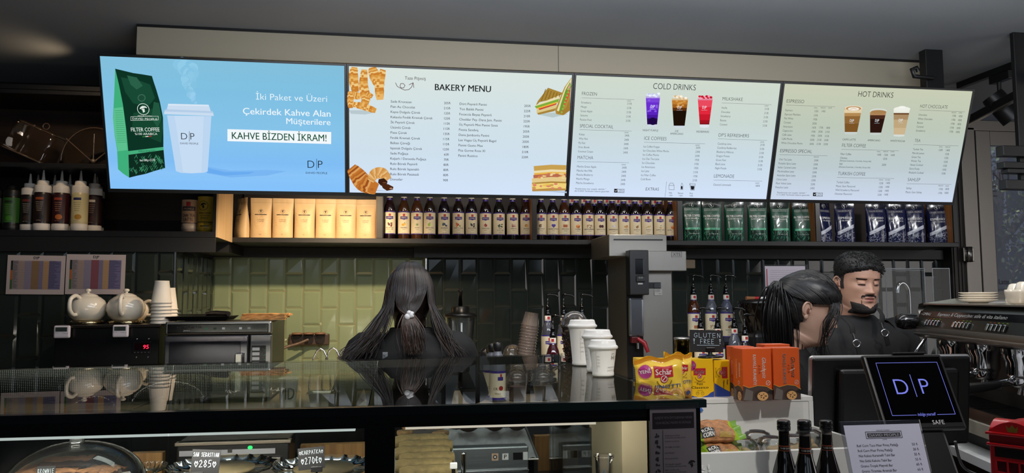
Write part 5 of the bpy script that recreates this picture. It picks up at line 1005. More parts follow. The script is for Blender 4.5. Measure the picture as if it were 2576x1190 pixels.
# pump bottles either side of the tower
def pb(x, y, Y, kind, wd, lq, label, zb, group): return syrup(kind, wd, lq, label, (gx(x, y, Y), Y, zb), group, random.uniform(-.2, .2) - .1, True, 'pump_bottle')
o = thing('bottle_riser', 'dark riser carrying pump bottles left of the steel tower', 'stand', (gx(1420, 880, 3.78), 3.78, ZB)); MB().box(-.14, -.06, 0, .14, .06, .10, BLACK, .004).build('block', o)
for x, kd, wd, lq, lb in ((1378, ['#7a3a2a', '#c9a06a'], ['CARAMEL'], '#4a4a52', 'pump syrup bottle on the riser beside the leaning cups'), (1418, ['#3f5a3a', '#8a2a2a'], ['RED BERRIES'], '#4a4a52', 'pump syrup bottle on the riser with berry picture, between two others'), (1464, 'cube', ['CARAMEL'], '#1d0d0c', 'pump syrup bottle on the riser behind the bean cup')): pb(x, 800, 3.78, kd, wd, lq, lb, ZB + .10, 'pump bottles left of the tower')
pb(1391, 850, 3.62, 'plum', ['CHERRY'], '#3a0d16', 'dark red pump syrup bottle standing low in front of the riser', ZB - .0, 'pump bottles left of the tower')
o = thing('bottle_riser', 'dark riser carrying the upper pump bottles right of the steel tower', 'stand', (gx(1790, 800, 3.95), 3.95, ZB)); MB().box(-.17, -.06, 0, .17, .06, .20, BLACK, .004).build('block', o)
for x, kd, wd, lq, lb in ((1745, 'cinnamon', ['CINNAMON'], '#4a2412', 'amber pump syrup bottle with cinnamon picture behind the gluten free sign'), (1789, 'spice', ['ANATOLIAN SPICE'], '#5a5c66', 'clear pump syrup bottle with scattered spice picture'), (1827, 'hazelnut', ['HAZELNUT'], '#55586a', 'clear pump syrup bottle with hazelnut picture')): pb(x, 760, 3.95, kd, wd, lq, lb, ZB + .20, 'pump bottles right of the tower')
for x, Y, kd, lq, lb in ((1763, 3.74, 'cube', '#1a1112', 'black pump syrup bottle directly behind the gluten free sign'), (1806, 3.72, 'plum', '#2a1216', 'pump syrup bottle showing between the sign and the hazelnut one'), (1848, 3.72, 'apple', '#5a5c66', 'clear pump syrup bottle beside the orange boxes'), (1874, 3.60, 'olives', '#141214', 'pump syrup bottle low behind the orange boxes')): pb(x, 850, Y, kd, [], lq, lb, ZB + (.03 if x < 1860 else -.0), 'pump bottles right of the tower')
# steel hot water tower
tx0, tx1 = gx(1582, 700, 3.90), gx(1690, 700, 3.90); o = thing('hot_water_tower', 'tall stainless hot water tower with black touch panel and red tap', 'hot water tower', ((tx0 + tx1) / 2, 3.90, ZB)); W = (tx1 - tx0) / 2; T2 = STEEL('#918e88', .45)
zt = px(1635, 640, 3.90).z - ZB
b = MB(); b.box(-W, 0, 0, W, .40, zt, T2, .003); b.build('column', o)
b = MB(); b.box(-W - .095, .03, zt - .01, W - .012, .40, px(1620, 590, 3.93).z - ZB, T2, .004).box(-W - .07, .028, zt + .075, W - .035, .032, zt + .082, BLACK); b.build('hood', o)
MB().box(-W + .01, -.055, px(1700, 682, 3.86).z - ZB, gx(1726, 660, 3.85) - o.location.x, 0, px(1700, 632, 3.86).z - ZB, T2, .003).build('head', o)
b = MB(); hx = gx(1703, 640, 3.84) - o.location.x; hz = px(1703, 640, 3.84).z - ZB; b.line([(hx - .027, hz - .012), (hx + .027, hz - .012), (hx + .027, hz + .014), (hx - .027, hz + .014)], .002, C('#6d6b68', .3), .057, True); b.text('XTS', C('#4a4846', .3), hx, hz - .007, .015, .057, 'C', width=.04); b.build('badge', o)
pz0, pz1 = px(1600, 742, 3.83).z - ZB, px(1600, 629, 3.83).z - ZB; p0_, p1_ = gx(1584, 690, 3.83) - o.location.x, gx(1632, 690, 3.83) - o.location.x
b = MB(); b.box(p0_, -.075, pz0, p1_, 0, pz1, C('#131315', .4), .005); c_ = (p0_ + p1_) / 2; b.box(c_ - .022, -.077, pz1 - .125, c_ + .022, -.07, pz1 - .045, C('#0a0a0c', .1), .003).box(c_ - .020, -.083, pz1 - .165, c_ + .028, -.07, pz1 - .130, C('#1b1b1e', .35), .006)
b.text('0:00', C('#9aa39a', .4), c_ + .004, pz1 - .146, .009, .084, 'C'); b.rect(c_ - .01, pz1 - .176, c_ + .016, pz1 - .168, C('#b5b3b0', .5), .0765); b.text('FETCO', C('#2f2f33', .5), c_, pz1 - .024, .008, .0757, 'C'); b.build('touch_panel', o)
b = MB(); b.box(p0_ + .004, -.002, .02, p1_ - .012, .006, pz0, C('#08080a', .3)).box(p0_ + .006, -.035, pz0 - .215, p1_ - .016, 0, pz0 - .012, C('#7a7d84', .25, .9), .012); b.build('spout_column', o)
b = MB(); zz = pz0 - .225; b.box(p0_ + .014, -.045, zz - .02, p0_ + .05, -.005, zz + .012, C('#4d0d14', .3), .004); b.tube([(p0_ + .045, -.045, zz + .004), (p0_ + .075, -.06, zz - .018), (p0_ + .092, -.065, zz - .065)], [.010, .012, .009], C('#8a1420', .3), 10); b.tube([(p0_ + .05, -.03, zz - .01), (p0_ + .05, -.035, zz - .05)], .008, CHROME, 10); b.build('tap_lever', o)
b = MB(); sx_ = gx(1647, 718, 3.89) - o.location.x; sz_ = px(1647, 718, 3.89).z - ZB; b.box(sx_ - .032, -.003, sz_ - .016, sx_ + .036, .004, sz_ + .016, C('#202022', .3)).box(sx_ - .003, -.008, sz_ - .014, sx_ + .034, .0, sz_ + .014, C('#55565a', .25, .8), .002).rect(sx_, sz_ - .052, sx_ + .042, sz_ - .020, C('#a9a7a2', .5), .0035); b.text('150', C('#55534e', .6), sx_ + .018, sz_ - .034, .012, .004, 'C'); b.text('Ops', C('#55534e', .6), sx_ + .03, sz_ - .046, .006, .004, 'C'); b.build('fluid_gauge', o)
# gold tin, grinder, acrylic sheets, tap
o = thing('gold_tin', 'shiny gold tin with grey lid beside the steel tower', 'tin', (gx(1716, 880, 3.0), 3.0, 1.235)); b = MB(); b.lathe([(0, 0), (.030, 0), (.030, .098)], C('#8a7530', .12, 1., bump=.1, scale=18), 30, False); b.build('can', o); b = MB(); b.lathe([(.031, .096), (.0325, .098), (.0325, .104), (.029, .105), (.027, .102), (0, .102)], C('#b9b5ae', .3, .9), 30); b.build('lid', o)
o = thing('service_shelf', 'narrow dark service ledge behind the till display', 'shelf', (gx(1740, 900, 3.0), 3.0, 0)); MB().box(-.10, -.06, 1.215, .42, .10, 1.235, BLACK, .002).build('board', o); MB().box(-.09, .04, 0, -.06, .08, 1.215, BLACK).build('leg', o); MB().box(.38, .04, 0, .41, .08, 1.215, BLACK).build('leg', o)
o = thing('coffee_grinder', 'black coffee grinder with bean hopper behind the girl with the ponytail', 'grinder', (gx(1915, 850, 3.75), 3.75, ZB)); MB().box(-.085, -.10, 0, .085, .12, .26, C('#1b1b1d', .3), .02).build('motor_body', o)
b = MB(); hz = px(1915, 860, 3.75).z - ZB; b.lathe([(.05, hz - .02), (.055, hz), (.105, hz + .13), (.110, hz + .20)], GLASS('#8a7a6a', 1.5, .05, 1.5, .55, '#1a1410'), 28, False); b.build('hopper', o); b = MB(); b.lathe([(.113, hz + .196), (.113, hz + .206), (.10, hz + .212), (0, hz + .213)], C('#1a1a1c', .25), 28); b.build('hopper_lid', o); b = MB(); b.lathe([(0, hz), (.05, hz), (.09, hz + .10), (0, hz + .12)], C('#1c120c', .5, bump=.5, scale=90), 24); b.build('beans', o, kind='stuff')
o = thing('cleaning_brush', 'grinder brush with red and white handle lying on the hopper lid', 'brush', (gx(1912, 748, 3.70), 3.70, ZB + hz + .222)); b = MB(); b.tube([(-.005, 0, 0), (.10, 0, .002)], .006, WHITE, 8); b.build('handle', o); b = MB(); b.tube([(-.03, 0, 0), (-.004, 0, 0)], .0075, C('#b3222a', .4), 8); b.build('ferrule', o); b = MB(); b.tube([(-.075, .0, -.001), (-.03, 0, 0)], [.010, .008], C('#8a5a3a', .9), 8); b.build('bristles', o)
a, c = px(1922, 750, 4.2), px(2033, 668, 4.2); o = thing('acrylic_sign', 'clear sign holder with a pale chart behind the girl with the ponytail', 'sign holder', (a.x, 4.2, ZB)); w_, z0, z1 = c.x - a.x, a.z - ZB, c.z - ZB
MB().box(0, .002, z0 - .01, w_, .004, z1 + .005, GLASS('#e6e6ea', 1.4, .03, 1.5, .1)).box(0, -.02, 0, w_, .05, .008, GLASS('#e6e6ea', 1.4)).box(w_ * .3, .0, 0, w_ * .7, .006, z0, GLASS('#e6e6ea', 1.4)).build('holder', o)
b = MB().box(.01, -.001, z0, w_ - .02, .001, z1 - .004, C('#a79fa8', .5)); b.rect(.018, z0 + .01, .024, z1 - .02, C('#8a2a34'), .002); 
for k in range(14): b.rect(.04, z0 + .014 + .011 * k, w_ - .05, z0 + .0155 + .011 * k, C('#948b98'), .002)
b.build('chart_sheet', o)
AC = GLASS('#e6eaec', .6, .01, 1.5, .02); EDG = C('#8f959a', .2)
a, c = px(2205, 890, 4.25), px(2325, 676, 4.25); o = thing('acrylic_splash_box', 'clear acrylic splash guard boxes around the chrome tap', 'splash guard', (a.x, 4.25, ZB)); z1 = c.z - ZB; w1 = c.x - a.x; w2 = px(2388, 680, 4.2).x - a.x
b = MB(); b.add([(0, 0, 0), (w1, 0, 0), (w1, 0, z1), (0, 0, z1)], [(0, 1, 2, 3)], AC).add([(w1, 0, 0), (w1, .3, 0), (w1, .3, z1), (w1, 0, z1)], [(0, 1, 2, 3)], AC).add([(w1 + .015, -.05, 0), (w2, -.05, 0), (w2, -.05, z1), (w1 + .015, -.05, z1)], [(0, 1, 2, 3)], AC); b.build('sheets', o)
b = MB()
for p, r in (((0, 0, z1), (w1, 0, z1)), ((w1, 0, 0), (w1, 0, z1)), ((w1 * .28, .02, 0), (w1 * .28, .02, z1)), ((w1 + .015, -.05, 0), (w1 + .015, -.05, z1)), ((w2, -.05, 0), (w2, -.05, z1)), ((w1 + .015, -.05, z1), (w2, -.05, z1)), ((0, .3, z1), (w1, .3, z1)), ((w1, 0, z1), (w1, .3, z1)), ((0, 0, .01), (w2, 0, .01))): b.tube([p, r], .0026, EDG, 6)
b.build('edges', o)
q = px(2292, 880, 4.32); o = thing('chrome_tap', 'tall chrome swan neck tap inside the acrylic guard', 'tap', (q.x, 4.32, ZB)); tz = px(2290, 712, 4.35).z - ZB; b = MB(); b.tube(spline([(0, 0, .01), (0, 0, tz * .55), (0, 0, tz - .07), (-.012, 0, tz - .022), (-.04, 0, tz), (-.068, 0, tz - .018), (-.075, 0, tz - .06)], 6), .014, CHROME, 14); b.lathe([(.03, 0), (.028, .02), (.018, .035)], CHROME, 18); b.build('spout', o); b = MB(); b.tube([(-.035, 0, .06), (.03, 0, .06)], .008, CHROME, 8); b.build('cross_handle', o)
o = thing('socket_switch', 'small beige wall switch beside the steel tower head', 'switch', (gx(1738, 664, 4.68), 4.692, px(1738, 664, 4.68).z)); MB().box(-.035, -.012, -.028, .03, 0, .028, C('#b59f84', .5), .004).build('plate', o)
# ------------------------------------------------------------------ on the glass case
CUPW = C('#eceae6', .5); LIDW = C('#f1f0ee', .35)
def takeaway(label, x, Y, H, R0, marks, rz=0.):
    o = thing('takeaway_cup', label, 'cup', (gx(x, 930, Y), Y, ZT + .0015), rz, 'white lidded cups on the glass case'); R1 = R0 * .76; hb = H - .020
    b = MB(); b.lathe([(R1 * .92, .007), (R1 * .98, .0), (R1 + .0005, .003), (R1 + .0005, .009), (R1 - .0004, .0105), (R0 - .001, hb)], CUPW, 36, False); b.lathe([(0, .007), (R1 * .92, .007)], CUPW, 36, False)
    rad = lambda z: R1 + (R0 - R1) * z / hb; b.fn = lambda x, y, z: ((rad(z) - y + .0004) * math.sin(x / R0), -(rad(z) - y + .0004) * math.cos(x / R0), z)
    g = C('#55545a', .6)
    b.text('Hi!', g, R0 * .55, hb * .60, .0095, 0, 'C'); b.line([(R0 * .5 - .003, hb * .76), (R0 * .5 - .005, hb * .79), (R0 * .5 - .002, hb * .81), (R0 * .5, hb * .79), (R0 * .5 + .002, hb * .81), (R0 * .5 + .005, hb * .79), (R0 * .5 + .002, hb * .755)], .0008, g)
    b.line([(R0 * .05, hb * .33), (R0 * .8, hb * .33)], .0009, g); b.text('JUST FOR YOU', C('#9a9894', .6), R0 * .45, hb * .2, .0032, 0, 'C'); b.line([(-R0 * .9, hb * .15), (-R0 * .9, hb * .9)], .0006, C('#b5b3af', .6)); 
    for k in range(4): b.text('hello', C('#b9b7b2', .6), -R0 * .75, hb * (.35 + .11 * k), .004, 0, 'C')
    b.fn = None; b.build('cup_body', o)
    b = MB(); b.lathe([(R0 + .0005, hb - .004), (R0 + .003, hb - .002), (R0 + .0035, hb + .002), (R0 + .001, hb + .005), (R0 - .001, hb + .006), (R0 - .0035, hb + .016), (R0 - .0050, hb + .019), (R0 - .0075, hb + .019), (R0 - .009, hb + .014), (0, hb + .013)], LIDW, 36); b.tube([(R0 * .80 * math.cos(t * PI / 8 + PI), R0 * .80 * math.sin(t * PI / 8 + PI), hb + .017) for t in range(9)], .0028, LIDW, 6); b.build('lid', o)
takeaway('tallest white lidded paper cup at the back of the three on the glass', 1466, 2.27, .134, .0405, 0, .5); takeaway('middle white lidded paper cup between the tall and the short one', 1503, 2.06, .113, .0385, 0, -.5); takeaway('shortest white lidded paper cup standing nearest the glass edge', 1517, 1.945, .092, .0355, 0, .1)
o = thing('bean_cup', 'clear domed cup filled with coffee beans behind the white cups', 'cup', (gx(1446, 900, 2.38), 2.38, ZT + .001)); b = MB(); b.lathe([(0, .002), (.029, 0), (.041, .105), (.0445, .107), (.0445, .112)], CC, 28, False); b.build('cup_wall', o); b = MB(); b.lathe([(.0455, .110), (.046, .115), (.042, .119), (.040, .132), (.030, .148), (.012, .157), (0, .158)], CC, 28, False); b.build('dome_lid', o)
b = MB(); q = random.Random(9); bm_ = [C('#3a2116', .35), C('#4f2e1c', .35), C('#2c1810', .35)]
for k in range(170):
    z = q.uniform(.008, .098); r = .027 + .012 * z / .105; a = q.uniform(0, 2 * PI); c = (r * math.cos(a), r * math.sin(a), z); b.ball(c, (.0052, .0052, .0042), bm_[k % 3], 7, 5)
b.lathe([(0, .004), (.024, .004), (.033, .097), (0, .099)], C('#2a170f', .6), 16); b.build('coffee_beans', o, kind='stuff')

# ------------------------------------------------------------------ white tiered stand with gluten free goods
ZS1 = 1.235; SX = .600
st = thing('display_stand', 'white tiered display stand at the end of the glass case', 'display stand', (SX, 1.78, 1.001)); WS = C('#e4e5e1', .4, vary=.05, scale=5)
xr1, xr2 = 1.097 - SX, 1.076 - SX
b = MB().box(0, .172, .10, xr1, .185, ZS1 - 1.0125, WS).box(0, .17, ZS1 - 1.012, xr1 + .012, .40, ZS1 - 1.0, WS, .001).box(xr1, .17, 0, xr1 + .012, .40, ZS1 - 1.012, WS); b.build('upper_tier', st)
b = MB().box(0, -.115, .088, xr1 + .012, .17, .10, WS).box(0, -.13, 0, xr1 + .0, -.115, .158, WS, .001).box(xr1, -.13, 0, xr1 + .012, .17, .158, WS); q = random.Random(4)
for k in range(60): x, z = .075 + q.uniform(-.016, .016), q.uniform(.02, .135); b.ball((x, -.1305, z), (q.uniform(.002, .005), .0008, q.uniform(.002, .006)), C('#f2f2ef', .6), 6, 5)
for k in range(26): x, z = .20 + q.uniform(-.012, .012), q.uniform(.014, .06); b.ball((x, -.1305, z), (q.uniform(.002, .005), .0008, q.uniform(.002, .006)), C('#f2f2ef', .6), 6, 5)
b.build('lower_tier', st)
YEL = C('#e8b80f', .38); BLU = C('#2c4796', .4); SCH = C('#b3222f', .4); MAG = C('#a8217c', .45); YL2 = C('#edc642', .25, coat=.2, bump=.15, scale=30)
def schar(b, x, z, k, lay=.0006, rot=0.):
    """red square brand panel with white lettering, disc and arc under it"""
    cs, sn = math.cos(rot), math.sin(rot); P = lambda a, c: (x + k * (a * cs - c * sn), z + k * (a * sn + c * cs))
    b.poly([P(-1, -.45), P(1, -.45), P(1, .6), P(-1, .6)], SCH, lay); p = P(0, -.62); b.disc(p[0], p[1], k * .40, k * .40, SCH, lay + .0001, 16); b.ring2(p[0], p[1], k * .30, k * .06, WHITE, lay + .0003, 14); q0, q1 = P(-.2, -.82), P(.2, -.42); b.line([q0, q1], k * .07, WHITE, lay + .0003)
    p = P(0, -.22); b.text('Schär', WHITE, p[0], p[1], k * .55, lay + .0003, 'C', width=k * 1.7, off=.03, rot=rot)
    b.line([P(.78 * math.cos(t), -.62 + .78 * math.sin(t)) for t in [PI + .25 + (PI - .5) * i / 10 for i in range(11)]], k * .08, C('#8a6a10', .5), lay + .0001)
    p = P(0, -1.66); b.text('GLUTEN-FREE', C('#7a5a10', .5), p[0], p[1], k * .2, lay + .0001, 'C', rot=rot)
def yeni(b, x, z, r, lay=.0006): b.disc(x, z, r, r, MAG, lay, 20); b.ring2(x, z, r * 1.04, r * .08, C('#c98a40'), lay + .0001, 20); b.text('YENİ', WHITE, x, z - r * .22, r * .5, lay + .0003, 'C', off=.04, rot=.12)
def carton(name, label, cat, loc, rz, w_, d_, h_, mat, pr, group, side=None):
    o = thing(name, label, cat, loc, rz, group); b = MB(); b.box(-w_ / 2, 0, 0, w_ / 2, d_, h_, mat, .0012, 1)
    pr(b, w_, d_, h_); b.fn = None; b.M = Matrix.Identity(4); b.build('carton', o); return o
def side_m(w_): return Matrix.Translation((-w_ / 2, 0, 0)) @ Matrix.Rotation(-PI / 2, 4, 'Z')      # drawings on the left face, x running from the back edge (-d) to the front (0)
def pr_petit(b, w_, d_, h_):
    b.poly([(-w_ / 2, 0), (w_ / 2, 0), (w_ / 2, h_ * .19), (w_ * .28, h_ * .06), (0, h_ * .0), (-w_ * .28, h_ * .05), (-w_ / 2, h_ * .13)], BLU, .0003); b.poly([(-w_ / 2, h_ * .16), (-w_ * .2, h_ * .03), (w_ * .1, h_ * .03), (w_ / 2, h_ * .16), (w_ / 2, h_ * .4), (-w_ / 2, h_ * .4)], YEL, .0005)
    yeni(b, -w_ * .30, h_ * .83, w_ * .17); schar(b, w_ * .0, h_ * .66, w_ * .22); ink = C('#26264a', .5)
    b.text('Petit', ink, 0, h_ * .325, h_ * .062, .0008, 'C', off=.03); b.text('Classico', ink, 0, h_ * .235, h_ * .062, .0008, 'C', width=w_ * .62, off=.03); b.text('TEREYAĞLI', C('#7a6414', .5), 0, h_ * .175, h_ * .022, .0008, 'C')
    for s_ in (-1, 1): b.ring2(s_ * w_ * .09, h_ * .11, w_ * .055, .0008, C('#7a6414', .5), .0008, 14); b.text('M' if s_ < 0 else 'V', ink, s_ * w_ * .09, h_ * .10, h_ * .03, .0008, 'C')
Yb = 1.985
q0, q1 = gx(1724, 950, Yb), gx(1796, 950, Yb); hC = px(1760, 903, Yb).z - ZS1
pc = carton('biscuit_box', 'yellow biscuit box lettered Petit Classico, front facing, under the gluten free sign', 'box', ((q0 + q1) / 2, Yb, ZS1), .0, q1 - q0 - .003, .052, hC, YEL, pr_petit, 'yellow gluten free boxes')
def pr_side(b, w_, d_, h_):
    b.poly([(-w_ / 2, 0), (w_ / 2, 0), (w_ / 2, h_ * .13), (w_ * .1, h_ * .22), (-w_ / 2, h_ * .38)], BLU, .0004); schar(b, w_ * .14, h_ * .66, w_ * .34, rot=-PI / 2); ink = C('#26264a', .5)
    b.text('Petit', ink, w_ * .28, h_ * .46, h_ * .048, .0006, 'L', off=.03, rot=-PI / 2); b.text('Classico', ink, w_ * .05, h_ * .46, h_ * .048, .0006, 'L', off=.03, rot=-PI / 2)
q0, q1 = gx(1796, 950, 1.99), gx(1837, 950, 1.99)
carton('biscuit_box', 'yellow biscuit box turned to show its narrow side with sideways lettering', 'box', ((q0 + q1) / 2, 1.99, ZS1), .0, q1 - q0 - .002, .075, px(1815, 906, 1.99).z - ZS1, YEL, pr_side, 'yellow gluten free boxes')
def pr_back(b, w_, d_, h_):
    b.M = side_m(w_); nv = C('#27345e', .5); b.rect(-d_ + .003, h_ * .1, -.003, h_ * .88, nv, .0004)
    for k in range(14): b.line([(-d_ + .006, h_ * (.16 + .05 * k)), (-.006 - .004 * (k % 3), h_ * (.16 + .05 * k))], .0009, C('#a9b0c4', .5), .0007)
    b.M = Matrix.Identity(4); schar(b, 0, h_ * .6, w_ * .2); b.text('QUINOTTI', BLU, 0, h_ * .3, h_ * .08, .0006, 'C', off=.03)
q0, q1 = gx(1612, 950, 1.99), gx(1662, 950, 1.99)
carton('biscuit_box', 'yellow box with navy printed side at the far end of the yellow row', 'box', ((q0 + q1) / 2, 1.99, ZS1), .0, q1 - q0, .066, px(1640, 903, 1.99).z - ZS1, YEL, pr_back, 'yellow gluten free boxes')
q0, q1 = gx(1664, 950, 1.99), gx(1722, 950, 1.99)
carton('biscuit_box', 'yellow box behind the quinotti packets, only its top showing', 'box', ((q0 + q1) / 2, 1.99, ZS1), .0, q1 - q0, .06, px(1640, 905, 1.99).z - ZS1, YEL, pr_back, 'yellow gluten free boxes')
def packet(label, x0, x1, Y, h, rz, ry, seed):
    """a pillow packet standing up: crimped ends, puffed middle, printed front"""
    w_ = gx(x1, 950, Y) - gx(x0, 950, Y); o = thing('biscuit_packet', label, 'packet', ((gx(x0, 950, Y) + gx(x1, 950, Y)) / 2, Y, ZS1 + .002), rz, 'quinotti biscuit packets', 0, ry); q = random.Random(seed); n, m = 22, 26; ph = q.uniform(0, 6)
    def sf(x, z, off=0):
        t = z / h; a = 2 * x / w_; e = max(0, min(1, (t - .09) / .14)) * max(0, min(1, (.91 - t) / .14)); p = .003 + .020 * math.sqrt(max(0, 1 - abs(a) ** 2.6)) * math.sin(PI / 2 * e)
        p += .0022 * math.sin(31 * a + ph) * (1 - e) + .0014 * math.sin(9 * a + 12 * t + ph) * e
        return (x * (1 - .05 * e), -(p + off), z + .004 * math.sin(6 * a + ph) * (1 - e) * (1 if t > .5 else -.0))
    b = MB(); V = [sf(-w_ / 2 + w_ * i / n, h * j / m) for j in range(m + 1) for i in range(n + 1)]; F = [(j * (n + 1) + i, j * (n + 1) + i + 1, (j + 1) * (n + 1) + i + 1, (j + 1) * (n + 1) + i) for j in range(m) for i in range(n)]
    b.add(V, F, YL2, True); b.add([(x, -y * .9, z) for x, y, z in V], [f[::-1] for f in F], YL2, True)
    OR = C('#c9861a', .22, coat=.3)
    for z0, z1 in ((0, .10), (.90, 1.)): V2 = [sf(-w_ / 2 + w_ * i / n, h * (z0 + (z1 - z0) * j / 3), .0004) for j in range(4) for i in range(n + 1)]; b.add(V2, [f for f in F if max(f) < 4 * (n + 1)], OR, True)
    b.fn = lambda x, y, z: sf(x, z, -y + .0010)
    schar(b, w_ * .05, h * .70, w_ * .20, .0006); yeni(b, -w_ * .33, h * .73, w_ * .13, .0006); b.text('QUINOTTI', BLU, w_ * .02, h * .385, h * .068, .0008, 'C', width=w_ * .76, off=.03); b.ring2(0, h * .33, .004, .0008, C('#8a6a14'), .0008, 12)
    for i in range(8): b.poly([(-w_ * .45 + w_ * .9 * i / 8, h * .11), (-w_ * .45 + w_ * .9 * (i + 1) / 8, h * .11), (-w_ * .45 + w_ * .9 * (i + 1) / 8, h * (.15 + .10 * (i + 1) / 8)), (-w_ * .45 + w_ * .9 * i / 8, h * (.15 + .10 * i / 8))], BLU, .0005)
    for cx_, cz_, r in ((w_ * .28, h * .19, w_ * .13), (-.0, h * .24, w_ * .10), (-w_ * .22, h * .25, w_ * .09)): b.ring2(cx_, cz_, r, r * .75, C('#cf9648', .5), .0009, 16); b.ring2(cx_ - r * .1, cz_ + r * .1, r * 1.1, r * .25, C('#e6bd74', .5), .0012, 16)
    b.fn = None; b.build('wrapper', o)
packet('yellow quinotti packet standing behind, next to the Petit Classico box', 1668, 1738, 1.925, .120, .05, .03, 3); packet('yellow quinotti packet in front, overlapping the other packet', 1600, 1722, 1.84, .118, -.06, -.05, 5)
o = thing('snack_packet', 'blue and white packet lying low at the end of the glass case', 'packet', (gx(1690, 1000, 1.82), 1.80, ZS1 - .02), .15); b = MB(); b.ball((0, 0, .016), (.075, .03, .017), C('#2a6fc0', .3, coat=.3), 20, 10, lambda x, y, z: (x, y, z + .002 * math.sin(60 * x))); b.build('wrapper', o)
# gluten free sign on its little stand
zc = ZS1 + hC; q = px(1787, 898, 1.99); o = thing('chalk_sign', 'small black sign lettered GLUTEN FREE on a stand atop the yellow boxes', 'sign', (gx(1787, 898, 2.01), 2.01, zc + .001))
b = MB(); b.lathe([(.0, 0), (.034, 0), (.034, .003), (.02, .006), (.006, .009), (.005, .016), (0, .016)], C('#151618', .25), 28, True, True, 0, 0, 0, 1., .7); b.box(-.013, -.004, .014, .013, .004, .028, C('#151618', .3), .002); b.build('stand_base', o)
x0, x1 = gx(1739, 860, 2.0) - o.location.x, gx(1822, 860, 2.0) - o.location.x; z0, z1 = px(1780, 888, 2.0).z - zc, px(1780, 832, 2.0).z - zc
b = MB(); b.at(0, -.001, 0, 0, -.08, .03); b.box(x0, -.0015, z0, x1, .0015, z1, C('#17191b', .5)); CH = C('#bcd3e6', .7); k = x1 - x0; cx = (x0 + x1) / 2; H = z1 - z0
def scrawl(b, tx, x, z, h, wd, m=CH):
    """hand written capitals drawn as single strokes"""
    G = {'G': [[(.9, .8), (.5, 1), (.1, .7), (.1, .25), (.5, 0), (.9, .2), (.9, .45), (.55, .45)]], 'L': [[(.1, 1), (.1, 0), (.9, .02)]], 'U': [[(.1, 1), (.12, .2), (.5, 0), (.88, .2), (.9, 1)]], 'T': [[(.0, .97), (1, 1)], [(.5, 1), (.5, 0)]], 'E': [[(.9, 1), (.1, .98), (.1, 0), (.9, .02)], [(.1, .5), (.75, .52)]], 'N': [[(.1, 0), (.12, 1), (.85, 0), (.9, 1)]], 'F': [[(.9, 1), (.1, .98), (.1, 0)], [(.1, .5), (.75, .52)]], 'R': [[(.1, 0), (.1, 1), (.7, .95), (.8, .7), (.15, .5), (.9, 0)]], '!': [[(.25, 1), (.5, .35), (.75, 1), (.25, 1)], [(.4, .02), (.6, .02), (.6, .14), (.4, .14), (.4, .02)]],
         'S': [[(.9, .85), (.5, 1), (.15, .8), (.8, .35), (.6, .02), (.1, .12)]], 'A': [[(.0, 0), (.5, 1), (1, 0)], [(.2, .4), (.8, .4)]], 'B': [[(.1, 0), (.1, 1), (.75, .85), (.15, .52), (.85, .25), (.1, 0)]], 'I': [[(.5, 0), (.5, 1)]], 'K': [[(.1, 0), (.1, 1)], [(.9, 1), (.12, .45), (.9, 0)]], 'P': [[(.1, 0), (.1, 1), (.85, .85), (.7, .5), (.12, .45)]], 'H': [[(.1, 0), (.1, 1)], [(.9, 0), (.9, 1)], [(.1, .5), (.9, .5)]], '2': [[(.1, .8), (.5, 1), (.85, .7), (.1, 0), (.95, .05)]], '8': [[(.5, .5), (.15, .75), (.5, 1), (.85, .75), (.1, .25), (.5, 0), (.9, .25), (.5, .5)]], '5': [[(.85, 1), (.2, 1), (.15, .55), (.75, .55), (.8, .15), (.1, 0)]], '7': [[(.1, .98), (.9, 1), (.35, 0)]], '0': [[(.5, 0), (.1, .4), (.4, 1), (.9, .7), (.8, .15), (.5, 0)]], '€': [[(.9, .85), (.5, 1), (.2, .5), (.5, 0), (.9, .15)], [(0, .6), (.7, .6)], [(0, .42), (.7, .42)]], 'O': [[(.5, 0), (.1, .4), (.4, 1), (.9, .7), (.8, .15), (.5, 0)]], 'W': [[(0, 1), (.25, 0), (.5, .7), (.75, 0), (1, 1)]], 'v': [[(.0, .5), (.25, .8), (.5, .5), (.75, .8), (1, .5), (.5, 0), (0, .5)]], ' ': []}
    n = len(tx); s_ = wd / n
    for i, ch in enumerate(tx):
        for L in G.get(ch, []): b.line([(x + s_ * (i + .12 + .76 * a), z + h * c) for a, c in L], h * .085, m, .0022)
scrawl(b, 'GLUTEN', cx - k * .40, z0 + H * .66, H * .20, k * .84); scrawl(b, '! FREE !', cx - k * .44, z0 + H * .38, H * .21, k * .90); b.line([(cx - k * .30, z0 + H * .31), (cx + k * .38, z0 + H * .32)], .0010, CH, .0022); b.build('card', o)
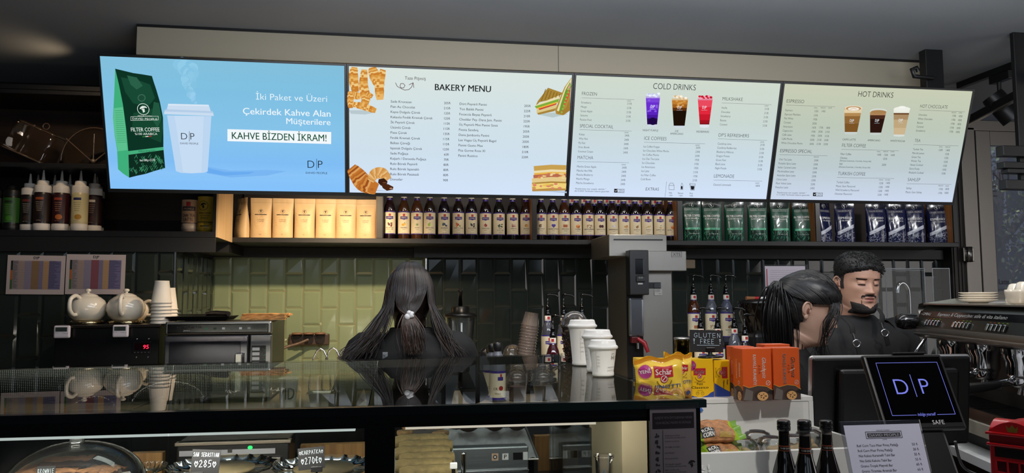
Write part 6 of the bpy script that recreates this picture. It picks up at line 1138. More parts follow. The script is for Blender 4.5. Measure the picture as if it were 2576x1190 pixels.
# orange biscuit boxes
ORG = C('#d8571c', .42, vary=.0); 
def pr_or(b, w_, d_, h_):
    br = C('#4a3a34', .5); cr = C('#d9a56a', .5)
    def pic(wd, x0):
        P = [(x0, 0), (x0 + wd, 0), (x0 + wd, h_ * .20), (x0 + wd * .8, h_ * .27), (x0 + wd * .5, h_ * .29), (x0 + wd * .2, h_ * .25), (x0, h_ * .30)]
        b.poly(P, br, .0004); b.line(P[2:], .0014, C('#e0a040', .4), .0007); b.poly([(x0, h_ * .02), (x0 + wd * .3, 0), (x0 + wd * .34, h_ * .18), (x0 + wd * .1, h_ * .24)], C('#6d645f', .5), .0006); b.poly([(x0 + wd * .8, h_ * .16), (x0 + wd, h_ * .10), (x0 + wd, h_ * .22)], C('#1d1a18', .5), .0006)
        b.disc(x0 + wd * .62, h_ * .10, wd * .24, h_ * .105, C('#3a2c26', .5), .0008, 20); b.disc(x0 + wd * .66, h_ * .085, wd * .19, h_ * .085, cr, .0010, 20)
        qq = random.Random(3)
        for k in range(9): b.disc(x0 + wd * (.66 + qq.uniform(-.12, .12)), h_ * (.09 + qq.uniform(-.05, .05)), wd * .022, h_ * .01, C('#3a2015', .5), .0012, 7)
    pic(w_, -w_ / 2)
    b.text('KAHVELİ KURABİYE', WHITE, -w_ * .14, h_ * .88, h_ * .062, .0006, 'L', width=h_ * .58, off=.03, rot=-PI / 2); b.text('Glutensiz', WHITE, w_ * .17, h_ * .82, h_ * .082, .0006, 'L', width=h_ * .40, off=.015, shear=.25, rot=-PI / 2); b.text('ADA', C('#8a3210', .5), w_ * .035, h_ * .68, h_ * .045, .0006, 'L', rot=-PI / 2, spacing=1.5)
    b.ring2(w_ * .36, h_ * .335, w_ * .07, .0011, WHITE, .0006, 18); b.line([(w_ * .33, h_ * .32), (w_ * .39, h_ * .35)], .0009, WHITE, .0006); b.line([(w_ * .30, h_ * .60), (w_ * .12, h_ * .56)], .0012, WHITE, .0007)
    b.M = side_m(w_); pic(d_, -d_); b.text('Glutensiz', WHITE, -d_ * .35, h_ * .72, h_ * .05, .0006, 'L', shear=.25, rot=-PI / 2); b.text('KAHVELİ KURABİYE', WHITE, -d_ * .65, h_ * .78, h_ * .028, .0006, 'L', rot=-PI / 2); b.ring2(-d_ * .4, h_ * .34, .004, .0008, WHITE, .0006, 14)
    b.M = Matrix.Translation((0, d_ * .5, h_)) @ Matrix.Rotation(-PI / 2, 4, 'X') @ Matrix.Identity(4); b.M = Matrix.Translation((0, 0, h_ + .0004)) @ Matrix.Rotation(-PI / 2, 4, 'X'); b.text('Glutensiz', WHITE, 0, d_ * .45, .008, .0, 'C', shear=.25); b.text('ADA', WHITE, 0, d_ * .25, .005, .0, 'C')
for k, (x0, x1, Y, lb) in enumerate(((1867, 1943, 1.90, 'middle orange biscuit box of the three at the front, showing front and side'), (1945, 2013, 1.905, 'orange biscuit box nearest the till screen'), (1848, 1900, 1.975, 'orange biscuit box set back, showing mostly its narrow side'), (1925, 1990, 1.985, 'orange biscuit box in the back row, only its top showing'))):
    q0, q1 = gx(x0, 940, Y), gx(x1, 940, Y); h_ = px(1940, 876, 1.90).z - ZS1 if k != 3 else px(1940, 872, 1.90).z - ZS1
    carton('cookie_box', lb, 'box', ((q0 + q1) / 2, Y, ZS1), .05 if k < 1 else .0, q1 - q0 - .001, .052 if k < 2 else .05, h_, ORG, pr_or, 'orange gluten free boxes')
# lower tier: snack bags and clear tubs
def rollcorn(label, x, y, Y, zr, rz, band, ink='#f2f2ee', sc=1.):
    o = thing('snack_bag', label, 'snack bag', (gx(x, y, Y), Y, zr), rz, 'corn snack bags', .42, 0, sc); q = random.Random(int(x)); n, m = 24, 14; W, D = .10, .075
    def sf(u, v, top, off=0):
        e = (1 - abs(2 * u - 1) ** 4) ** .6 * (1 - abs(2 * v - 1) ** 2.5) ** .6; z = .020 + (.021 * e if top else -.019 * e) + .0016 * math.sin(23 * u + 7 * v) * e
        return (-W / 2 + W * u + .003 * math.sin(9 * v), -D / 2 + D * v, z + off)
    def cell(u, v):
        if u < .14: return C('#8fae2c', .35, coat=.2)
        if u > .88: return C('#9cc02f', .35, coat=.2)
        return C('#c98a55', .5, vary=.6, scale=90, bump=.4)
    b = MB()
    for top in (1, 0):
        V = [sf(i / n, j / m, top) for j in range(m + 1) for i in range(n + 1)]
        for j in range(m):
            for i in range(n):
                f = (j * (n + 1) + i, j * (n + 1) + i + 1, (j + 1) * (n + 1) + i + 1, (j + 1) * (n + 1) + i); b.add([V[k] for k in f], [(0, 1, 2, 3) if top else (3, 2, 1, 0)], cell((i + .5) / n, (j + .5) / m), True)
    b.fn = lambda x, y, z: sf(max(0, min(1, (x + W / 2) / W)), max(0, min(1, z / D)), 1, .0012 - y)
    b.poly([(-.044, .002), (-.012, .003), (-.010, .024), (-.042, .026)], C('#1d1f1c', .5), 0); b.text('ROLL', WHITE, -.027, .014, .0085, .0006, 'C', off=.05, rot=.06, width=.026); b.text('CORN', WHITE, -.026, .003, .0085, .0006, 'C', off=.05, rot=.06, width=.026)
    b.rect(.0, .002, .030, .012, C('#a8873a', .5), 0); b.fn = None; b.build('wrapper', o)
    for s_ in (-1, 1): 
        b = MB(); V = [(s_ * W / 2 + s_ * .016 * a, -D / 2 + D * j / 10, .020 + .006 * math.sin(j * 1.3) * a + .004 * a) for a in (0, 1) for j in range(11)]; b.add(V, [(j, j + 1, j + 12, j + 11) for j in range(10)], C(band, .3, coat=.3), True); b.build('crimped_end', o)
rollcorn('green corn snack bag lying underneath the other at the end of the case', 1803, 1095, 1.80, 1.122, .05, '#a8cc3a', '#fff', .92); rollcorn('green corn snack bag lying on top of the other on the white stand', 1793, 1070, 1.815, 1.160, -.06, '#6f9a2c')
PCK = GLASS('#f0f2f2', 1.8, .03, 1.5, .05, '#c8ccd0'); CK = C('#c9ac7e', .7, bump=.2, scale=60)
for k, (x, Y, lb) in enumerate(((1866, 1.80, 'clear tub of pale cookies next to the corn snack bags'), (1940, 1.80, 'clear tub of pale cookies in the middle of the white stand'), (1905, 1.885, 'clear tub of pale cookies behind between two others'), (1996, 1.81, 'clear tub of pale cookies behind the dark bottles'), (2035, 1.87, 'clear tub of pale cookies at the end of the white stand'))):
    if k == 0:
        o = first = thing('cookie_tub', lb, 'tub', (gx(x, 1085, Y), Y, 1.1025), 0, 'cookie tubs'); b = MB(); b.lathe([(0, .001), (.026, 0), (.033, .040), (.0355, .041), (.0355, .044)], PCK, 26, False); b.build('tub_wall', o); b = MB(); b.lathe([(.036, .043), (.0365, .046), (.033, .050), (.030, .056), (.018, .060), (0, .061)], PCK, 26, False); b.lathe([(.020, .0605), (.010, .062), (0, .0622)], C('#33343a', .3), 18, False); b.build('lid', o)
        for j, (cx, cy, cz, a) in enumerate(((-.008, -.012, .010, .3), (.010, -.008, .014, -.4), (0, .010, .016, .2), (.006, -.010, .029, .5), (-.010, .0, .031, -.3))): b = MB(); b.at(cx, cy, cz, a, .5 * a, .4); b.ball((0, 0, 0), (.017, .013, .009), CK, 14, 8); b.build('cookie', o)
    else: dup(first, lb, (gx(x, 1085, Y), Y, 1.1025), k * 1.1, 'cookie tubs')
# allergy notice on the case end, till bottles
a, c = px(1637, 1190, 1.445), px(1750, 1020, 1.445); o = thing('allergy_notice', 'grey printed allergy notice fixed to the end post of the glass case', 'notice', (a.x, 1.446, a.z - .03)); W, H = c.x - a.x, c.z - a.z + .03; z0 = 0
b = MB().box(0, -.002, 0, W, 0, H, C('#8d8489', .55)); b.rect(W * .05, H - .042, W * .95, H - .012, C('#2a2127', .5), .0024); lt = C('#77707a', .5)
b.text('ALERJİYE VEYA İNTOLERANSA NEDEN', lt, W / 2, H - .0235, .0042, .0028, 'C', width=W * .82); b.text('OLAN BELİRLİ MADDE VE ÜRÜNLER', lt, W / 2, H - .0330, .0042, .0028, 'C', width=W * .76); ink = C('#3a2f35', .5); b.line([(W * .27, H - .045), (W * .27, .0)], .0009, ink, .0026)
q = random.Random(8)
for k in range(15):
    z = H - .055 - .0107 * k
    if z < .01: break
    for j in range(4): b.disc(W * .16 + q.uniform(-.004, .004), z + q.uniform(-.003, .003), q.uniform(.001, .003), q.uniform(.001, .003), ink, .0026 + .0001 * j, 7)
    b.text(['Gluten içeren tahıllar', 'Yumurta ve ürünleri', 'Yer fıstığı ve ürünleri', 'Soya fasulyesi', 'Süt ve süt ürünleri', 'Sert kabuklu meyveler', 'Badem, fındık, ceviz', 'Kereviz ve ürünleri', 'Hardal ve ürünleri', 'Susam tohumu', 'Kükürt dioksit ve sülfit', 'Acı bakla', 'Yumuşakçalar', 'Balık ve ürünleri', 'Kabuklular'][k], ink, W * .31, z - .001, .0024, .0026, 'L')
    if k in (0, 5, 6, 10): b.text('ve bunlardan elde edilen ürünler', ink, W * .31, z - .0050, .0022, .0026, 'L')
bust_logo(b, W * .88, .045, .011, DARKINK, .0026, False); b.build('sheet', o); MB().box(-.008, -.0035, H - .004, W + .006, -.002, H + .006, GLASS('#dfe2e6', 1.6, .03, 1.5, .06)).build('plastic_sleeve', o)
BG = C('#0b0908', .07, 0, .6, coat=.7)
tl = thing('till_counter', 'white till counter carrying the stand, screens and bottles', 'counter', (.6, 1.15, 0)); MB().box(0, .0, .965, .93, 1.02, 1.0, C('#dfe2e6', .35), .003).build('worktop', tl); MB().box(.02, .03, .05, .91, .98, .965, C('#17171a', .5)).build('base_cabinet', tl)
MB().box(0, .03, .0, .02, .98, .965, C('#dfe2e6', .4)).build('side_panel', tl)
def soda(label, x, Y, zoff, lev):
    o = thing('glass_bottle', label, 'bottle', (gx(x, 1062, Y), Y, 1.0), 0, 'dark bottles by the till'); h = px(x, 1057 + zoff, Y).z - 1.0; k = h / .235
    b = MB(); b.lathe([(0, 0), (.024, 0), (.027, .004), (.0272, .105 * k), (.0255, .125 * k), (.018, .152 * k), (.0128, .172 * k), (.0112, .205 * k)], BG, 32, False); b.lathe([(.0112, .205 * k), (.0108, .213 * k)], lev, 28, False)
    b.fn = wrap(.0272 + .0004); n = 16; b.add([(-.075 + .15 * i / n, 0, z) for i in range(n + 1) for z in (.02 * k, .095 * k)], [(2 * i, 2 * i + 2, 2 * i + 3, 2 * i + 1) for i in range(n)], C('#19181a', .4), True)
    cn = C('#7a3a22', .4); b.fn = None; b.lathe([(.01315, .170 * k), (.0129, .1725 * k)], cn, 28, False); b.lathe([(.01255, .180 * k), (.0123, .1825 * k)], cn, 28, False); b.fn = wrap(.0129); b.text('%100 DOĞAL', C('#c9c4bc', .4), 0, .1750 * k, .0034, 0, 'C'); b.fn = None; b.build('glass_body', o)
    b = MB(); b.lathe([(.0118, .2125 * k), (.0140, .214 * k), (.0142, .222 * k), (.0132, .2235 * k), (.0142, .225 * k), (.0138, .233 * k), (.012, .235 * k), (0, .235 * k)], C('#121214', .3), 28); b.build('crown_cap', o)
soda('dark glass soda bottle, first of the three by the corn snack side', 1971, 1.60, 0, C('#1a100c', .1)); soda('dark glass soda bottle standing in the middle of the three', 2023, 1.53, 0, C('#5a5450', .15)); soda('dark glass soda bottle nearest the price sheet', 2078, 1.60, 0, C('#6a6460', .15))
# till monitor seen from behind, customer display, price sheet
SILV = C('#b9b6b4', .3, .8); BKP = C('#0c0c0d', .4)
o = thing('till_monitor', 'back of the black till monitor with a silver edge', 'monitor', (1.375, 2.03, 1.001), -.06, None)
b = MB(); b.at(0, 0, 0, 0, .10, 0); b.box(-.235, -.004, .085, .235, .016, .338, SILV, .010, 3).box(-.230, -.010, .088, .230, .004, .334, BKP, .008); b.build('casing', o); b = MB(); b.at(0, 0, 0, 0, .10, 0); b.box(-.165, -.038, .09, .18, -.008, .305, BKP, .010); b.box(.02, -.045, .205, .05, -.038, .211, SILV, .001); b.build('rear_cover', o)
b = MB(); b.box(-.10, -.02, .0, .14, .12, .018, BKP, .005).box(-.03, .02, .01, .06, .05, .16, BKP, .005); b.build('foot', o)
D = [Vector(p) for p in ((1.097, 1.66, 1.357), (1.301, 1.66, 1.363), (1.253, 1.58, 1.213), (1.076, 1.58, 1.208))]
def frame_from(tl_, tr_, bl_): 
    x = (tr_ - tl_); x.normalize(); z = (tl_ - bl_); y = z.cross(x).normalized(); z = x.cross(y); return Matrix((x, y, z)).transposed().to_4x4()
cw = .198; ch = .175; base = (D[2] + D[3]) / 2; o = thing('customer_display', 'tilted customer display showing a lilac two letter logo', 'display', base, 0); o.rotation_euler = (-.46, 0, -.03)
b = MB(); b.box(-cw / 2, .0, -.004, cw / 2, .014, ch, BKP, .010, 3); b.build('casing', o)
LI = E('#7d83e8', .95); b = MB(); b.rect(-cw * .455, .012, cw * .455, ch - .008, C('#050507', .06), .0006); fx0, fx1, fz0, fz1 = -cw * .36, cw * .40, .030, ch - .022
b.line([(-.014, fz0), (fx0, fz0), (fx0, fz1), (fx1, fz1), (fx1, fz0), (.036, fz0)], .0010, LI, .0012)
b.text('D', LI, -.012, .078, .036, .0012, 'R', off=-.012, res=4); b.text('P', LI, .018, .078, .036, .0012, 'L', off=-.012, res=4); b.line([(.002, .072), (.002, .124)], .0014, LI, .0012); b.text('indulge yourself', LI, .011, fz0 - .002, .007, .0012, 'C', width=.044, shear=.35)
b.text('SAFE', C('#d8d8da', .5), .046, .008, .0095, .0012, 'R'); b.build('screen_face', o)
MB().box(-.03, .010, -.16, .05, .05, .05, BKP, .008).build('neck', o); MB().box(-.02, .0, ch, .06, .012, ch + .005, BKP, .002).build('scanner_bar', o)
o = thing('price_sheet', 'white price sheet in a clear leaning holder in front of the customer display', 'price list', (.985, 1.405, 1.0025), 0); o.rotation_euler = (-.30, 0, -.02); hw_ = .088; H = px(2228, 1060, 1.46).z - 1.005 + .012
b = MB(); b.box(-hw_, -.0015, 0, hw_, .0015, H, GLASS('#e8eaee', 1.6, .02, 1.5, .06, '#8c93a8')); b.build('holder', o)
b = MB(); b.box(-hw_ + .006, -.0026, .004, hw_ - .004, -.0018, H - .008, C('#c9cbe0', .6)); k = C('#33343c', .6); zt = H - .022
b.line([(-.038, zt - .013), (-.038, zt), (.040, zt), (.040, zt - .013), (-.038, zt - .013)], .0010, k, .0030); b.rect(-.035, zt - .011, .037, zt - .0025, k, .0030); b.text('DAVID PEOPLE', C('#d8d9e6', .6), .001, zt - .0095, .0052, .0034, 'C', width=.066, off=.02); b.text('INDULGE YOURSELF', k, .001, zt + .0015, .0022, .0030, 'C'); b.text('COFFEE', k, .001, zt - .0165, .002, .0030, 'C')
for i, (nm, pr) in enumerate((('Roll Corn Taco Mısır Pirinç Patlağı', 50), ('Roll Corn Mısır Pirinç Patlağı', 30), ('Nio Kakao Karamelli Tahıl Bar', 55), ('Nio Sütlü Kakolu Tahıl Bar', 55), ('Granio Tropik Meyveli Bar', 65), ('Granio Tiramisu Aromalı Bar', 65), ('Riders Karamelli Enerji Bar', 70), ('Riders Yer Fıstıklı Protein Bar', 70), ('Riders Kakaolu Protein Bar', 70), ('Hurmalı Bar', 60), ('Fıstıklı Bar', 60))): b.text(nm, k, -.062, zt - .029 - .0098 * i, .0048, .0030, 'L', cond=.9); b.text(f'{pr} ₺', k, .070, zt - .029 - .0098 * i, .0048, .0030, 'R')
b.build('sheet', o)
o = thing('keyboard', 'black keyboard lying under the till monitor', 'keyboard', (1.12, 1.62, 1.001), .1); MB().box(-.12, -.05, 0, .12, .05, .018, BKP, .004).build('keyboard_tray', o)
b = MB()
for i in range(16):
    for j in range(6): b.box(-.112 + .0142 * i, -.043 + .0146 * j, .018, -.1 + .0142 * i, -.0305 + .0146 * j, .024, C('#1b1c22', .3), .001, 1)
b.build('keys', o)
o = thing('display_cable', 'black cable looping down from the customer display to the counter', 'cable', (1.30, 1.62, 1.004)); b = MB(); b.tube(spline([(-.005, .04, .16), (.02, .05, .10), (.05, .02, .075), (.03, .0, .03), (.0, -.01, .006), (.03, -.03, .004), (.06, .0, .012), (.035, .02, .04), (.02, .0, .012), (-.03, -.03, .004)], 7), .0032, BKP, 8); b.build('cord', o)
# toy telephone box
o = thing('toy_phone_box', 'red toy telephone box with round topped roof at the frame edge', 'toy phone box', (1.170, 1.325, 1.0), .55); PR = C('#b5161c', .28, coat=.3); PRD = C('#8a0f14', .35); w_ = .040; z0 = .0
zt = px(2520, 1112, 1.33).z - 1.0
b = MB().box(-w_, -w_, 0, w_, w_, zt, PR, .002); 
b.build('cabin', o)
b = MB()
for fc in range(4):
    b.M = Matrix.Rotation(fc * PI / 2, 4, 'Z'); b.M = b.M @ Matrix.Translation((0, -w_, 0)); b.rect(-w_ * .72, .02, w_ * .72, zt - .032, C('#4a0e12', .12), .0006); b.rect(-w_ * .78, zt - .026, w_ * .78, zt - .008, C('#16090a', .3), .0006)
    for i in range(4): b.box(-w_ * .74 + w_ * .48 * i - .0016, -.0022, .018, -w_ * .74 + w_ * .48 * i + .0016, 0, zt - .03, PR)
    for j in range(9): b.box(-w_ * .76, -.0022, .02 + (zt - .052) * j / 8 - .0014, w_ * .76, 0, .02 + (zt - .052) * j / 8 + .0014, PR)
b.M = Matrix.Identity(4); b.build('glazing', o)
b = MB().box(-w_ - .004, -w_ - .004, zt - .006, w_ + .004, w_ + .004, zt - .001, PR, .0012).box(-w_ - .005, -w_ - .005, zt + .014, w_ + .005, w_ + .005, zt + .019, PR, .0012).box(-w_, -w_, zt - .001, w_, w_, zt + .014, PRD)
n = 12; arc = lambda y: [(-w_ + 2 * w_ * i / n, y, zt + .019 + .021 * math.sin(PI * i / n) ** .75) for i in range(n + 1)]
b.loft([arc(-w_), arc(w_)], PR, True, True); 
arc2 = lambda x: [(x, -w_ + 2 * w_ * i / n, zt + .019 + .021 * math.sin(PI * i / n) ** .75) for i in range(n + 1)]
b.loft([arc2(-w_), arc2(w_)], PR, True, True); b.build('roof', o)
b = MB(); b.at(0, -w_ - .0012, zt + .028); gd = C('#b08f3c', .3, .7); b.poly([(-.008, -.006), (.008, -.006), (.010, .006), (.005, .001), (0, .008), (-.005, .001), (-.010, .006)], gd, .001); b.build('crown_emblem', o); b = MB(); b.at(-w_ - .0012, 0, zt + .028, -PI / 2); b.poly([(-.008, -.006), (.008, -.006), (.010, .006), (.005, .001), (0, .008), (-.005, .001), (-.010, .006)], gd, .001); b.build('crown_emblem', o)
o = thing('card_holder', 'dark card holder with a blue striped card behind the phone box', 'card holder', (1.46, 1.58, 1.0), -.2); b = MB().box(-.05, -.02, 0, .05, .02, .13, BKP, .004); b.build('block', o); b = MB(); b.box(-.045, -.03, .131, .05, .025, .133, C('#8aa0c4', .4)); 
for k in range(6): b.box(-.04 + .016 * k, -.03, .1332, -.033 + .016 * k, .025, .1336, C('#27344f', .4))
b.build('card', o)

# ------------------------------------------------------------------ right hand counter and espresso machine
RZ = math.atan2(-.96, -.28); P0 = Vector((2.0, 2.70, 0))
rc = thing('coffee_counter', 'side counter with pale slab and white ledge carrying the espresso machine', 'counter', P0, RZ)
MB().box(-.03, -.06, 1.07, 1.35, .62, 1.112, C('#a9a596', .45, vary=.25, scale=12), .002).build('worktop', rc); MB().box(-.02, .0, .1, 1.33, .60, 1.07, C('#0c0c0d', .5)).build('base_cabinet', rc); MB().box(-.02, -.085, .985, 1.33, 0, 1.015, C('#d2d4d6', .4), .002).build('ledge', rc)
em = thing('espresso_machine', 'long chrome and black espresso machine with lever handles on the right', 'espresso machine', P0 + Vector((0, 0, 1.113)), RZ); L = .95; OLV = C('#1d1e16', .3, .3); MIR = STEEL('#cbc4ba', .30, 0); CHD = STEEL('#6f6a66', .45, 0)
H0 = .262
b = MB(); sec = lambda x, k=1., dz=0: [(x, -.02 * k, H0 + dz), (x, -.035 * k, H0 + .012), (x, -.012, H0 + .062), (x, .02, H0 + .095), (x, .45, H0 + .095), (x, .45, H0 - .02)]
b.loft([sec(.0), sec(L)], OLV, True, False); b.build('body', em)
b = MB(); b.loft([[(x, -.0365, H0 + .0125), (x, -.040, H0 - .006), (x, -.02, H0 - .028), (x, .30, H0 - .03), (x, .30, H0 + .0)] for x in (.0, .02, L)], MIR, True, True, False); b.tube([(x, -.030, H0 - .012) for x in (0., .3, .6, L)], .010, MIR, 10); b.build('lower_trim', em)
b = MB(); pts = []
for x, s_ in ((-.03, .25), (.0, .7), (.05, 1.), (.35, 1.06), (L, 1.06)): pts.append([(x, .0, H0 + .060), (x, -.006, H0 + .062 + .034 * s_), (x, .02, H0 + .066 + .05 * s_), (x, .05, H0 + .06 + .05 * s_), (x, .10, H0 + .06 + .03 * s_)])
b.loft([[(x, .36, H0 + .098), (x, .40, H0 + .105 + .06 * s_), (x, .43, H0 + .112 + .07 * s_), (x, .46, H0 + .09)] for x, s_ in ((-.03, .2), (.05, 1), (.4, 1.2), (L, 1.2))], MIR, False, True, False); b.loft([[(-.035, .44 * t, H0 + .04), (-.055, .44 * t, H0 + .075), (-.045, .44 * t, H0 + .095 + .07 * t), (-.02, .44 * t, H0 + .098)] for t in (0, .3, .6, 1)], MIR, False, True, False); b.box(.0, .0, H0 + .093, L, .45, H0 + .098, MIR); b.build('top_rail', em)
b = MB(); M_ = Matrix.Translation((0, -.0353, H0 + .012)) @ Matrix.Rotation(-math.atan2(.023, .05), 4, 'X'); b.M = M_
b.rect(.0, .040, L, .064, C('#08080a', .15), .0008); b.text('LA', C('#9a9a9a', .3), .015, .048, .006, .0014, shear=.2); b.text('CIMBALI', C('#a9a9a9', .3), .032, .047, .010, .0014, width=.075, shear=.2); b.text('Espresso & Cappuccino: stile di vita italiano', C('#d8d8d8', .4), .17, .047, .0120, .0014, width=.50, shear=.2, off=.008)
for g in range(3):
    for k in range(5):
        x = .10 + .24 * g + .026 * k; b.box(x - .008, -.007, .006, x + .008, -.0005, .028, CHROME, .002).rect(x - .005, .033, x + .007, .0355, E(['#7a4a22', '#8a3a1a', '#8a8a2a', '#5a7a2a', '#6a8a2a'][k], .5), .0012)
b.M = Matrix.Identity(4); b.build('front_panel', em)
b = MB(); b.lathe([(.026, 0), (.030, .02), (.030, .05), (.022, .07), (0, .075)], C('#0c0c0d', .15), 20); k = b.build('steam_knob', em); k.location = (.005, -.03, H0 + .030); k.rotation_euler = (PI / 2, 0, 0)
b = MB(); b.tube(spline([(.06, -.02, H0 - .03), (.065, -.05, H0 - .07), (.05, -.075, H0 - .12), (.02, -.09, H0 - .16), (.015, -.09, H0 - .20)], 6), .0065, CHROME, 10); b.build('steam_wand', em)
for g in range(3):
    x = .20 + .235 * g; b = MB(); b.lathe([(.0, .0), (.040, .0), (.043, .010), (.043, .045), (.052, .06), (.055, .085)], CHROME, 28, True, True, x, .02, H0 - .115); gh = b.build('group_head', em)
    b = MB(); b.lathe([(.0, -.026), (.030, -.026), (.036, -.012), (.038, .002)], CHROME, 24, True, True, x, .02, H0 - .117); b.tube([(x, -.01, H0 - .125), (x + .02, -.055, H0 - .130)], .011, CHROME, 10); b.tube([(x - .012, .02, H0 - .143), (x - .016, .015, H0 - .165)], .007, CHROME, 8); b.tube([(x + .012, .02, H0 - .143), (x + .018, .015, H0 - .165)], .007, CHROME, 8); pf = b.build('portafilter', em)
    b = MB(); b.tube([(x + .018, -.052, H0 - .130), (x + .03, -.075, H0 - .134), (x + .055, -.135, H0 - .140), (x + .070, -.170, H0 - .142)], [.010, .012, .016, .0185], C('#18181a', .3), 14); b.build('filter_handle', pf)
b = MB(); b.box(0, .10, .03, L, .44, H0 - .01, CHD, .003); b.box(.22, .096, .075, .36, .101, .085, C('#c8ccce', .15, 1.), .002).box(.50, .096, .075, .62, .101, .083, C('#34302c', .2, .5), .002); b.build('backsplash', em)
b = MB(); b.box(-.0, -.05, .008, L, .12, .030, CHD, .003); b.box(.0, -.052, .0, L, -.048, .034, C('#4a3f38', .25, .8)); 
for k in range(44): b.box(.02 + .021 * k, -.035, .0302, .032 + .021 * k, .10, .0312, C('#131314', .3))
b.build('drip_tray', em)
for x in (.04, L - .04): MB().box(x - .02, .03, 0, x + .02, .40, .01, BLACK).build('foot', em)
def on_em(x, y, z): 
    c, s_ = math.cos(RZ), math.sin(RZ); return (P0.x + x * c - y * s_, P0.y + x * s_ + y * c, 1.112 + z)
zc = H0 + .1
for k in range(4): 
    lb = 'white saucer in the small pile on the espresso machine' if k < 3 else 'white saucer topping the small pile on the espresso machine'
    if k == 0: sa = thing('saucer', lb, 'saucer', on_em(.13, .14, zc), 0, 'saucers on the espresso machine'); b = MB(); b.lathe([(.0, .002), (.030, 0), (.034, .003), (.062, .012), (.063, .014), (.034, .0065), (0, .005)], PORC, 30); b.build('dish', sa)
    else: dup(sa, lb, on_em(.13, .14, zc + .0085 * k), k, 'saucers on the espresso machine')
def mug(label, x, y, h, R, up=False):
    o = thing('coffee_cup', label, 'cup', on_em(x, y, zc + (0 if up else h)), random.uniform(-.5, .5), 'cups on the espresso machine', 0 if up else PI); b = MB(); b.lathe([(0, .003), (R * .55, 0), (R * .72, .004), (R * .9, h * .35), (R, h * .8), (R, h), (R - .003, h), (R - .004, h * .8), (R * .7, .008), (0, .008)], PORC, 30); b.build('cup_body', o); b = MB(); b.tube(spline([(R * .92, 0, h * .8), (R + .018, 0, h * .78), (R + .022, 0, h * .5), (R * .85, 0, h * .3)], 5), .0045, PORC, 8); b.build('handle', o)
mug('upturned white cup in the shaded middle of the machine top', .26, .30, .070, .045); mug('upturned white cup just before the brightest one', .30, .20, .068, .043); mug('brightest upturned white cup on the machine top', .44, .16, .072, .044); mug('upturned white cup at the frame edge on the machine top', .56, .18, .072, .044); mug('small upright cup before the upturned one at the frame edge', .56, .07, .045, .036, True)
# ------------------------------------------------------------------ people
def sm(t): t = max(0., min(1., t)); return t * t * (3 - 2 * t)
HEAD = [  # z front, z back, half width, y front, y back
    (-.150, -.110, .085, -.050, .085), (-.112, -.075, .064, -.040, .074), (-.075, -.045, .0565, -.036, .066), (-.045, -.012, .0545, -.036, .062), (-.020, .014, .056, -.048, .064), (-.006, .032, .058, -.074, .072), (.000, .042, .056, -.092, .080), (.012, .052, .060, -.0985, .088), (.030, .064, .0655, -.0965, .093), (.046, .074, .0685, -.0955, .096),
    (.060, .084, .0705, -.0955, .098), (.078, .096, .0725, -.0935, .099), (.098, .108, .0745, -.092, .100), (.118, .122, .0755, -.0895, .101), (.136, .138, .0755, -.093, .101), (.155, .156, .0765, -.0925, .100), (.178, .178, .0745, -.084, .096), (.200, .200, .0655, -.066, .084), (.217, .216, .047, -.042, .060), (.226, .225, .024, -.018, .036)]
def head_grid(n=72, per=4, fem=0., start=0):
    """points of a head and neck: rows from the neck up, columns round from the face"""
    K = HEAD[start:]; rows = []
    for i in range(len(K) - 1):
        a, b, c, d = K[max(i - 1, 0)], K[i], K[i + 1], K[min(i + 2, len(K) - 1)]
        for k in range(per):
            t = k / per; rows.append([.5 * ((2 * b[q]) + (c[q] - a[q]) * t + (2 * a[q] - 5 * b[q] + 4 * c[q] - d[q]) * t * t + (3 * b[q] - a[q] - 3 * c[q] + d[q]) * t ** 3) for q in range(5)])
    rows.append(list(K[-1])); G = []
    for zf, zb, hw, yf, yb in rows:
        if fem: hw *= (1 - .05 * fem) * (1 - .06 * fem * math.exp(-((zf - .01) / .03) ** 2)); 
        if fem and zf < -.02: hw *= .86; yf *= .85; yb *= .88
        R = []
        for k in range(n):
            th = 2 * PI * k / n; c, s_ = math.cos(th), math.sin(th); fr = max(0., c)
            x = hw * (abs(s_) ** .92) * (1 if s_ >= 0 else -1); yc = (yf + yb) * .5; y = yc - (yb - yf) * .5 * (c if c < 0 else c ** .92)
            if zf > -.02: x *= 1 - .10 * fr * fr * math.exp(-((zf - .03) / .05) ** 2)
            z = zf + (zb - zf) * (1 - c) / 2
            if c > .15 and zf > -.03:
                g = lambda X, Z, sx, sz: math.exp(-((abs(x) - X) / sx) ** 2 - ((z - Z) / sz) ** 2)
                nz = .0
                if .070 < z < .128: t = (z - .070) / .058; nz = (sm(t / .18) * (1 - t * .82) ** 1.1)
                dy = .0275 * math.exp(-(x / (.0095 + .003 * (z < .09))) ** 2) * nz + .0085 * g(.0115, .080, .0060, .0065)
                dy += -.0110 * g(.031, .119, .0165, .0115) + .0062 * g(.031, .1175, .0115, .0080) + .0040 * g(.028, .137, .024, .006) * (1 - .6 * fem)
                dy += .0062 * g(0, .0600, .019, .0046) + .0070 * g(0, .0465, .016, .0050) - .0052 * g(0, .0530, .020, .0022) - .003 * g(0, .036, .018, .006) + .0045 * g(0, .014, .018, .012)
                dy += .0040 * g(.047, .092, .016, .014) - .003 * g(.045, .055, .016, .018) - .0015 * g(0, .067, .0035, .005)
                y -= dy * min(1, (c - .15) * 3)
            R.append(Vector((x, y, z)))
        G.append(R)
    return G
def grid_norms(G):
    n = len(G[0]); N = []
    for j in range(len(G)):
        R = []
        for k in range(n):
            u = G[j][(k + 1) % n] - G[j][k - 1]; v = G[min(j + 1, len(G) - 1)][k] - G[max(j - 1, 0)][k]; q = u.cross(v)
            if q.length < 1e-9: q = Vector((0, 0, 1))
            R.append(q.normalized())
        N.append(R)
    return N
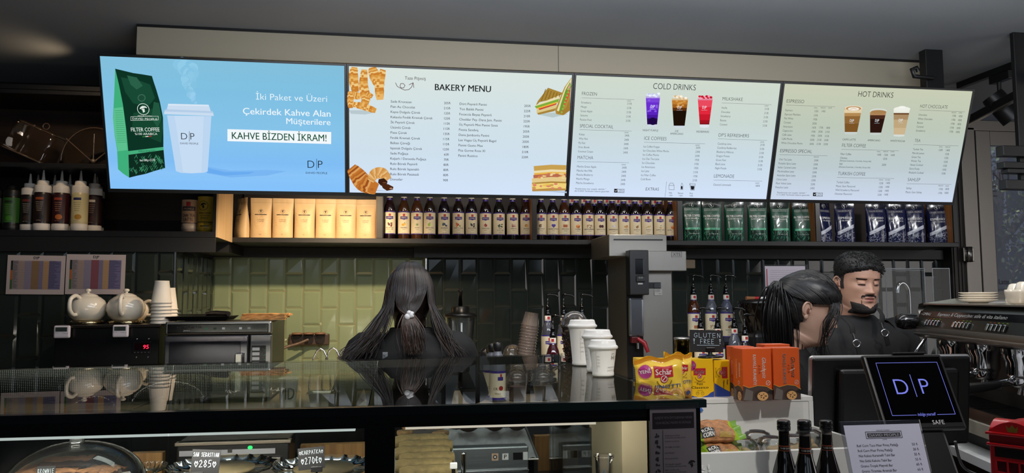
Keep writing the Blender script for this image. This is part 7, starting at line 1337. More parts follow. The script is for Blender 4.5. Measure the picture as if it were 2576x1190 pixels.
def shell(mb, G, N, mat, val, T, noise=.0, seed=0, lift=0.):
    """a skin of hair over part of the head: val(x, y, z, th) > 0 where it grows, T its thickness"""
    n = len(G[0]); q = random.Random(seed); V = []; id_ = {}
    for j in range(len(G)):
        for k in range(n):
            p = G[j][k]; th = 2 * PI * k / n; th = th - 2 * PI if th > PI else th; m = val(p.x, p.y, p.z, th)
            if m > -.35: id_[(j, k)] = len(V); V.append(tuple(p + N[j][k] * ((T(p.x, p.y, p.z) if callable(T) else T) * sm(m + .1) * (1 + q.uniform(-noise, noise)) + (-.0015 if m < 0 else lift))))
    F = []
    for j in range(len(G) - 1):
        for k in range(n):
            c = [(j, k), (j, (k + 1) % n), (j + 1, (k + 1) % n), (j + 1, k)]
            if all(a in id_ for a in c): F.append(tuple(id_[a] for a in c))
    top = [id_[(len(G) - 1, k)] for k in range(n) if (len(G) - 1, k) in id_]
    if len(top) == n: F.append(tuple(top))
    mb.add(V, F, mat, True)
def ear(mb, sx, mat, dark, k=1.):
    M0 = mb.M; mb.M = M0 @ Matrix.Translation((sx * .0745, .012, .103)) @ Matrix.Rotation(sx * -.45, 4, 'Z') @ Matrix.Rotation(-.18, 4, 'X')
    mb.ball((sx * .004, .0, 0), (.0065, .0165 * k, .0300 * k), mat, 16, 12); P = [(sx * .008, .0165 * k * math.cos(a), .006 + .024 * k * math.sin(a)) for a in [PI * (-.35 + 1.30 * i / 14) for i in range(15)]]
    mb.tube(P, [.0030] + [.0042] * 13 + [.003], mat, 8); mb.ball((sx * .0075, -.001, -.024), (.0055, .0080, .0095), mat, 10, 8); mb.ball((sx * .0088, -.003, -.002), (.0035, .0065, .0115), dark, 10, 8); mb.ball((sx * .0095, -.0105, -.004), (.004, .0035, .007), mat, 8, 6); mb.M = M0
def torso_rings(H, n=72):
    """rows from hips to neck base (z from floor, half width, y front, y back, centre)"""
    out = []
    P = spline([(z, a, b) for z, a, b in [h[:3] for h in H]], 4); Q = spline([(h[3], 0, 0) for h in H], 4)
    for (p, q_) in zip(P, Q):
        R = []
        for k in range(n):
            th = 2 * PI * k / n; c, s_ = math.cos(th), math.sin(th); sg = 1 if s_ >= 0 else -1
            x = p.y * abs(s_) ** .8 * sg; y = q_.x * (1 if False else 1) * 0 + (-p.z * abs(c) ** .8 if c > 0 else p.z * abs(c) ** .8) + q_.x
            R.append(Vector((x, y, p.x)))
        out.append(R)
    return out
def hand(mb, M, mat, side=1, curl=.5, sc=1.):
    """palm, four bent fingers of different lengths and a thumb from the side of the palm; reaches along -Z, palm towards -Y"""
    M0 = mb.M; mb.M = M @ Matrix.Scale(sc, 4)
    W = lambda z, w_, t, y=0: [(w_ * math.cos(2 * PI * k / 14), y + t * math.sin(2 * PI * k / 14), z) for k in range(14)]
    mb.loft([W(.03, .025, .020), W(.0, .024, .018), W(-.03, .034, .016), W(-.065, .040, .0145), W(-.092, .039, .012)], mat)
    for i, (x, L, r) in enumerate(((-.030, .062, .0075), (-.010, .076, .0085), (.011, .080, .0088), (.031, .072, .0084))):
        x *= side; a = .15; p = Vector((x, 0, -.082)); P = [tuple(p)]
        for k, f in enumerate((.45, .30, .25)): a += curl * (.75 if k else .45); p = p + Vector((x * .05, -math.sin(a), -math.cos(a))) * L * f; P.append(tuple(p))
        mb.tube(spline(P, 3), [r * (1.05 - .03 * j) for j in range(10)], mat, 10)
    P = [(side * .030, -.004, -.018), (side * .050, -.014, -.040), (side * .056, -.026, -.064), (side * .050, -.036, -.084)]; mb.tube(spline(P, 3), [.013, .013, .0125, .0115, .011, .0105, .010, .0095, .009, .007], mat, 10); mb.M = M0
def strand(mb, pts, r0, r1, mat, n=5, per=4):
    P = spline(pts, per); m = len(P); mb.tube(P, [r0 + (r1 - r0) * (i / (m - 1)) ** 1.6 for i in range(m)], mat, n)
SHIRT = C('#0d0d0f', .8, vary=.15, scale=60, bump=.1)
def person(label, foot, rz, hp, hrz, hpitch, hroll, skin, lip, fem, k, shoulder, arms, hsc=1., lean=0.):
    """one figure: body (head, neck, trunk, arms, hands, legs), shirt and trousers; returns root, head matrix, grid"""
    o = thing('person', label, 'person', foot, rz, None)
    inv = (Matrix.Translation(foot) @ Matrix.Rotation(rz, 4, 'Z')).inverted()
    hl = inv @ Vector(hp); HM = Matrix.Translation(hl) @ Matrix.Rotation(hrz - rz, 4, 'Z') @ Matrix.Rotation(hpitch, 4, 'X') @ Matrix.Rotation(hroll, 4, 'Y') @ Matrix.Scale(hsc, 4) @ Matrix.Translation((0, 0, -.105))
    G = head_grid(72, 4, fem, 2); neck = HM @ Vector((0, .012, -.075)); zs = shoulder[1]; sw = shoulder[0]; ny = neck.y
    cx = neck.x
    # trunk: rings from hips up to the neck base, then on into the head
    H = [(.86 * k, .155, .105, .0), (.95 * k, .15, .105, .0), (1.08 * k, .135, .095, ny * .2), (1.22 * k, .150, .105, ny * .4), (zs - .16, .165, .112, ny * .7), (zs - .07, sw * .92, .100, ny * .85), (zs - .025, sw * .80, .080, ny * .95), (zs + .008, sw * .48, .066, ny), (zs + .028, .068, .058, ny)]
    T = torso_rings(H); nT = len(T)
    for j, R in enumerate(T):
        t = j / (nT - 1); 
        for v in R: v.x += cx * sm(t)
    mb = MB(); HG = [[HM @ p for p in R] for R in G]
    mb.loft([[tuple(p * .985 + Vector((cx * .015 * sm(j / nT), 0, p.z * .015))) if False else tuple(p) for p in R] for j, R in enumerate(T[:nT - 1])] + [[tuple(p) for p in R] for R in HG], skin, True)
    # lips
    n = 72; NN = grid_norms(G); V = []; F = []
    lipv = lambda x, y, z, th: min(1 - abs(x) / .0235, (1 - ((z - .0535) / (.0105 * (1 - (x / .026) ** 2) + .001)) ** 2)) if abs(th) < .8 and .04 < z < .07 else -1
    mb.M = HM; shell(mb, G, NN, lip, lipv, .0004, 0, 0, .0006)
    dk = C('#7a4a3a', .6)
    for s_ in (-1, 1):
        ear(mb, s_, skin, dk, 1.05 - .1 * fem)
        mb.ball((s_ * .031, -.0745, .1170), (.0122, .0110, .0110), C('#8f8680', .25), 14, 10); mb.ball((s_ * .031, -.0835, .1150), (.0056, .0050, .0056), C('#1d120c', .1), 10, 8)
        # lids: upper one lowered
        L = []; 
        for (z_, y_, e) in ((.1290, -.0785, .0150), (.1260, -.0850, .0152), (.1215, -.0895, .0150), (.1165, -.0912, .0142), (.1132, -.0902, .0138)): L.append([(s_ * (.031 + e * math.sin(a)), y_ + .0105 * (1 - math.cos(a)) * 1.5 + .5 * e * math.sin(a) * 1.0, z_ - .0015 * (1 - math.cos(a)) * 4 * (z_ < .12)) for a in [-1.1 + 2.2 * i / 10 for i in range(11)]])
        mb.loft(L, skin, False, True, False); mb.tube([Vector(p) + Vector((0, -.0008, -.0004)) for p in L[-1]], .0011, C('#14100e', .5), 5)
        mb.loft([[(s_ * (.031 + .0135 * math.sin(a)), y_ + .003 + .015 * (1 - math.cos(a)) + .007 * math.sin(a), z_) for a in [-1.1 + 2.2 * i / 8 for i in range(9)]] for z_, y_ in ((.1105, -.0870), (.1075, -.0855), (.102, -.083))], skin, False, True, False)
    mb.M = Matrix.Identity(4)
    sh = MB()
    for s_, (el, wr, gr, curl, brot) in arms.items():
        S0 = Vector((cx + s_ * (sw - .028), ny * .9, zs - .045)); el, wr = inv @ Vector(el), inv @ Vector(wr)
        P = spline([S0 - Vector((s_ * .04, 0, -.0)), S0, S0.lerp(el, .5), el, el.lerp(wr, .5), wr], 5); m = len(P)
        rad = [.050 - .004 * min(1, i / 8) - .012 * sm((i - 5) / 12) - .014 * sm((i - 14) / 11) for i in range(m)]; mb.tube(P, rad, skin, 16)
        d = (wr - el).normalized(); zq = -d; yq = Vector(gr) - zq * zq.dot(Vector(gr)); yq.normalize(); yq = -yq; xq = yq.cross(zq); R = Matrix((xq, yq, zq)).transposed().to_4x4(); hand(mb, Matrix.Translation(wr) @ R, skin, s_ * brot, curl, .92)
        ns = int(m * .62); sh.tube(P[:ns], [r + .016 - .002 * i / ns for i, r in enumerate(rad[:ns])], SHIRT, 20, False)
    for s_ in (-1, 1): mb.tube(spline([(s_ * .085, .0, .88 * k), (s_ * .09, -.01, .5 * k), (s_ * .095, .015, .10 * k)], 5), [.085 - .0036 * i for i in range(11)], skin, 16)
    mb.build('body', o)
    q = random.Random(int(hp[0] * 100)); TS = []
    for j, R in enumerate(T):
        if j > nT - 3: break
        TS.append([tuple(Vector((cx * sm(j / (nT - 1)), R[0].y * 0 + 0, 0)) * 0 + p + (Vector((p.x - cx * sm(j / (nT - 1)), p.y - ny * sm(j / nT), 0)).normalized() * (.013 + .004 * math.sin(th_ * 5 + j * .5) * math.sin(j * .3))) ) for th_, p in [(2 * PI * i / 72, R[i]) for i in range(72)]])
    nk = TS[-1]; c_ = Vector((cx, ny, zs + .03)); TS.append([tuple(Vector(p).lerp(c_, .18) + Vector((0, 0, .016))) for p in nk]); TS.append([tuple(Vector(p).lerp(c_, .22) + Vector((0, 0, .010))) for p in nk])
    sh.loft(TS, SHIRT, False); sh.build('shirt', o)
    tr = MB(); TP = C('#141417', .85)
    for s_ in (-1, 1): tr.tube(spline([(s_ * .080, .0, .93 * k), (s_ * .088, -.01, .5 * k), (s_ * .095, .015, .05)], 5), [.100 - .003 * i for i in range(11)], TP, 18); tr.loft([[(s_ * .095 + .045 * math.cos(a), -.04 + .12 * math.sin(a), z) for a in [2 * PI * i / 16 for i in range(16)]] for z in (.0, .05)] + [[(s_ * .095 + .03 * math.cos(a), .0 + .06 * math.sin(a), .085) for a in [2 * PI * i / 16 for i in range(16)]]], C('#0d0d0e', .6))
    tr.loft([[tuple(p * 1.0 + Vector((p.x * .06, p.y * .06, 0))) for p in R] for R in T[:7]], TP, True); tr.build('trousers', o)
    return o, HM, G, NN, cx, ny, zs, inv
def brows(mb, G, N, mat, th_=.0045, w_=.020):
    shell(mb, G, N, mat, lambda x, y, z, th: min((1 - abs((abs(x) - .031) / w_) ** 2) * 1.2, (1 - abs((z - .1355 - .10 * (w_ - abs(abs(x) - .034)) * .5 + .002) / .0052)) * 1.5) if abs(th) < 1.1 and .12 < z < .15 else -1, .0022, .3, 3)
HB = C('#0c0a0a', .6, bump=.06, scale=300)
# -- the man by the espresso machine
sk = C('#b48872', .5, vary=.06, scale=40); lp = C('#9a5f55', .5)
MY = 3.0; hp = px(2157, 716, MY); man, HM, G, N, cx, ny, zs, inv = person('dark haired man with moustache and goatee, black T-shirt and apron, looking down', (hp.x + .02, MY + .03, 0), -.12, hp, -.04, .10, .04, sk, lp, 0., .98, (.225, px(2215, 812, MY).z - .005), {1: (Vector((hp.x + .30, MY - .02, 1.10)), Vector((hp.x + .24, MY - .10, .93)), (0, 0, -1), .5, 1), -1: (Vector((hp.x - .24, MY - .0, 1.10)), Vector((hp.x - .20, MY - .16, .93)), (0, 0, -1), .5, 1)}, 1.02)
hb = MB(); hb.M = HM
def hairline(x, y, z, th):
    a = abs(th)
    if a < .62: lim = .171 - .010 * (a / .62)
    elif a < 1.25: lim = .161 - (a - .62) * .02
    elif a < 1.62: lim = .148 - (a - 1.25) * .10
    else: lim = .108 - min(.075, (a - 1.62) * .085)
    return (z - lim) / .010
shell(hb, G, N, HB, hairline, lambda x, y, z: .006 + .009 * sm((z - .13) / .07) + .002 * math.sin(x * 120 + y * 40) * math.sin(y * 90), .10, 5)
q = random.Random(77)
for k in range(2600):
    th = q.uniform(-PI, PI); j = q.randrange(34, len(G) - 1); p = G[j][int((th % (2 * PI)) / (2 * PI) * 72) % 72]; nn = N[j][int((th % (2 * PI)) / (2 * PI) * 72) % 72]
    if hairline(p.x, p.y, p.z, th) < .4: continue
    t_ = .006 + .009 * sm((p.z - .13) / .07); r_ = p + nn * t_ * .85; d_ = Vector((q.gauss(0, .4), -.8, q.gauss(-.1, .3))).normalized() * .013; hb.tube([tuple(r_), tuple(r_ + d_ * .5 + nn * .003), tuple(r_ + d_ + nn * .001)], [.0012, .0011, .0004], HB, 4)
shell(hb, G, N, C('#1d1614', .7), lambda x, y, z, th: (1 - abs((abs(th) - 1.42) / .13)) * 1.5 if .088 < z < .15 else -1, .0035, .4, 6); brows(hb, G, N, HB); hb.build('hair', man)
bd = MB(); bd.M = HM; BE = C('#1c1512', .85, bump=.12, scale=260)
shell(bd, G, N, BE, lambda x, y, z, th: min((z + .010) / .010, (.030 - .010 * math.exp(-(x / .012) ** 2) - z + .010 * sm(abs(th))) / .009, (1.12 - abs(th)) / .3, (.060 - abs(x)) / .014) if abs(th) < 1.3 and y < -.02 else -1, .0034, .3, 7)
shell(bd, G, N, BE, lambda x, y, z, th: min(1 - abs((z - (.0705 - 9.0 * x * x)) / .0062), (1 - abs(x) / .033) * 2) * 1.3 if abs(th) < .8 else -1, .0032, .3, 8)
shell(bd, G, N, BE, lambda x, y, z, th: min(1 - abs((abs(x) - .029) / .0035), 1 - abs((z - .045) / .024)) * .8 if abs(th) < .9 and y < -.05 else -1, .0018, .4, 9); bd.build('beard', man)
ap = MB(); AP = C('#0b0b0c', .85, vary=.1, scale=50); n = 20; R0 = .0
def chest(x, z): return ny - (.118 * (max(0, 1 - ((x - cx) / .235) ** 2)) ** .5) - .012
zs0 = px(2190, 905, MY - .1).z
V = [(cx - .13 + .26 * i / n, chest(cx - .13 + .26 * i / n, 0), zz) for zz in (.62, .9, zs0) for i in range(n + 1)]; ap.add(V, [(j * (n + 1) + i, j * (n + 1) + i + 1, (j + 1) * (n + 1) + i + 1, (j + 1) * (n + 1) + i) for j in range(2) for i in range(n)], AP, True); aa = ap.build('apron', man)
for qx, qy, nm in ((2155, 864, 0), (2226, 838, 1)):
    r = inv @ px(qx, qy, MY - .145); rg = MB(); rg.tube([(r.x + .014 * math.cos(t * PI / 9), r.y, r.z + .014 * math.sin(t * PI / 9)) for t in range(19)], .0032, CHROME, 8, False); rg.tube([(r.x - .008, r.y, r.z + .016), (r.x - .014, r.y + .002, r.z + .040)], .004, CHROME, 6); rg.build('strap_ring', aa)
    stp = MB(); s0 = inv @ px(qx - (26 if nm == 0 else 14), qy - 64, MY - .10); stp.tube(spline([(r.x - .013, r.y + .002, r.z + .038), ((r.x + s0.x) / 2 - .004, r.y + .012, (r.z + s0.z) / 2 + .02), (s0.x, s0.y + .02, s0.z)], 4), .011, AP, 8, True, .3); stp.build('strap', aa); stp = MB(); stp.tube([(r.x + .004, r.y, r.z - .014), (r.x + .012, r.y, r.z - .05)], .010, AP, 8, True, .3); stp.build('strap', aa)
# -- the girl in profile with a ponytail
skg = C('#c09a86', .45, vary=.05, scale=40); lpg = C('#a8665f', .45); GY = 2.58; hp = px(2030, 782, GY); HB2 = C('#0e0c0d', .38)
g2, HM, G, N, cx, ny, zs, inv = person('dark haired girl with a ponytail in profile, looking down at the till', (hp.x - .05, GY + .04, 0), 1.0, hp, 1.16, .34, .03, skg, lpg, 1., .92, (.185, px(1960, 905, GY).z - .0), {1: (Vector((hp.x + .0, GY + .22, 1.06)), Vector((hp.x + .20, GY + .05, 1.10)), (0, 0, -1), .4, 1), -1: (Vector((hp.x - .04, GY - .17, 1.06)), Vector((hp.x + .16, GY - .22, 1.08)), (0, 0, -1), .4, 1)}, .97)
hb = MB(); hb.M = HM
def girlline(x, y, z, th):
    a = abs(th)
    lim = .168 - .010 * (a / .7) ** 2 if a < .7 else (.158 - (a - .7) * .035 if a < 1.45 else (.132 - (a - 1.45) * .35 if a < 1.75 else .027))
    return (z - lim) / .010
shell(hb, G, N, HB2, girlline, lambda x, y, z: .007 + .007 * sm((z - .12) / .08), .10, 15)
tie = Vector((0, .108, .150)); q = random.Random(21)
hb.ball(tuple(tie), (.026, .020, .026), HB2, 14, 10)
RI = HM.to_3x3().inverted(); DN = (RI @ Vector((0, 0, -1))).normalized(); BK = (RI @ Vector((-.9, .35, 0))).normalized(); SD = DN.cross(BK)
for k in range(520):
    a = q.uniform(0, 2 * PI); r = q.uniform(0, .022); s0 = tie + Vector((r * math.cos(a), .004, r * math.sin(a))); sp = q.gauss(0, 1); bp = q.gauss(0, 1); e = q.uniform(.72, 1.05)
    strand(hb, [tuple(s0), tuple(s0 + BK * (.030 + .010 * math.sin(a)) + SD * sp * .012), tuple(tie + DN * .09 * e + BK * (.036 + .012 * bp) + SD * sp * .024), tuple(tie + DN * .19 * e + BK * (.028 + .016 * bp) + SD * sp * .026), tuple(tie + DN * .29 * e + BK * (.010 + .015 * bp) + SD * sp * .022)], .0034, .0008, HB2, 4)
for k in range(44):   # loose strands beside the face, both sides
    s_ = 1 if k % 2 else -1; t = q.random(); s0 = Vector((s_ * (.020 + .045 * t), -.088 + .040 * t, .190 - .02 * t)); strand(hb, [tuple(s0), tuple(Vector((s_ * (.056 + .014 * t), -.098 + .035 * t + q.gauss(0, .004), .145))), tuple(Vector((s_ * (.070 + .006 * t), -.088 + .030 * t + q.gauss(0, .008), .085))), tuple(Vector((s_ * .066, -.088 + .02 * t + q.gauss(0, .006), .02 + q.gauss(0, .008)))), tuple(Vector((s_ * (.058 + q.gauss(0, .008)), -.092 + q.gauss(0, .018), -.035 + q.gauss(0, .02))))], .0020, .0005, HB2, 4)
EL = lambda d, k_: Vector((.090 * k_ * d.x, .008 + .121 * k_ * d.y, .105 + .139 * k_ * d.z))
td = Vector((0, .84, .34)).normalized()
for k in range(420):   # combed back into the tie
    a = q.uniform(-2.1, 2.1); d0 = Vector((math.sin(a), -math.cos(a), .52 - .30 * sm(abs(a) / 1.6) + q.uniform(0, .9) * (q.random() < .6))).normalized(); P = []
    for t in (0, .25, .5, .75, 1.): d = (d0 * (1 - t) + td * t).normalized(); P.append(tuple(EL(d, 1.0 + .070 * sm(t * 3 + .05) + q.uniform(-.004, .004))))
    strand(hb, P, .0030, .0024, HB2, 4, 3)
brows(hb, G, N, HB2); hb.build('hair', g2); b = MB(); b.M = HM; b.tube([(tie.x + .024 * math.cos(t * PI / 8), tie.y + .004, tie.z + .024 * math.sin(t * PI / 8)) for t in range(17)], .006, C('#151214', .6), 8, False); b.build('hair_tie', g2)
# -- the girl at the back counter seen from behind
GY = 3.0; hp = px(1031, 752, GY); HB3 = C('#1e1512', .36); HB4 = C('#3a271d', .4)
g1, HM, G, N, cx, ny, zs, inv = person('long haired girl in black seen from behind at the back counter', (hp.x, GY - .02, 0), PI - .05, hp, PI + .06, .25, .0, skg, lpg, 1., .94, (.205, px(1030, 848, GY).z - .0), {-1: (Vector((hp.x + .255, GY + .0, 1.13)), Vector((px(1166, 965, 3.02).x, 3.05, 1.20)), (0, 0, -1), .9, 1), 1: (Vector((hp.x - .25, GY + .02, 1.10)), Vector((hp.x - .12, GY + .24, 1.15)), (0, 0, -1), .6, 1)}, .98)
hb = MB(); hb.M = HM; shell(hb, G, N, HB3, lambda x, y, z, th: (z - (.165 if abs(th) < .7 else (.165 - (abs(th) - .7) * .2 if abs(th) < 1.3 else -.02))) / .012, lambda x, y, z: .008 + .003 * sm((z - .1) / .1), .06, 25)
q = random.Random(31); HI = HM.inverted(); foot_m = inv; tw = HI @ (inv @ px(1029, 796, GY - .145)); 
def over(a, e, k=1.): return Vector((.093 * k * math.sin(a) * math.cos(e), .008 - .120 * k * math.cos(a) * math.cos(e), .105 + .139 * k * math.sin(e)))
for k in range(620):  # from the crown over the head, the middle drawn into the clip, the sides falling on the shoulders
    a = q.uniform(1.15, 2 * PI - 1.15); s_ = math.sin(a); u = q.uniform(.985, 1.03); P = [over(a, e, u) for e in (1.54, 1.15, .65, .2)]
    if abs(s_) < .62:
        v = abs(s_) / .62; P = P[:3] + [over(a, .15 - .25 * (1 - v), u), Vector((tw.x + s_ * .070, tw.y + .004 - .02 * v, tw.z + .042)), Vector((tw.x + s_ * .012, tw.y + q.gauss(0, .003), tw.z + q.gauss(0, .004)))]; r1 = .0022
    else:
        o_ = 1.35 if s_ > 0 else .62; P += [over(a, -.28, u) + Vector((.012 * s_ * o_, .0, 0)), Vector((.104 * s_ + .045 * s_ * o_ + q.gauss(0, .008), .075 - .03 * math.cos(a) + q.gauss(0, .012), -.045)), Vector((.108 * s_ + .105 * s_ * o_ + q.gauss(0, .014), .105 + q.gauss(0, .018), -.115 - .045 * q.random()))]; r1 = .0007
    strand(hb, [tuple(p) for p in P], .0036, r1, HB4 if k % 6 == 0 else HB3, 4, 3)
for k in range(300):  # below the clip
    sp = q.gauss(0, 1); e = q.uniform(.7, 1.); strand(hb, [tuple(tw + Vector((sp * .006, 0, .006))), tuple(tw + Vector((sp * .012 - .004, .020, -.040 * e))), tuple(tw + Vector((sp * .015 - .010, .022 + q.gauss(0, .006), -.085 * e))), tuple(tw + Vector((sp * .014 - .018 + q.gauss(0, .006), .018 + q.gauss(0, .006), -.150 * e)))], .0034, .0007, HB4 if k % 3 else HB3, 4)
hb.build('hair', g1); b = MB(); b.M = HM @ Matrix.Translation(tw + Vector((0, .012, 0))); wt = C('#dcdadb', .35)
b.ball((-.006, 0, .004), (.012, .010, .013), wt, 12, 8, lambda x, y, z: (x + .003 * math.sin(z * 400), y, z)); b.ball((.007, .002, -.004), (.011, .009, .012), wt, 12, 8); b.ball((.001, .004, .010), (.009, .008, .009), wt, 10, 8); b.build('hair_clip', g1)
b = MB(); r = [inv @ px(a, c, GY - .13) for a, c in ((950, 838), (962, 868), (968, 905))]; b.tube(spline([tuple(p) for p in r], 4), .012, C('#15161a', .8), 8, True, .3); e = inv @ px(969, 897, GY - .148); b.M = Matrix.Translation(e) @ Matrix.Rotation(PI - (-(0)) , 4, 'Z'); b.rect(-.009, -.016, .009, .016, C('#8d9096', .6), .002); b.text('D|P', C('#1a1a1c'), 0, 0, .007, .0026, 'C', rot=PI / 2); b.build('apron_strap', g1)
# ------------------------------------------------------------------ inside the display case
ZI = .9705; CG = GLASS('#f4f6f6', 1.7, .0, 1.5, .015, '#cfd6d8')
def plate_stand(o, R, h):
    b = MB(); b.lathe([(0, 0), (.06, 0), (.06, .006), (.014, .016), (.012, h - .02), (.03, h - .008), (R, h - .004), (R + .003, h), (0, h)], GLASS('#e6eaea', 1.6, .02, 1.5, .12, '#aab4b4'), 40); b.build('stand_base', o)
def cloche(label, x, Y, R, zb, hd, knob, rz=0.):
    o = thing('cake_dome', label, 'cake dome', (gx(x, 1150, Y), Y, ZI), rz, 'glass cake domes in the case'); plate_stand(o, R + .015, zb - ZI)
    z0 = zb - ZI + .001; b = MB(); b.lathe([(R, z0), (R, z0 + hd * .30)] + [(R * math.cos(t * PI / 2 / 9), z0 + hd * .30 + hd * .70 * math.sin(t * PI / 2 / 9)) for t in range(1, 10)], CG, 48, False); b.lathe([(R + .003, z0), (R + .003, z0 + .006), (R, z0 + .008)], CG, 40, False); b.build('dome', o)
    if knob: b = MB(); z1 = z0 + hd; b.lathe([(.017, z1 - .003), (.015, z1 + .004), (.017, z1 + .010), (.024, z1 + .036), (.022, z1 + .040), (0, z1 + .041)], GLASS('#e9eeee', 2.2, .0, 1.5, .05, '#dfe6e8'), 24); b.build('knob', o)
    return o
cloche('large clear glass dome with knob over the brownies', 192, 1.90, .146, 1.045, .138, True); cloche('clear glass dome cut by the frame edge', -125, 1.90, .085, 1.05, .09, False)
BW = C('#ad7a50', .85, vary=.45, scale=30, bump=.8); BW2 = C('#3a2014', .8, bump=.5, scale=40)
def brownie(label, x, y, z, w_, d_, h_, rz, first=[None]):
    loc = (gx(192, 1150, 1.90) + x, 1.90 + y, 1.0465 + z); q = random.Random(int(1000 * (x + y + z) + 50)); o = thing('brownie', label, 'brownie', loc, rz, 'brownies under the glass dome'); b = MB(); n = 10; V = []
    def tp(i, j): e = min(1, min(i, n - i) * .6, min(j, n - j) * .6); return h_ * (.86 + .14 * e) + q.uniform(-.002, .003)
    V = [(-w_ / 2 + w_ * i / n + q.uniform(-.001, .001), -d_ / 2 + d_ * j / n, tp(i, j)) for j in range(n + 1) for i in range(n + 1)]; b.add(V, [(j * (n + 1) + i, j * (n + 1) + i + 1, (j + 1) * (n + 1) + i + 1, (j + 1) * (n + 1) + i) for j in range(n) for i in range(n)], BW)
    E_ = [j for j in range(n + 1)] + [k * (n + 1) + n for k in range(1, n + 1)] + [n * (n + 1) + k for k in range(n - 1, -1, -1)] + [k * (n + 1) for k in range(n - 1, 0, -1)]; top = [V[k] for k in E_]; bot = [(p[0], p[1], 0) for p in top]; b.loft([bot, top], BW2, False, False); b.add(bot, [tuple(range(len(bot)))[::-1]], BW2); b.build('slab', o)
for k, a in enumerate(((-.075, -.02, 0, .085, .09, .040, .15), (.0, -.055, 0, .06, .06, .040, -.1), (.075, -.02, 0, .07, .08, .042, .2), (.0, .045, 0, .08, .07, .040, .0), (-.055, -.005, .0425, .125, .085, .040, .12), (.055, -.010, .0445, .085, .07, .036, -.25), (-.02, .01, .086, .10, .05, .014, .1))):
    brownie(['brownie at the left bottom of the pile under the dome', 'brownie at the front bottom of the pile under the dome', 'brownie at the lower right of the pile under the dome', 'brownie at the back of the pile under the dome', 'broad cracked brownie on the second layer under the dome', 'crumbly brownie on the second layer beside the white paper', 'thin brownie crust topping the pile under the dome'][k], *a)
o = thing('paper_piece', 'crumpled white paper tucked beside the brownies under the dome', 'paper', (gx(192, 1150, 1.90) + .110, 1.88, 1.0475)); q = random.Random(6); b = MB(); b.ball((0, 0, .036), (.022, .014, .036), C('#c9c9c9', .7), 14, 10, lambda x, y, z: (x + .003 * math.sin(z * 300), y + .003 * math.sin(x * 400), max(0, z))); b.build('crumple', o)
def tag_sign(label, x, y, Y, w_, h_, lines, rz=0., ry=0., base=.9705):
    q = px(x, y, Y); post = q.z - h_ / 2 - base; o = thing('price_tag', label, 'price tag', (q.x, Y, base), rz, 'handwritten black price tags in the case'); b = MB(); b.lathe([(0, 0), (.014, 0), (.014, .003), (0, .004)], SATB, 16); b.tube([(0, .002, .003), (0, .002, post)], .0025, SATB, 6); b.box(-.012, -.004, post - .004, .012, .004, post + .008, C('#2a2a2c', .25), .001); b.build('stand_base', o)
    b = MB(); b.at(0, -.001, 0, 0, -.1, ry); b.box(-w_ / 2, -.001, post, w_ / 2, .001, post + h_, C('#1b1c20', .55))
    globals()['b'] = b
    for tx, x_, z_, hh, ww in lines: scrawl(b, tx, x_ * w_, post + z_ * h_, hh * h_, ww * w_, C('#c3d0dc', .7))
    b.build('card', o)
tag_sign('handwritten black tag for San Sebastian at 285 inside the case', 497, 1166, 1.70, .056, .050, [('SAN SEBASTIAN', -.46, .72, .16, .92), ('v285v', -.40, .30, .28, .8)], 0, .06); tag_sign('handwritten black tag for Karpatka at 270 before the oak panel', 797, 1155, 1.75, .056, .046, [('vKARPATKAv', -.46, .70, .18, .92), ('v270€v', -.40, .26, .30, .8)], 0, -.07); tag_sign('handwritten black tag for brownies inside the glass dome', 112, 1190, 1.81, .036, .026, [('BROWNIE', -.46, .45, .34, .92)], 0, 0, 1.0475); tag_sign('blank dark tag standing on the square pastries', 1070, 1098, 2.02, .062, .034, [], 0, 0, px(1066, 1110, 2.0).z + .001)
for x, Y, lb in ((560, 1.86, 'fluted clear glass plate behind the San Sebastian tag'), (815, 1.90, 'fluted clear glass plate behind the Karpatka tag'), (376, 2.12, 'fluted clear glass plate edge beside the large dome')):
    o = thing('cake_plate', lb, 'plate', (gx(x, 1180, Y), Y, ZI), 0, 'fluted glass cake plates in the case'); zt_ = px(x, 1172, Y).z - ZI; n = 80; R = .115 if x != 376 else .04; fl = GLASS('#efe6cf', 1.0, .08, 1.5, .12, '#a9a590')
    b = MB(); b.lathe([(0, 0), (.05, 0), (.05, .005), (.012, .014), (.012, zt_ - .02), (.03, zt_ - .012)], fl, 28, False); b.build('stand_base', o); b = MB(); b.loft([[((r + w_ * math.cos(k * PI / 2.0)) * math.cos(2 * PI * k / n), (r + w_ * math.cos(k * PI / 2.0)) * math.sin(2 * PI * k / n), z) for k in range(n)] for r, w_, z in ((.03, 0, zt_ - .012), (R * .8, .001, zt_ - .010), (R * .95, .003, zt_ - .004), (R, .005, zt_ + .004))], fl, False, True); b.build('plate_dish', o)
    if x != 376: b = MB(); b.lathe([(.0, zt_ - .008), (R * .6, zt_ - .008), (R * .6, zt_ - .002), (0, zt_ - .001)], C('#6f6448', .6, vary=.3), 30); b.build('cake_slice_paper', o)
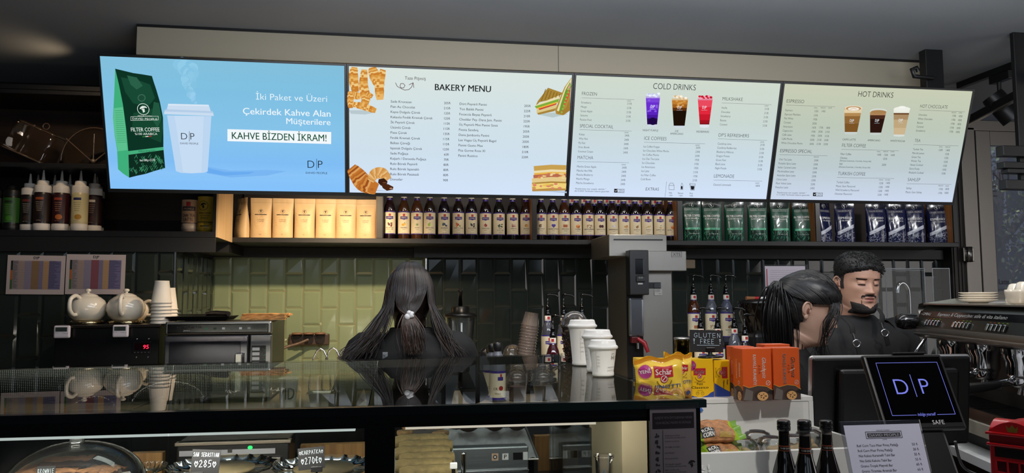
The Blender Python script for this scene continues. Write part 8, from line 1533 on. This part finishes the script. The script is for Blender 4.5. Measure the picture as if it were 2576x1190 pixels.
# steel topped refrigeration unit with green lamp
o = thing('cooler_unit', 'dark cooler unit with steel top edge and green lamp inside the case', 'cooler', (px(588, 1110, 2.22).x, 2.22, ZI)); h_ = px(580, 1113, 2.2).z - ZI; W = .145
MB().box(-W, 0, 0, W, .14, h_, C('#17181a', .35), .004).build('case', o); MB().box(-W - .005, -.006, h_ - .010, W + .005, .02, h_, STEEL('#a39a8c', .3, 0), .002).build('top_edge', o); MB().box(-W * .2, -.012, .0, W * .86, -.002, h_ - .045, STEEL('#8a8782', .35, 0), .002).build('front_panel', o)
b = MB(); b.box(-W * .95, -.003, h_ - .036, W * .75, 0, h_ - .022, C('#9a9ca4', .5)).rect(-W * .1, h_ - .030, -W * .02, h_ - .02, C('#2a2a2a'), .0034); b.ball((W * .30, -.004, h_ - .018), (.0065, .003, .005), E('#3dff7a', 1.6), 10, 8); b.build('status_lamp', o)
# rolled pastries and squares
RP = C('#77683f', .75, vary=.5, scale=50, bump=.5); first = None; X0 = (gx(1005, 1140, 1.78) + gx(1135, 1140, 1.78)) / 2
for k in range(6):
    z = px(1070, 1120 + 9.5 * k, 1.78).z - .012; Y = 1.90 - .030 * k; lb = ['rolled pastry at the back of the neat pile', 'second rolled pastry from the back of the pile', 'third rolled pastry from the back of the pile', 'third rolled pastry from the front of the pile', 'second rolled pastry from the front of the pile', 'rolled pastry at the very front of the pile'][k]
    if first is None:
        first = thing('rolled_pastry', lb, 'pastry', (X0 - .004 + .008 * (k % 2), Y, z), .0, 'rolled pastries on the tray'); b = MB(); q = random.Random(3); L_ = .125; m = 14
        b.loft([[(-L_ / 2 + L_ * i / m, .020 * r_ * math.cos(a) + q.uniform(-.0008, .0008), .017 * r_ * math.sin(a) + q.uniform(-.0008, .0008)) for a in [2 * PI * t / 18 for t in range(18)]] for i in range(m + 1) for r_ in [.75 + .25 * min(1, i * .6, (m - i) * .6)]], RP); b.build('pastry_roll', first)
    else: dup(first, lb, (X0 - .004 + .008 * (k % 2), Y, z), (.05 if k % 2 else -.04), 'rolled pastries on the tray')
o = thing('pastry_tray', 'sloping white edged tray under the rolled pastries', 'tray', (X0, 1.84, 0)); za, zb2 = px(1070, 1120, 1.78).z - .034, px(1070, 1168, 1.78).z - .034; b = MB(); b.loft([[(-.07, -.10, zb2 - .006), (.07, -.10, zb2 - .006), (.07, .09, za - .006), (-.07, .09, za - .006)], [(-.072, -.105, zb2), (.072, -.105, zb2), (.072, .095, za), (-.072, .095, za)]], C('#a9adb0', .4), True, False); b.box(-.06, -.09, ZI, -.05, .08, zb2 - .008, SATB).box(.05, -.09, ZI, .06, .08, zb2 - .008, SATB); b.build('pan', o)
SQ = C('#8a6f48', .8, vary=.5, scale=60, bump=.5); first = None
for k, (x, y) in enumerate(((1033, 1072), (1090, 1072), (1024, 1087), (1026, 1101), (1108, 1090), (1110, 1102))):
    Y = 2.06 - .02 * (k // 2); p = px(x, y, Y); lb = ['square pastry at the back left of the small pile', 'square pastry at the back right of the small pile', 'square pastry left of the blank tag, upper', 'square pastry left of the blank tag, lower', 'square pastry right of the blank tag, upper', 'square pastry right of the blank tag, lower'][k]
    if first is None: first = thing('square_pastry', lb, 'pastry', (p.x, Y, p.z - .008), .1, 'square pastries behind the rolls'); b = MB(); b.box(-.022, -.018, 0, .022, .018, .014, SQ, .005); b.build('pastry_square', first)
    else: dup(first, lb, (p.x, Y, p.z - .008), .3 * k, 'square pastries behind the rolls')
o = thing('pastry_riser', 'dark riser carrying the square pastries in the case', 'stand', (px(1066, 1090, 2.05).x, 2.05, ZI)); MB().box(-.06, -.05, 0, .06, .05, px(1066, 1110, 2.0).z - ZI, SATB, .003).build('block', o)
# parchment tray with dark buns, steel label printer
o = thing('parchment_tray', 'steel tray lined with crumpled parchment in the right window of the case', 'tray', (px(1232, 1110, 2.15).x, 2.17, 0)); zt_ = px(1232, 1112, 2.15).z; b = MB(); w2 = .118; n, m = 18, 8; q = random.Random(12)
V = [(-w2 + 2 * w2 * i / n, -.10 + .22 * j / m, zt_ - .03 + .045 * j / m + q.uniform(-.003, .003)) for j in range(m + 1) for i in range(n + 1)]; b.add(V, [(j * (n + 1) + i, j * (n + 1) + i + 1, (j + 1) * (n + 1) + i + 1, (j + 1) * (n + 1) + i) for j in range(m) for i in range(n)], C('#9a9ea0', .6, vary=.2), False); b.build('parchment', o)
b = MB(); b.tube([(-w2, -.11, zt_ - .032), (-w2 - .005, .12, zt_ + .016)], .004, STEELP, 6); b.tube([(w2, -.11, zt_ - .032), (w2 + .005, .12, zt_ + .016)], .004, STEELP, 6); b.tube([(-w2, -.11, zt_ - .032), (w2, -.11, zt_ - .032)], .003, STEELP, 6); b.box(-w2, -.1, ZI, -w2 + .01, .1, zt_ - .04, SATB).box(w2 - .01, -.1, ZI, w2, .1, zt_ - .04, SATB); b.build('pan', o)
BN = C('#2e2019', .7, vary=.4, scale=30, bump=.4); first = None
for k, (x, y) in enumerate(((1178, 1078), (1245, 1077), (1300, 1082))):
    Y = 2.24; p = px(x, y, Y); lb = ['dark round bun at the left of the parchment tray', 'dark round bun in the middle of the parchment tray', 'dark round bun at the right of the parchment tray'][k]
    if first is None: first = thing('dark_bun', lb, 'bun', (p.x, Y, zt_ + .016), 0, 'dark buns on the parchment'); b = MB(); b.ball((0, 0, .024), (.034, .030, .026), BN, 20, 12); b.build('bun_crust', first)
    else: dup(first, lb, (p.x, Y, zt_ + .016), k, 'dark buns on the parchment')
o = thing('label_scale', 'steel device with a P button panel inside the case', 'device', (px(1232, 1145, 2.0).x, 2.0, ZI)); W = .100; h_ = px(1232, 1122, 2.02).z - ZI
MB().box(-W, 0, 0, W, .045, h_, STEEL('#8e979c', .35, 0), .003).build('case', o); b = MB(); z = h_ - .024
b.rect(.005, z - .009, .022, z + .009, C('#b9a08c', .4), .0008).disc(.0135, z, .0055, .0055, C('#3a3a3c'), .0012).disc(.0135, z, .0025, .0025, C('#d8d8d8'), .0016); b.rect(.032, z - .008, .048, z + .008, C('#c9ced2', .4), .0008); b.text('P', C('#2a3a6a'), .040, z - .005, .010, .0012, 'C', off=.02); b.rect(.060, z - .009, .084, z + .009, C('#1a1a1c', .2), .0008); b.rect(W - .014, z - .010, W - .002, z + .010, C('#c3cbd0', .4), .0008); b.build('button_panel', o); MB().box(-W, -.008, h_ - .062, W, 0, h_ - .056, CHROME, .002).build('front_rail', o)
o = thing('chrome_post', 'short chrome post standing before the steel device', 'post', (px(1166, 1170, 1.80).x, 1.80, ZI)); b = MB(); b.lathe([(.012, 0), (.012, .004), (.0055, .006), (.0055, px(1166, 1142, 1.8).z - ZI), (.0062, px(1166, 1140, 1.8).z - ZI), (0, px(1166, 1138, 1.8).z - ZI)], CHROME, 16); b.build('rod', o)
o = thing('price_clip', 'small white price clip at the tray corner', 'clip', (px(1141, 1175, 1.70).x, 1.70, ZI)); zz = px(1141, 1180, 1.70).z - ZI; MB().box(-.004, 0, 0, .004, .004, zz, SATB).build('stem', o); MB().box(-.008, -.003, zz, .008, .002, zz + .014, C('#c9ccd0', .4), .002).build('holder', o)
o = thing('cardboard_sheet', 'pale cardboard sheet standing in the end of the case', 'cardboard', (px(1601, 1120, 1.75).x + .0, 1.75, ZI)); MB().box(-.034, 0, 0, .026, .30, px(1600, 1046, 1.75).z - ZI - .012, C('#c3b496', .7, vary=.12, scale=10), .001).build('sheet', o)
o = thing('plastic_cup', 'clear plastic cup with white paper in the end of the case', 'cup', (px(1520, 1170, 1.72).x, 1.72, ZI)); clear_cup(o, px(1520, 1150, 1.72).z - ZI, .020, .014); b = MB(); b.lathe([(0, .002), (.013, .002), (.017, .12), (0, .15)], C('#b5b8bc', .7), 14); b.build('paper_filling', o)
# ------------------------------------------------------------------ ceiling track and lamps on the right
tk = thing('ceiling_track', 'black ceiling track running back along the ceiling on the right', 'track', (3.272, 3.1, ZC)); MB().box(-.018, -.6, -.036, .018, .92, -.001, BLACK, .002).build('rail', tk)
q = px(2512, 205, 3.70); sp = thing('track_spotlight', 'black cylinder spotlight hanging from the ceiling track', 'spotlight', (3.272, 3.72, ZC - .037)); MB().box(-.02, -.09, -.045, .02, .05, 0, BLACK, .003).build('adapter', sp); b = MB(); b.tube([(0, 0, -.04), (0, 0, -.10)], .011, BLACK, 10); b.build('stem', sp)
b = MB(); a = Vector((-.035, .015, -.115)); c = Vector((.050, -.03, -.255)); b.tube([tuple(a), tuple(a + (c - a) * .1), tuple(c)], [.055, .058, .058], C('#0e0e0f', .4), 24); b.build('lamp_body', sp)
bm2 = thing('black_beam', 'black beam with a bright lower edge below the ceiling track', 'beam', (3.30, 3.95, 2.50)); u = Vector((3.12 - 3.295, 3.392 - 3.945)); rz = math.atan2(u.y, u.x); bm2.rotation_euler = (0, 0, rz)
MB().box(-.25, -.012, 0, 1.0, .012, .045, BLACK, .002).build('rail', bm2); MB().box(-.25, -.014, -.006, 1.0, .010, 0, C('#b9b0a0', .25, .9)).build('edge_strip', bm2); MB().box(.95, -.01, .045, .97, .01, ZC - 2.5 - .001, BLACK).build('hanger', bm2); MB().box(-.22, -.01, .045, -.20, .01, ZC - 2.5 - .001, BLACK).build('hanger', bm2)
Yk = 3.2; x0, x1 = gx(2556, 300, Yk), gx(2600, 300, Yk); o = thing('screen_mount', 'black hanging mount with stepped arms at the right frame edge', 'mount', ((x0 + x1) / 2, Yk, ZC - .001)); zb_ = px(2560, 478, Yk).z - ZC; hw_ = (x1 - x0) / 2
MB().box(-hw_, -.012, zb_, hw_, .012, 0, BLACK, .003).build('post', o)
for y0, y1, xl in ((372, 398, 2521), (412, 428, 2521), (429, 440, 2531), (456, 480, 2524)):
    xa = gx(xl, 400, Yk - .05) - o.location.x; MB().box(xa, -.06, px(2540, y1, Yk).z - ZC, hw_, -.013, px(2540, y0, Yk).z - ZC, BLACK, .003).build('arm', o)
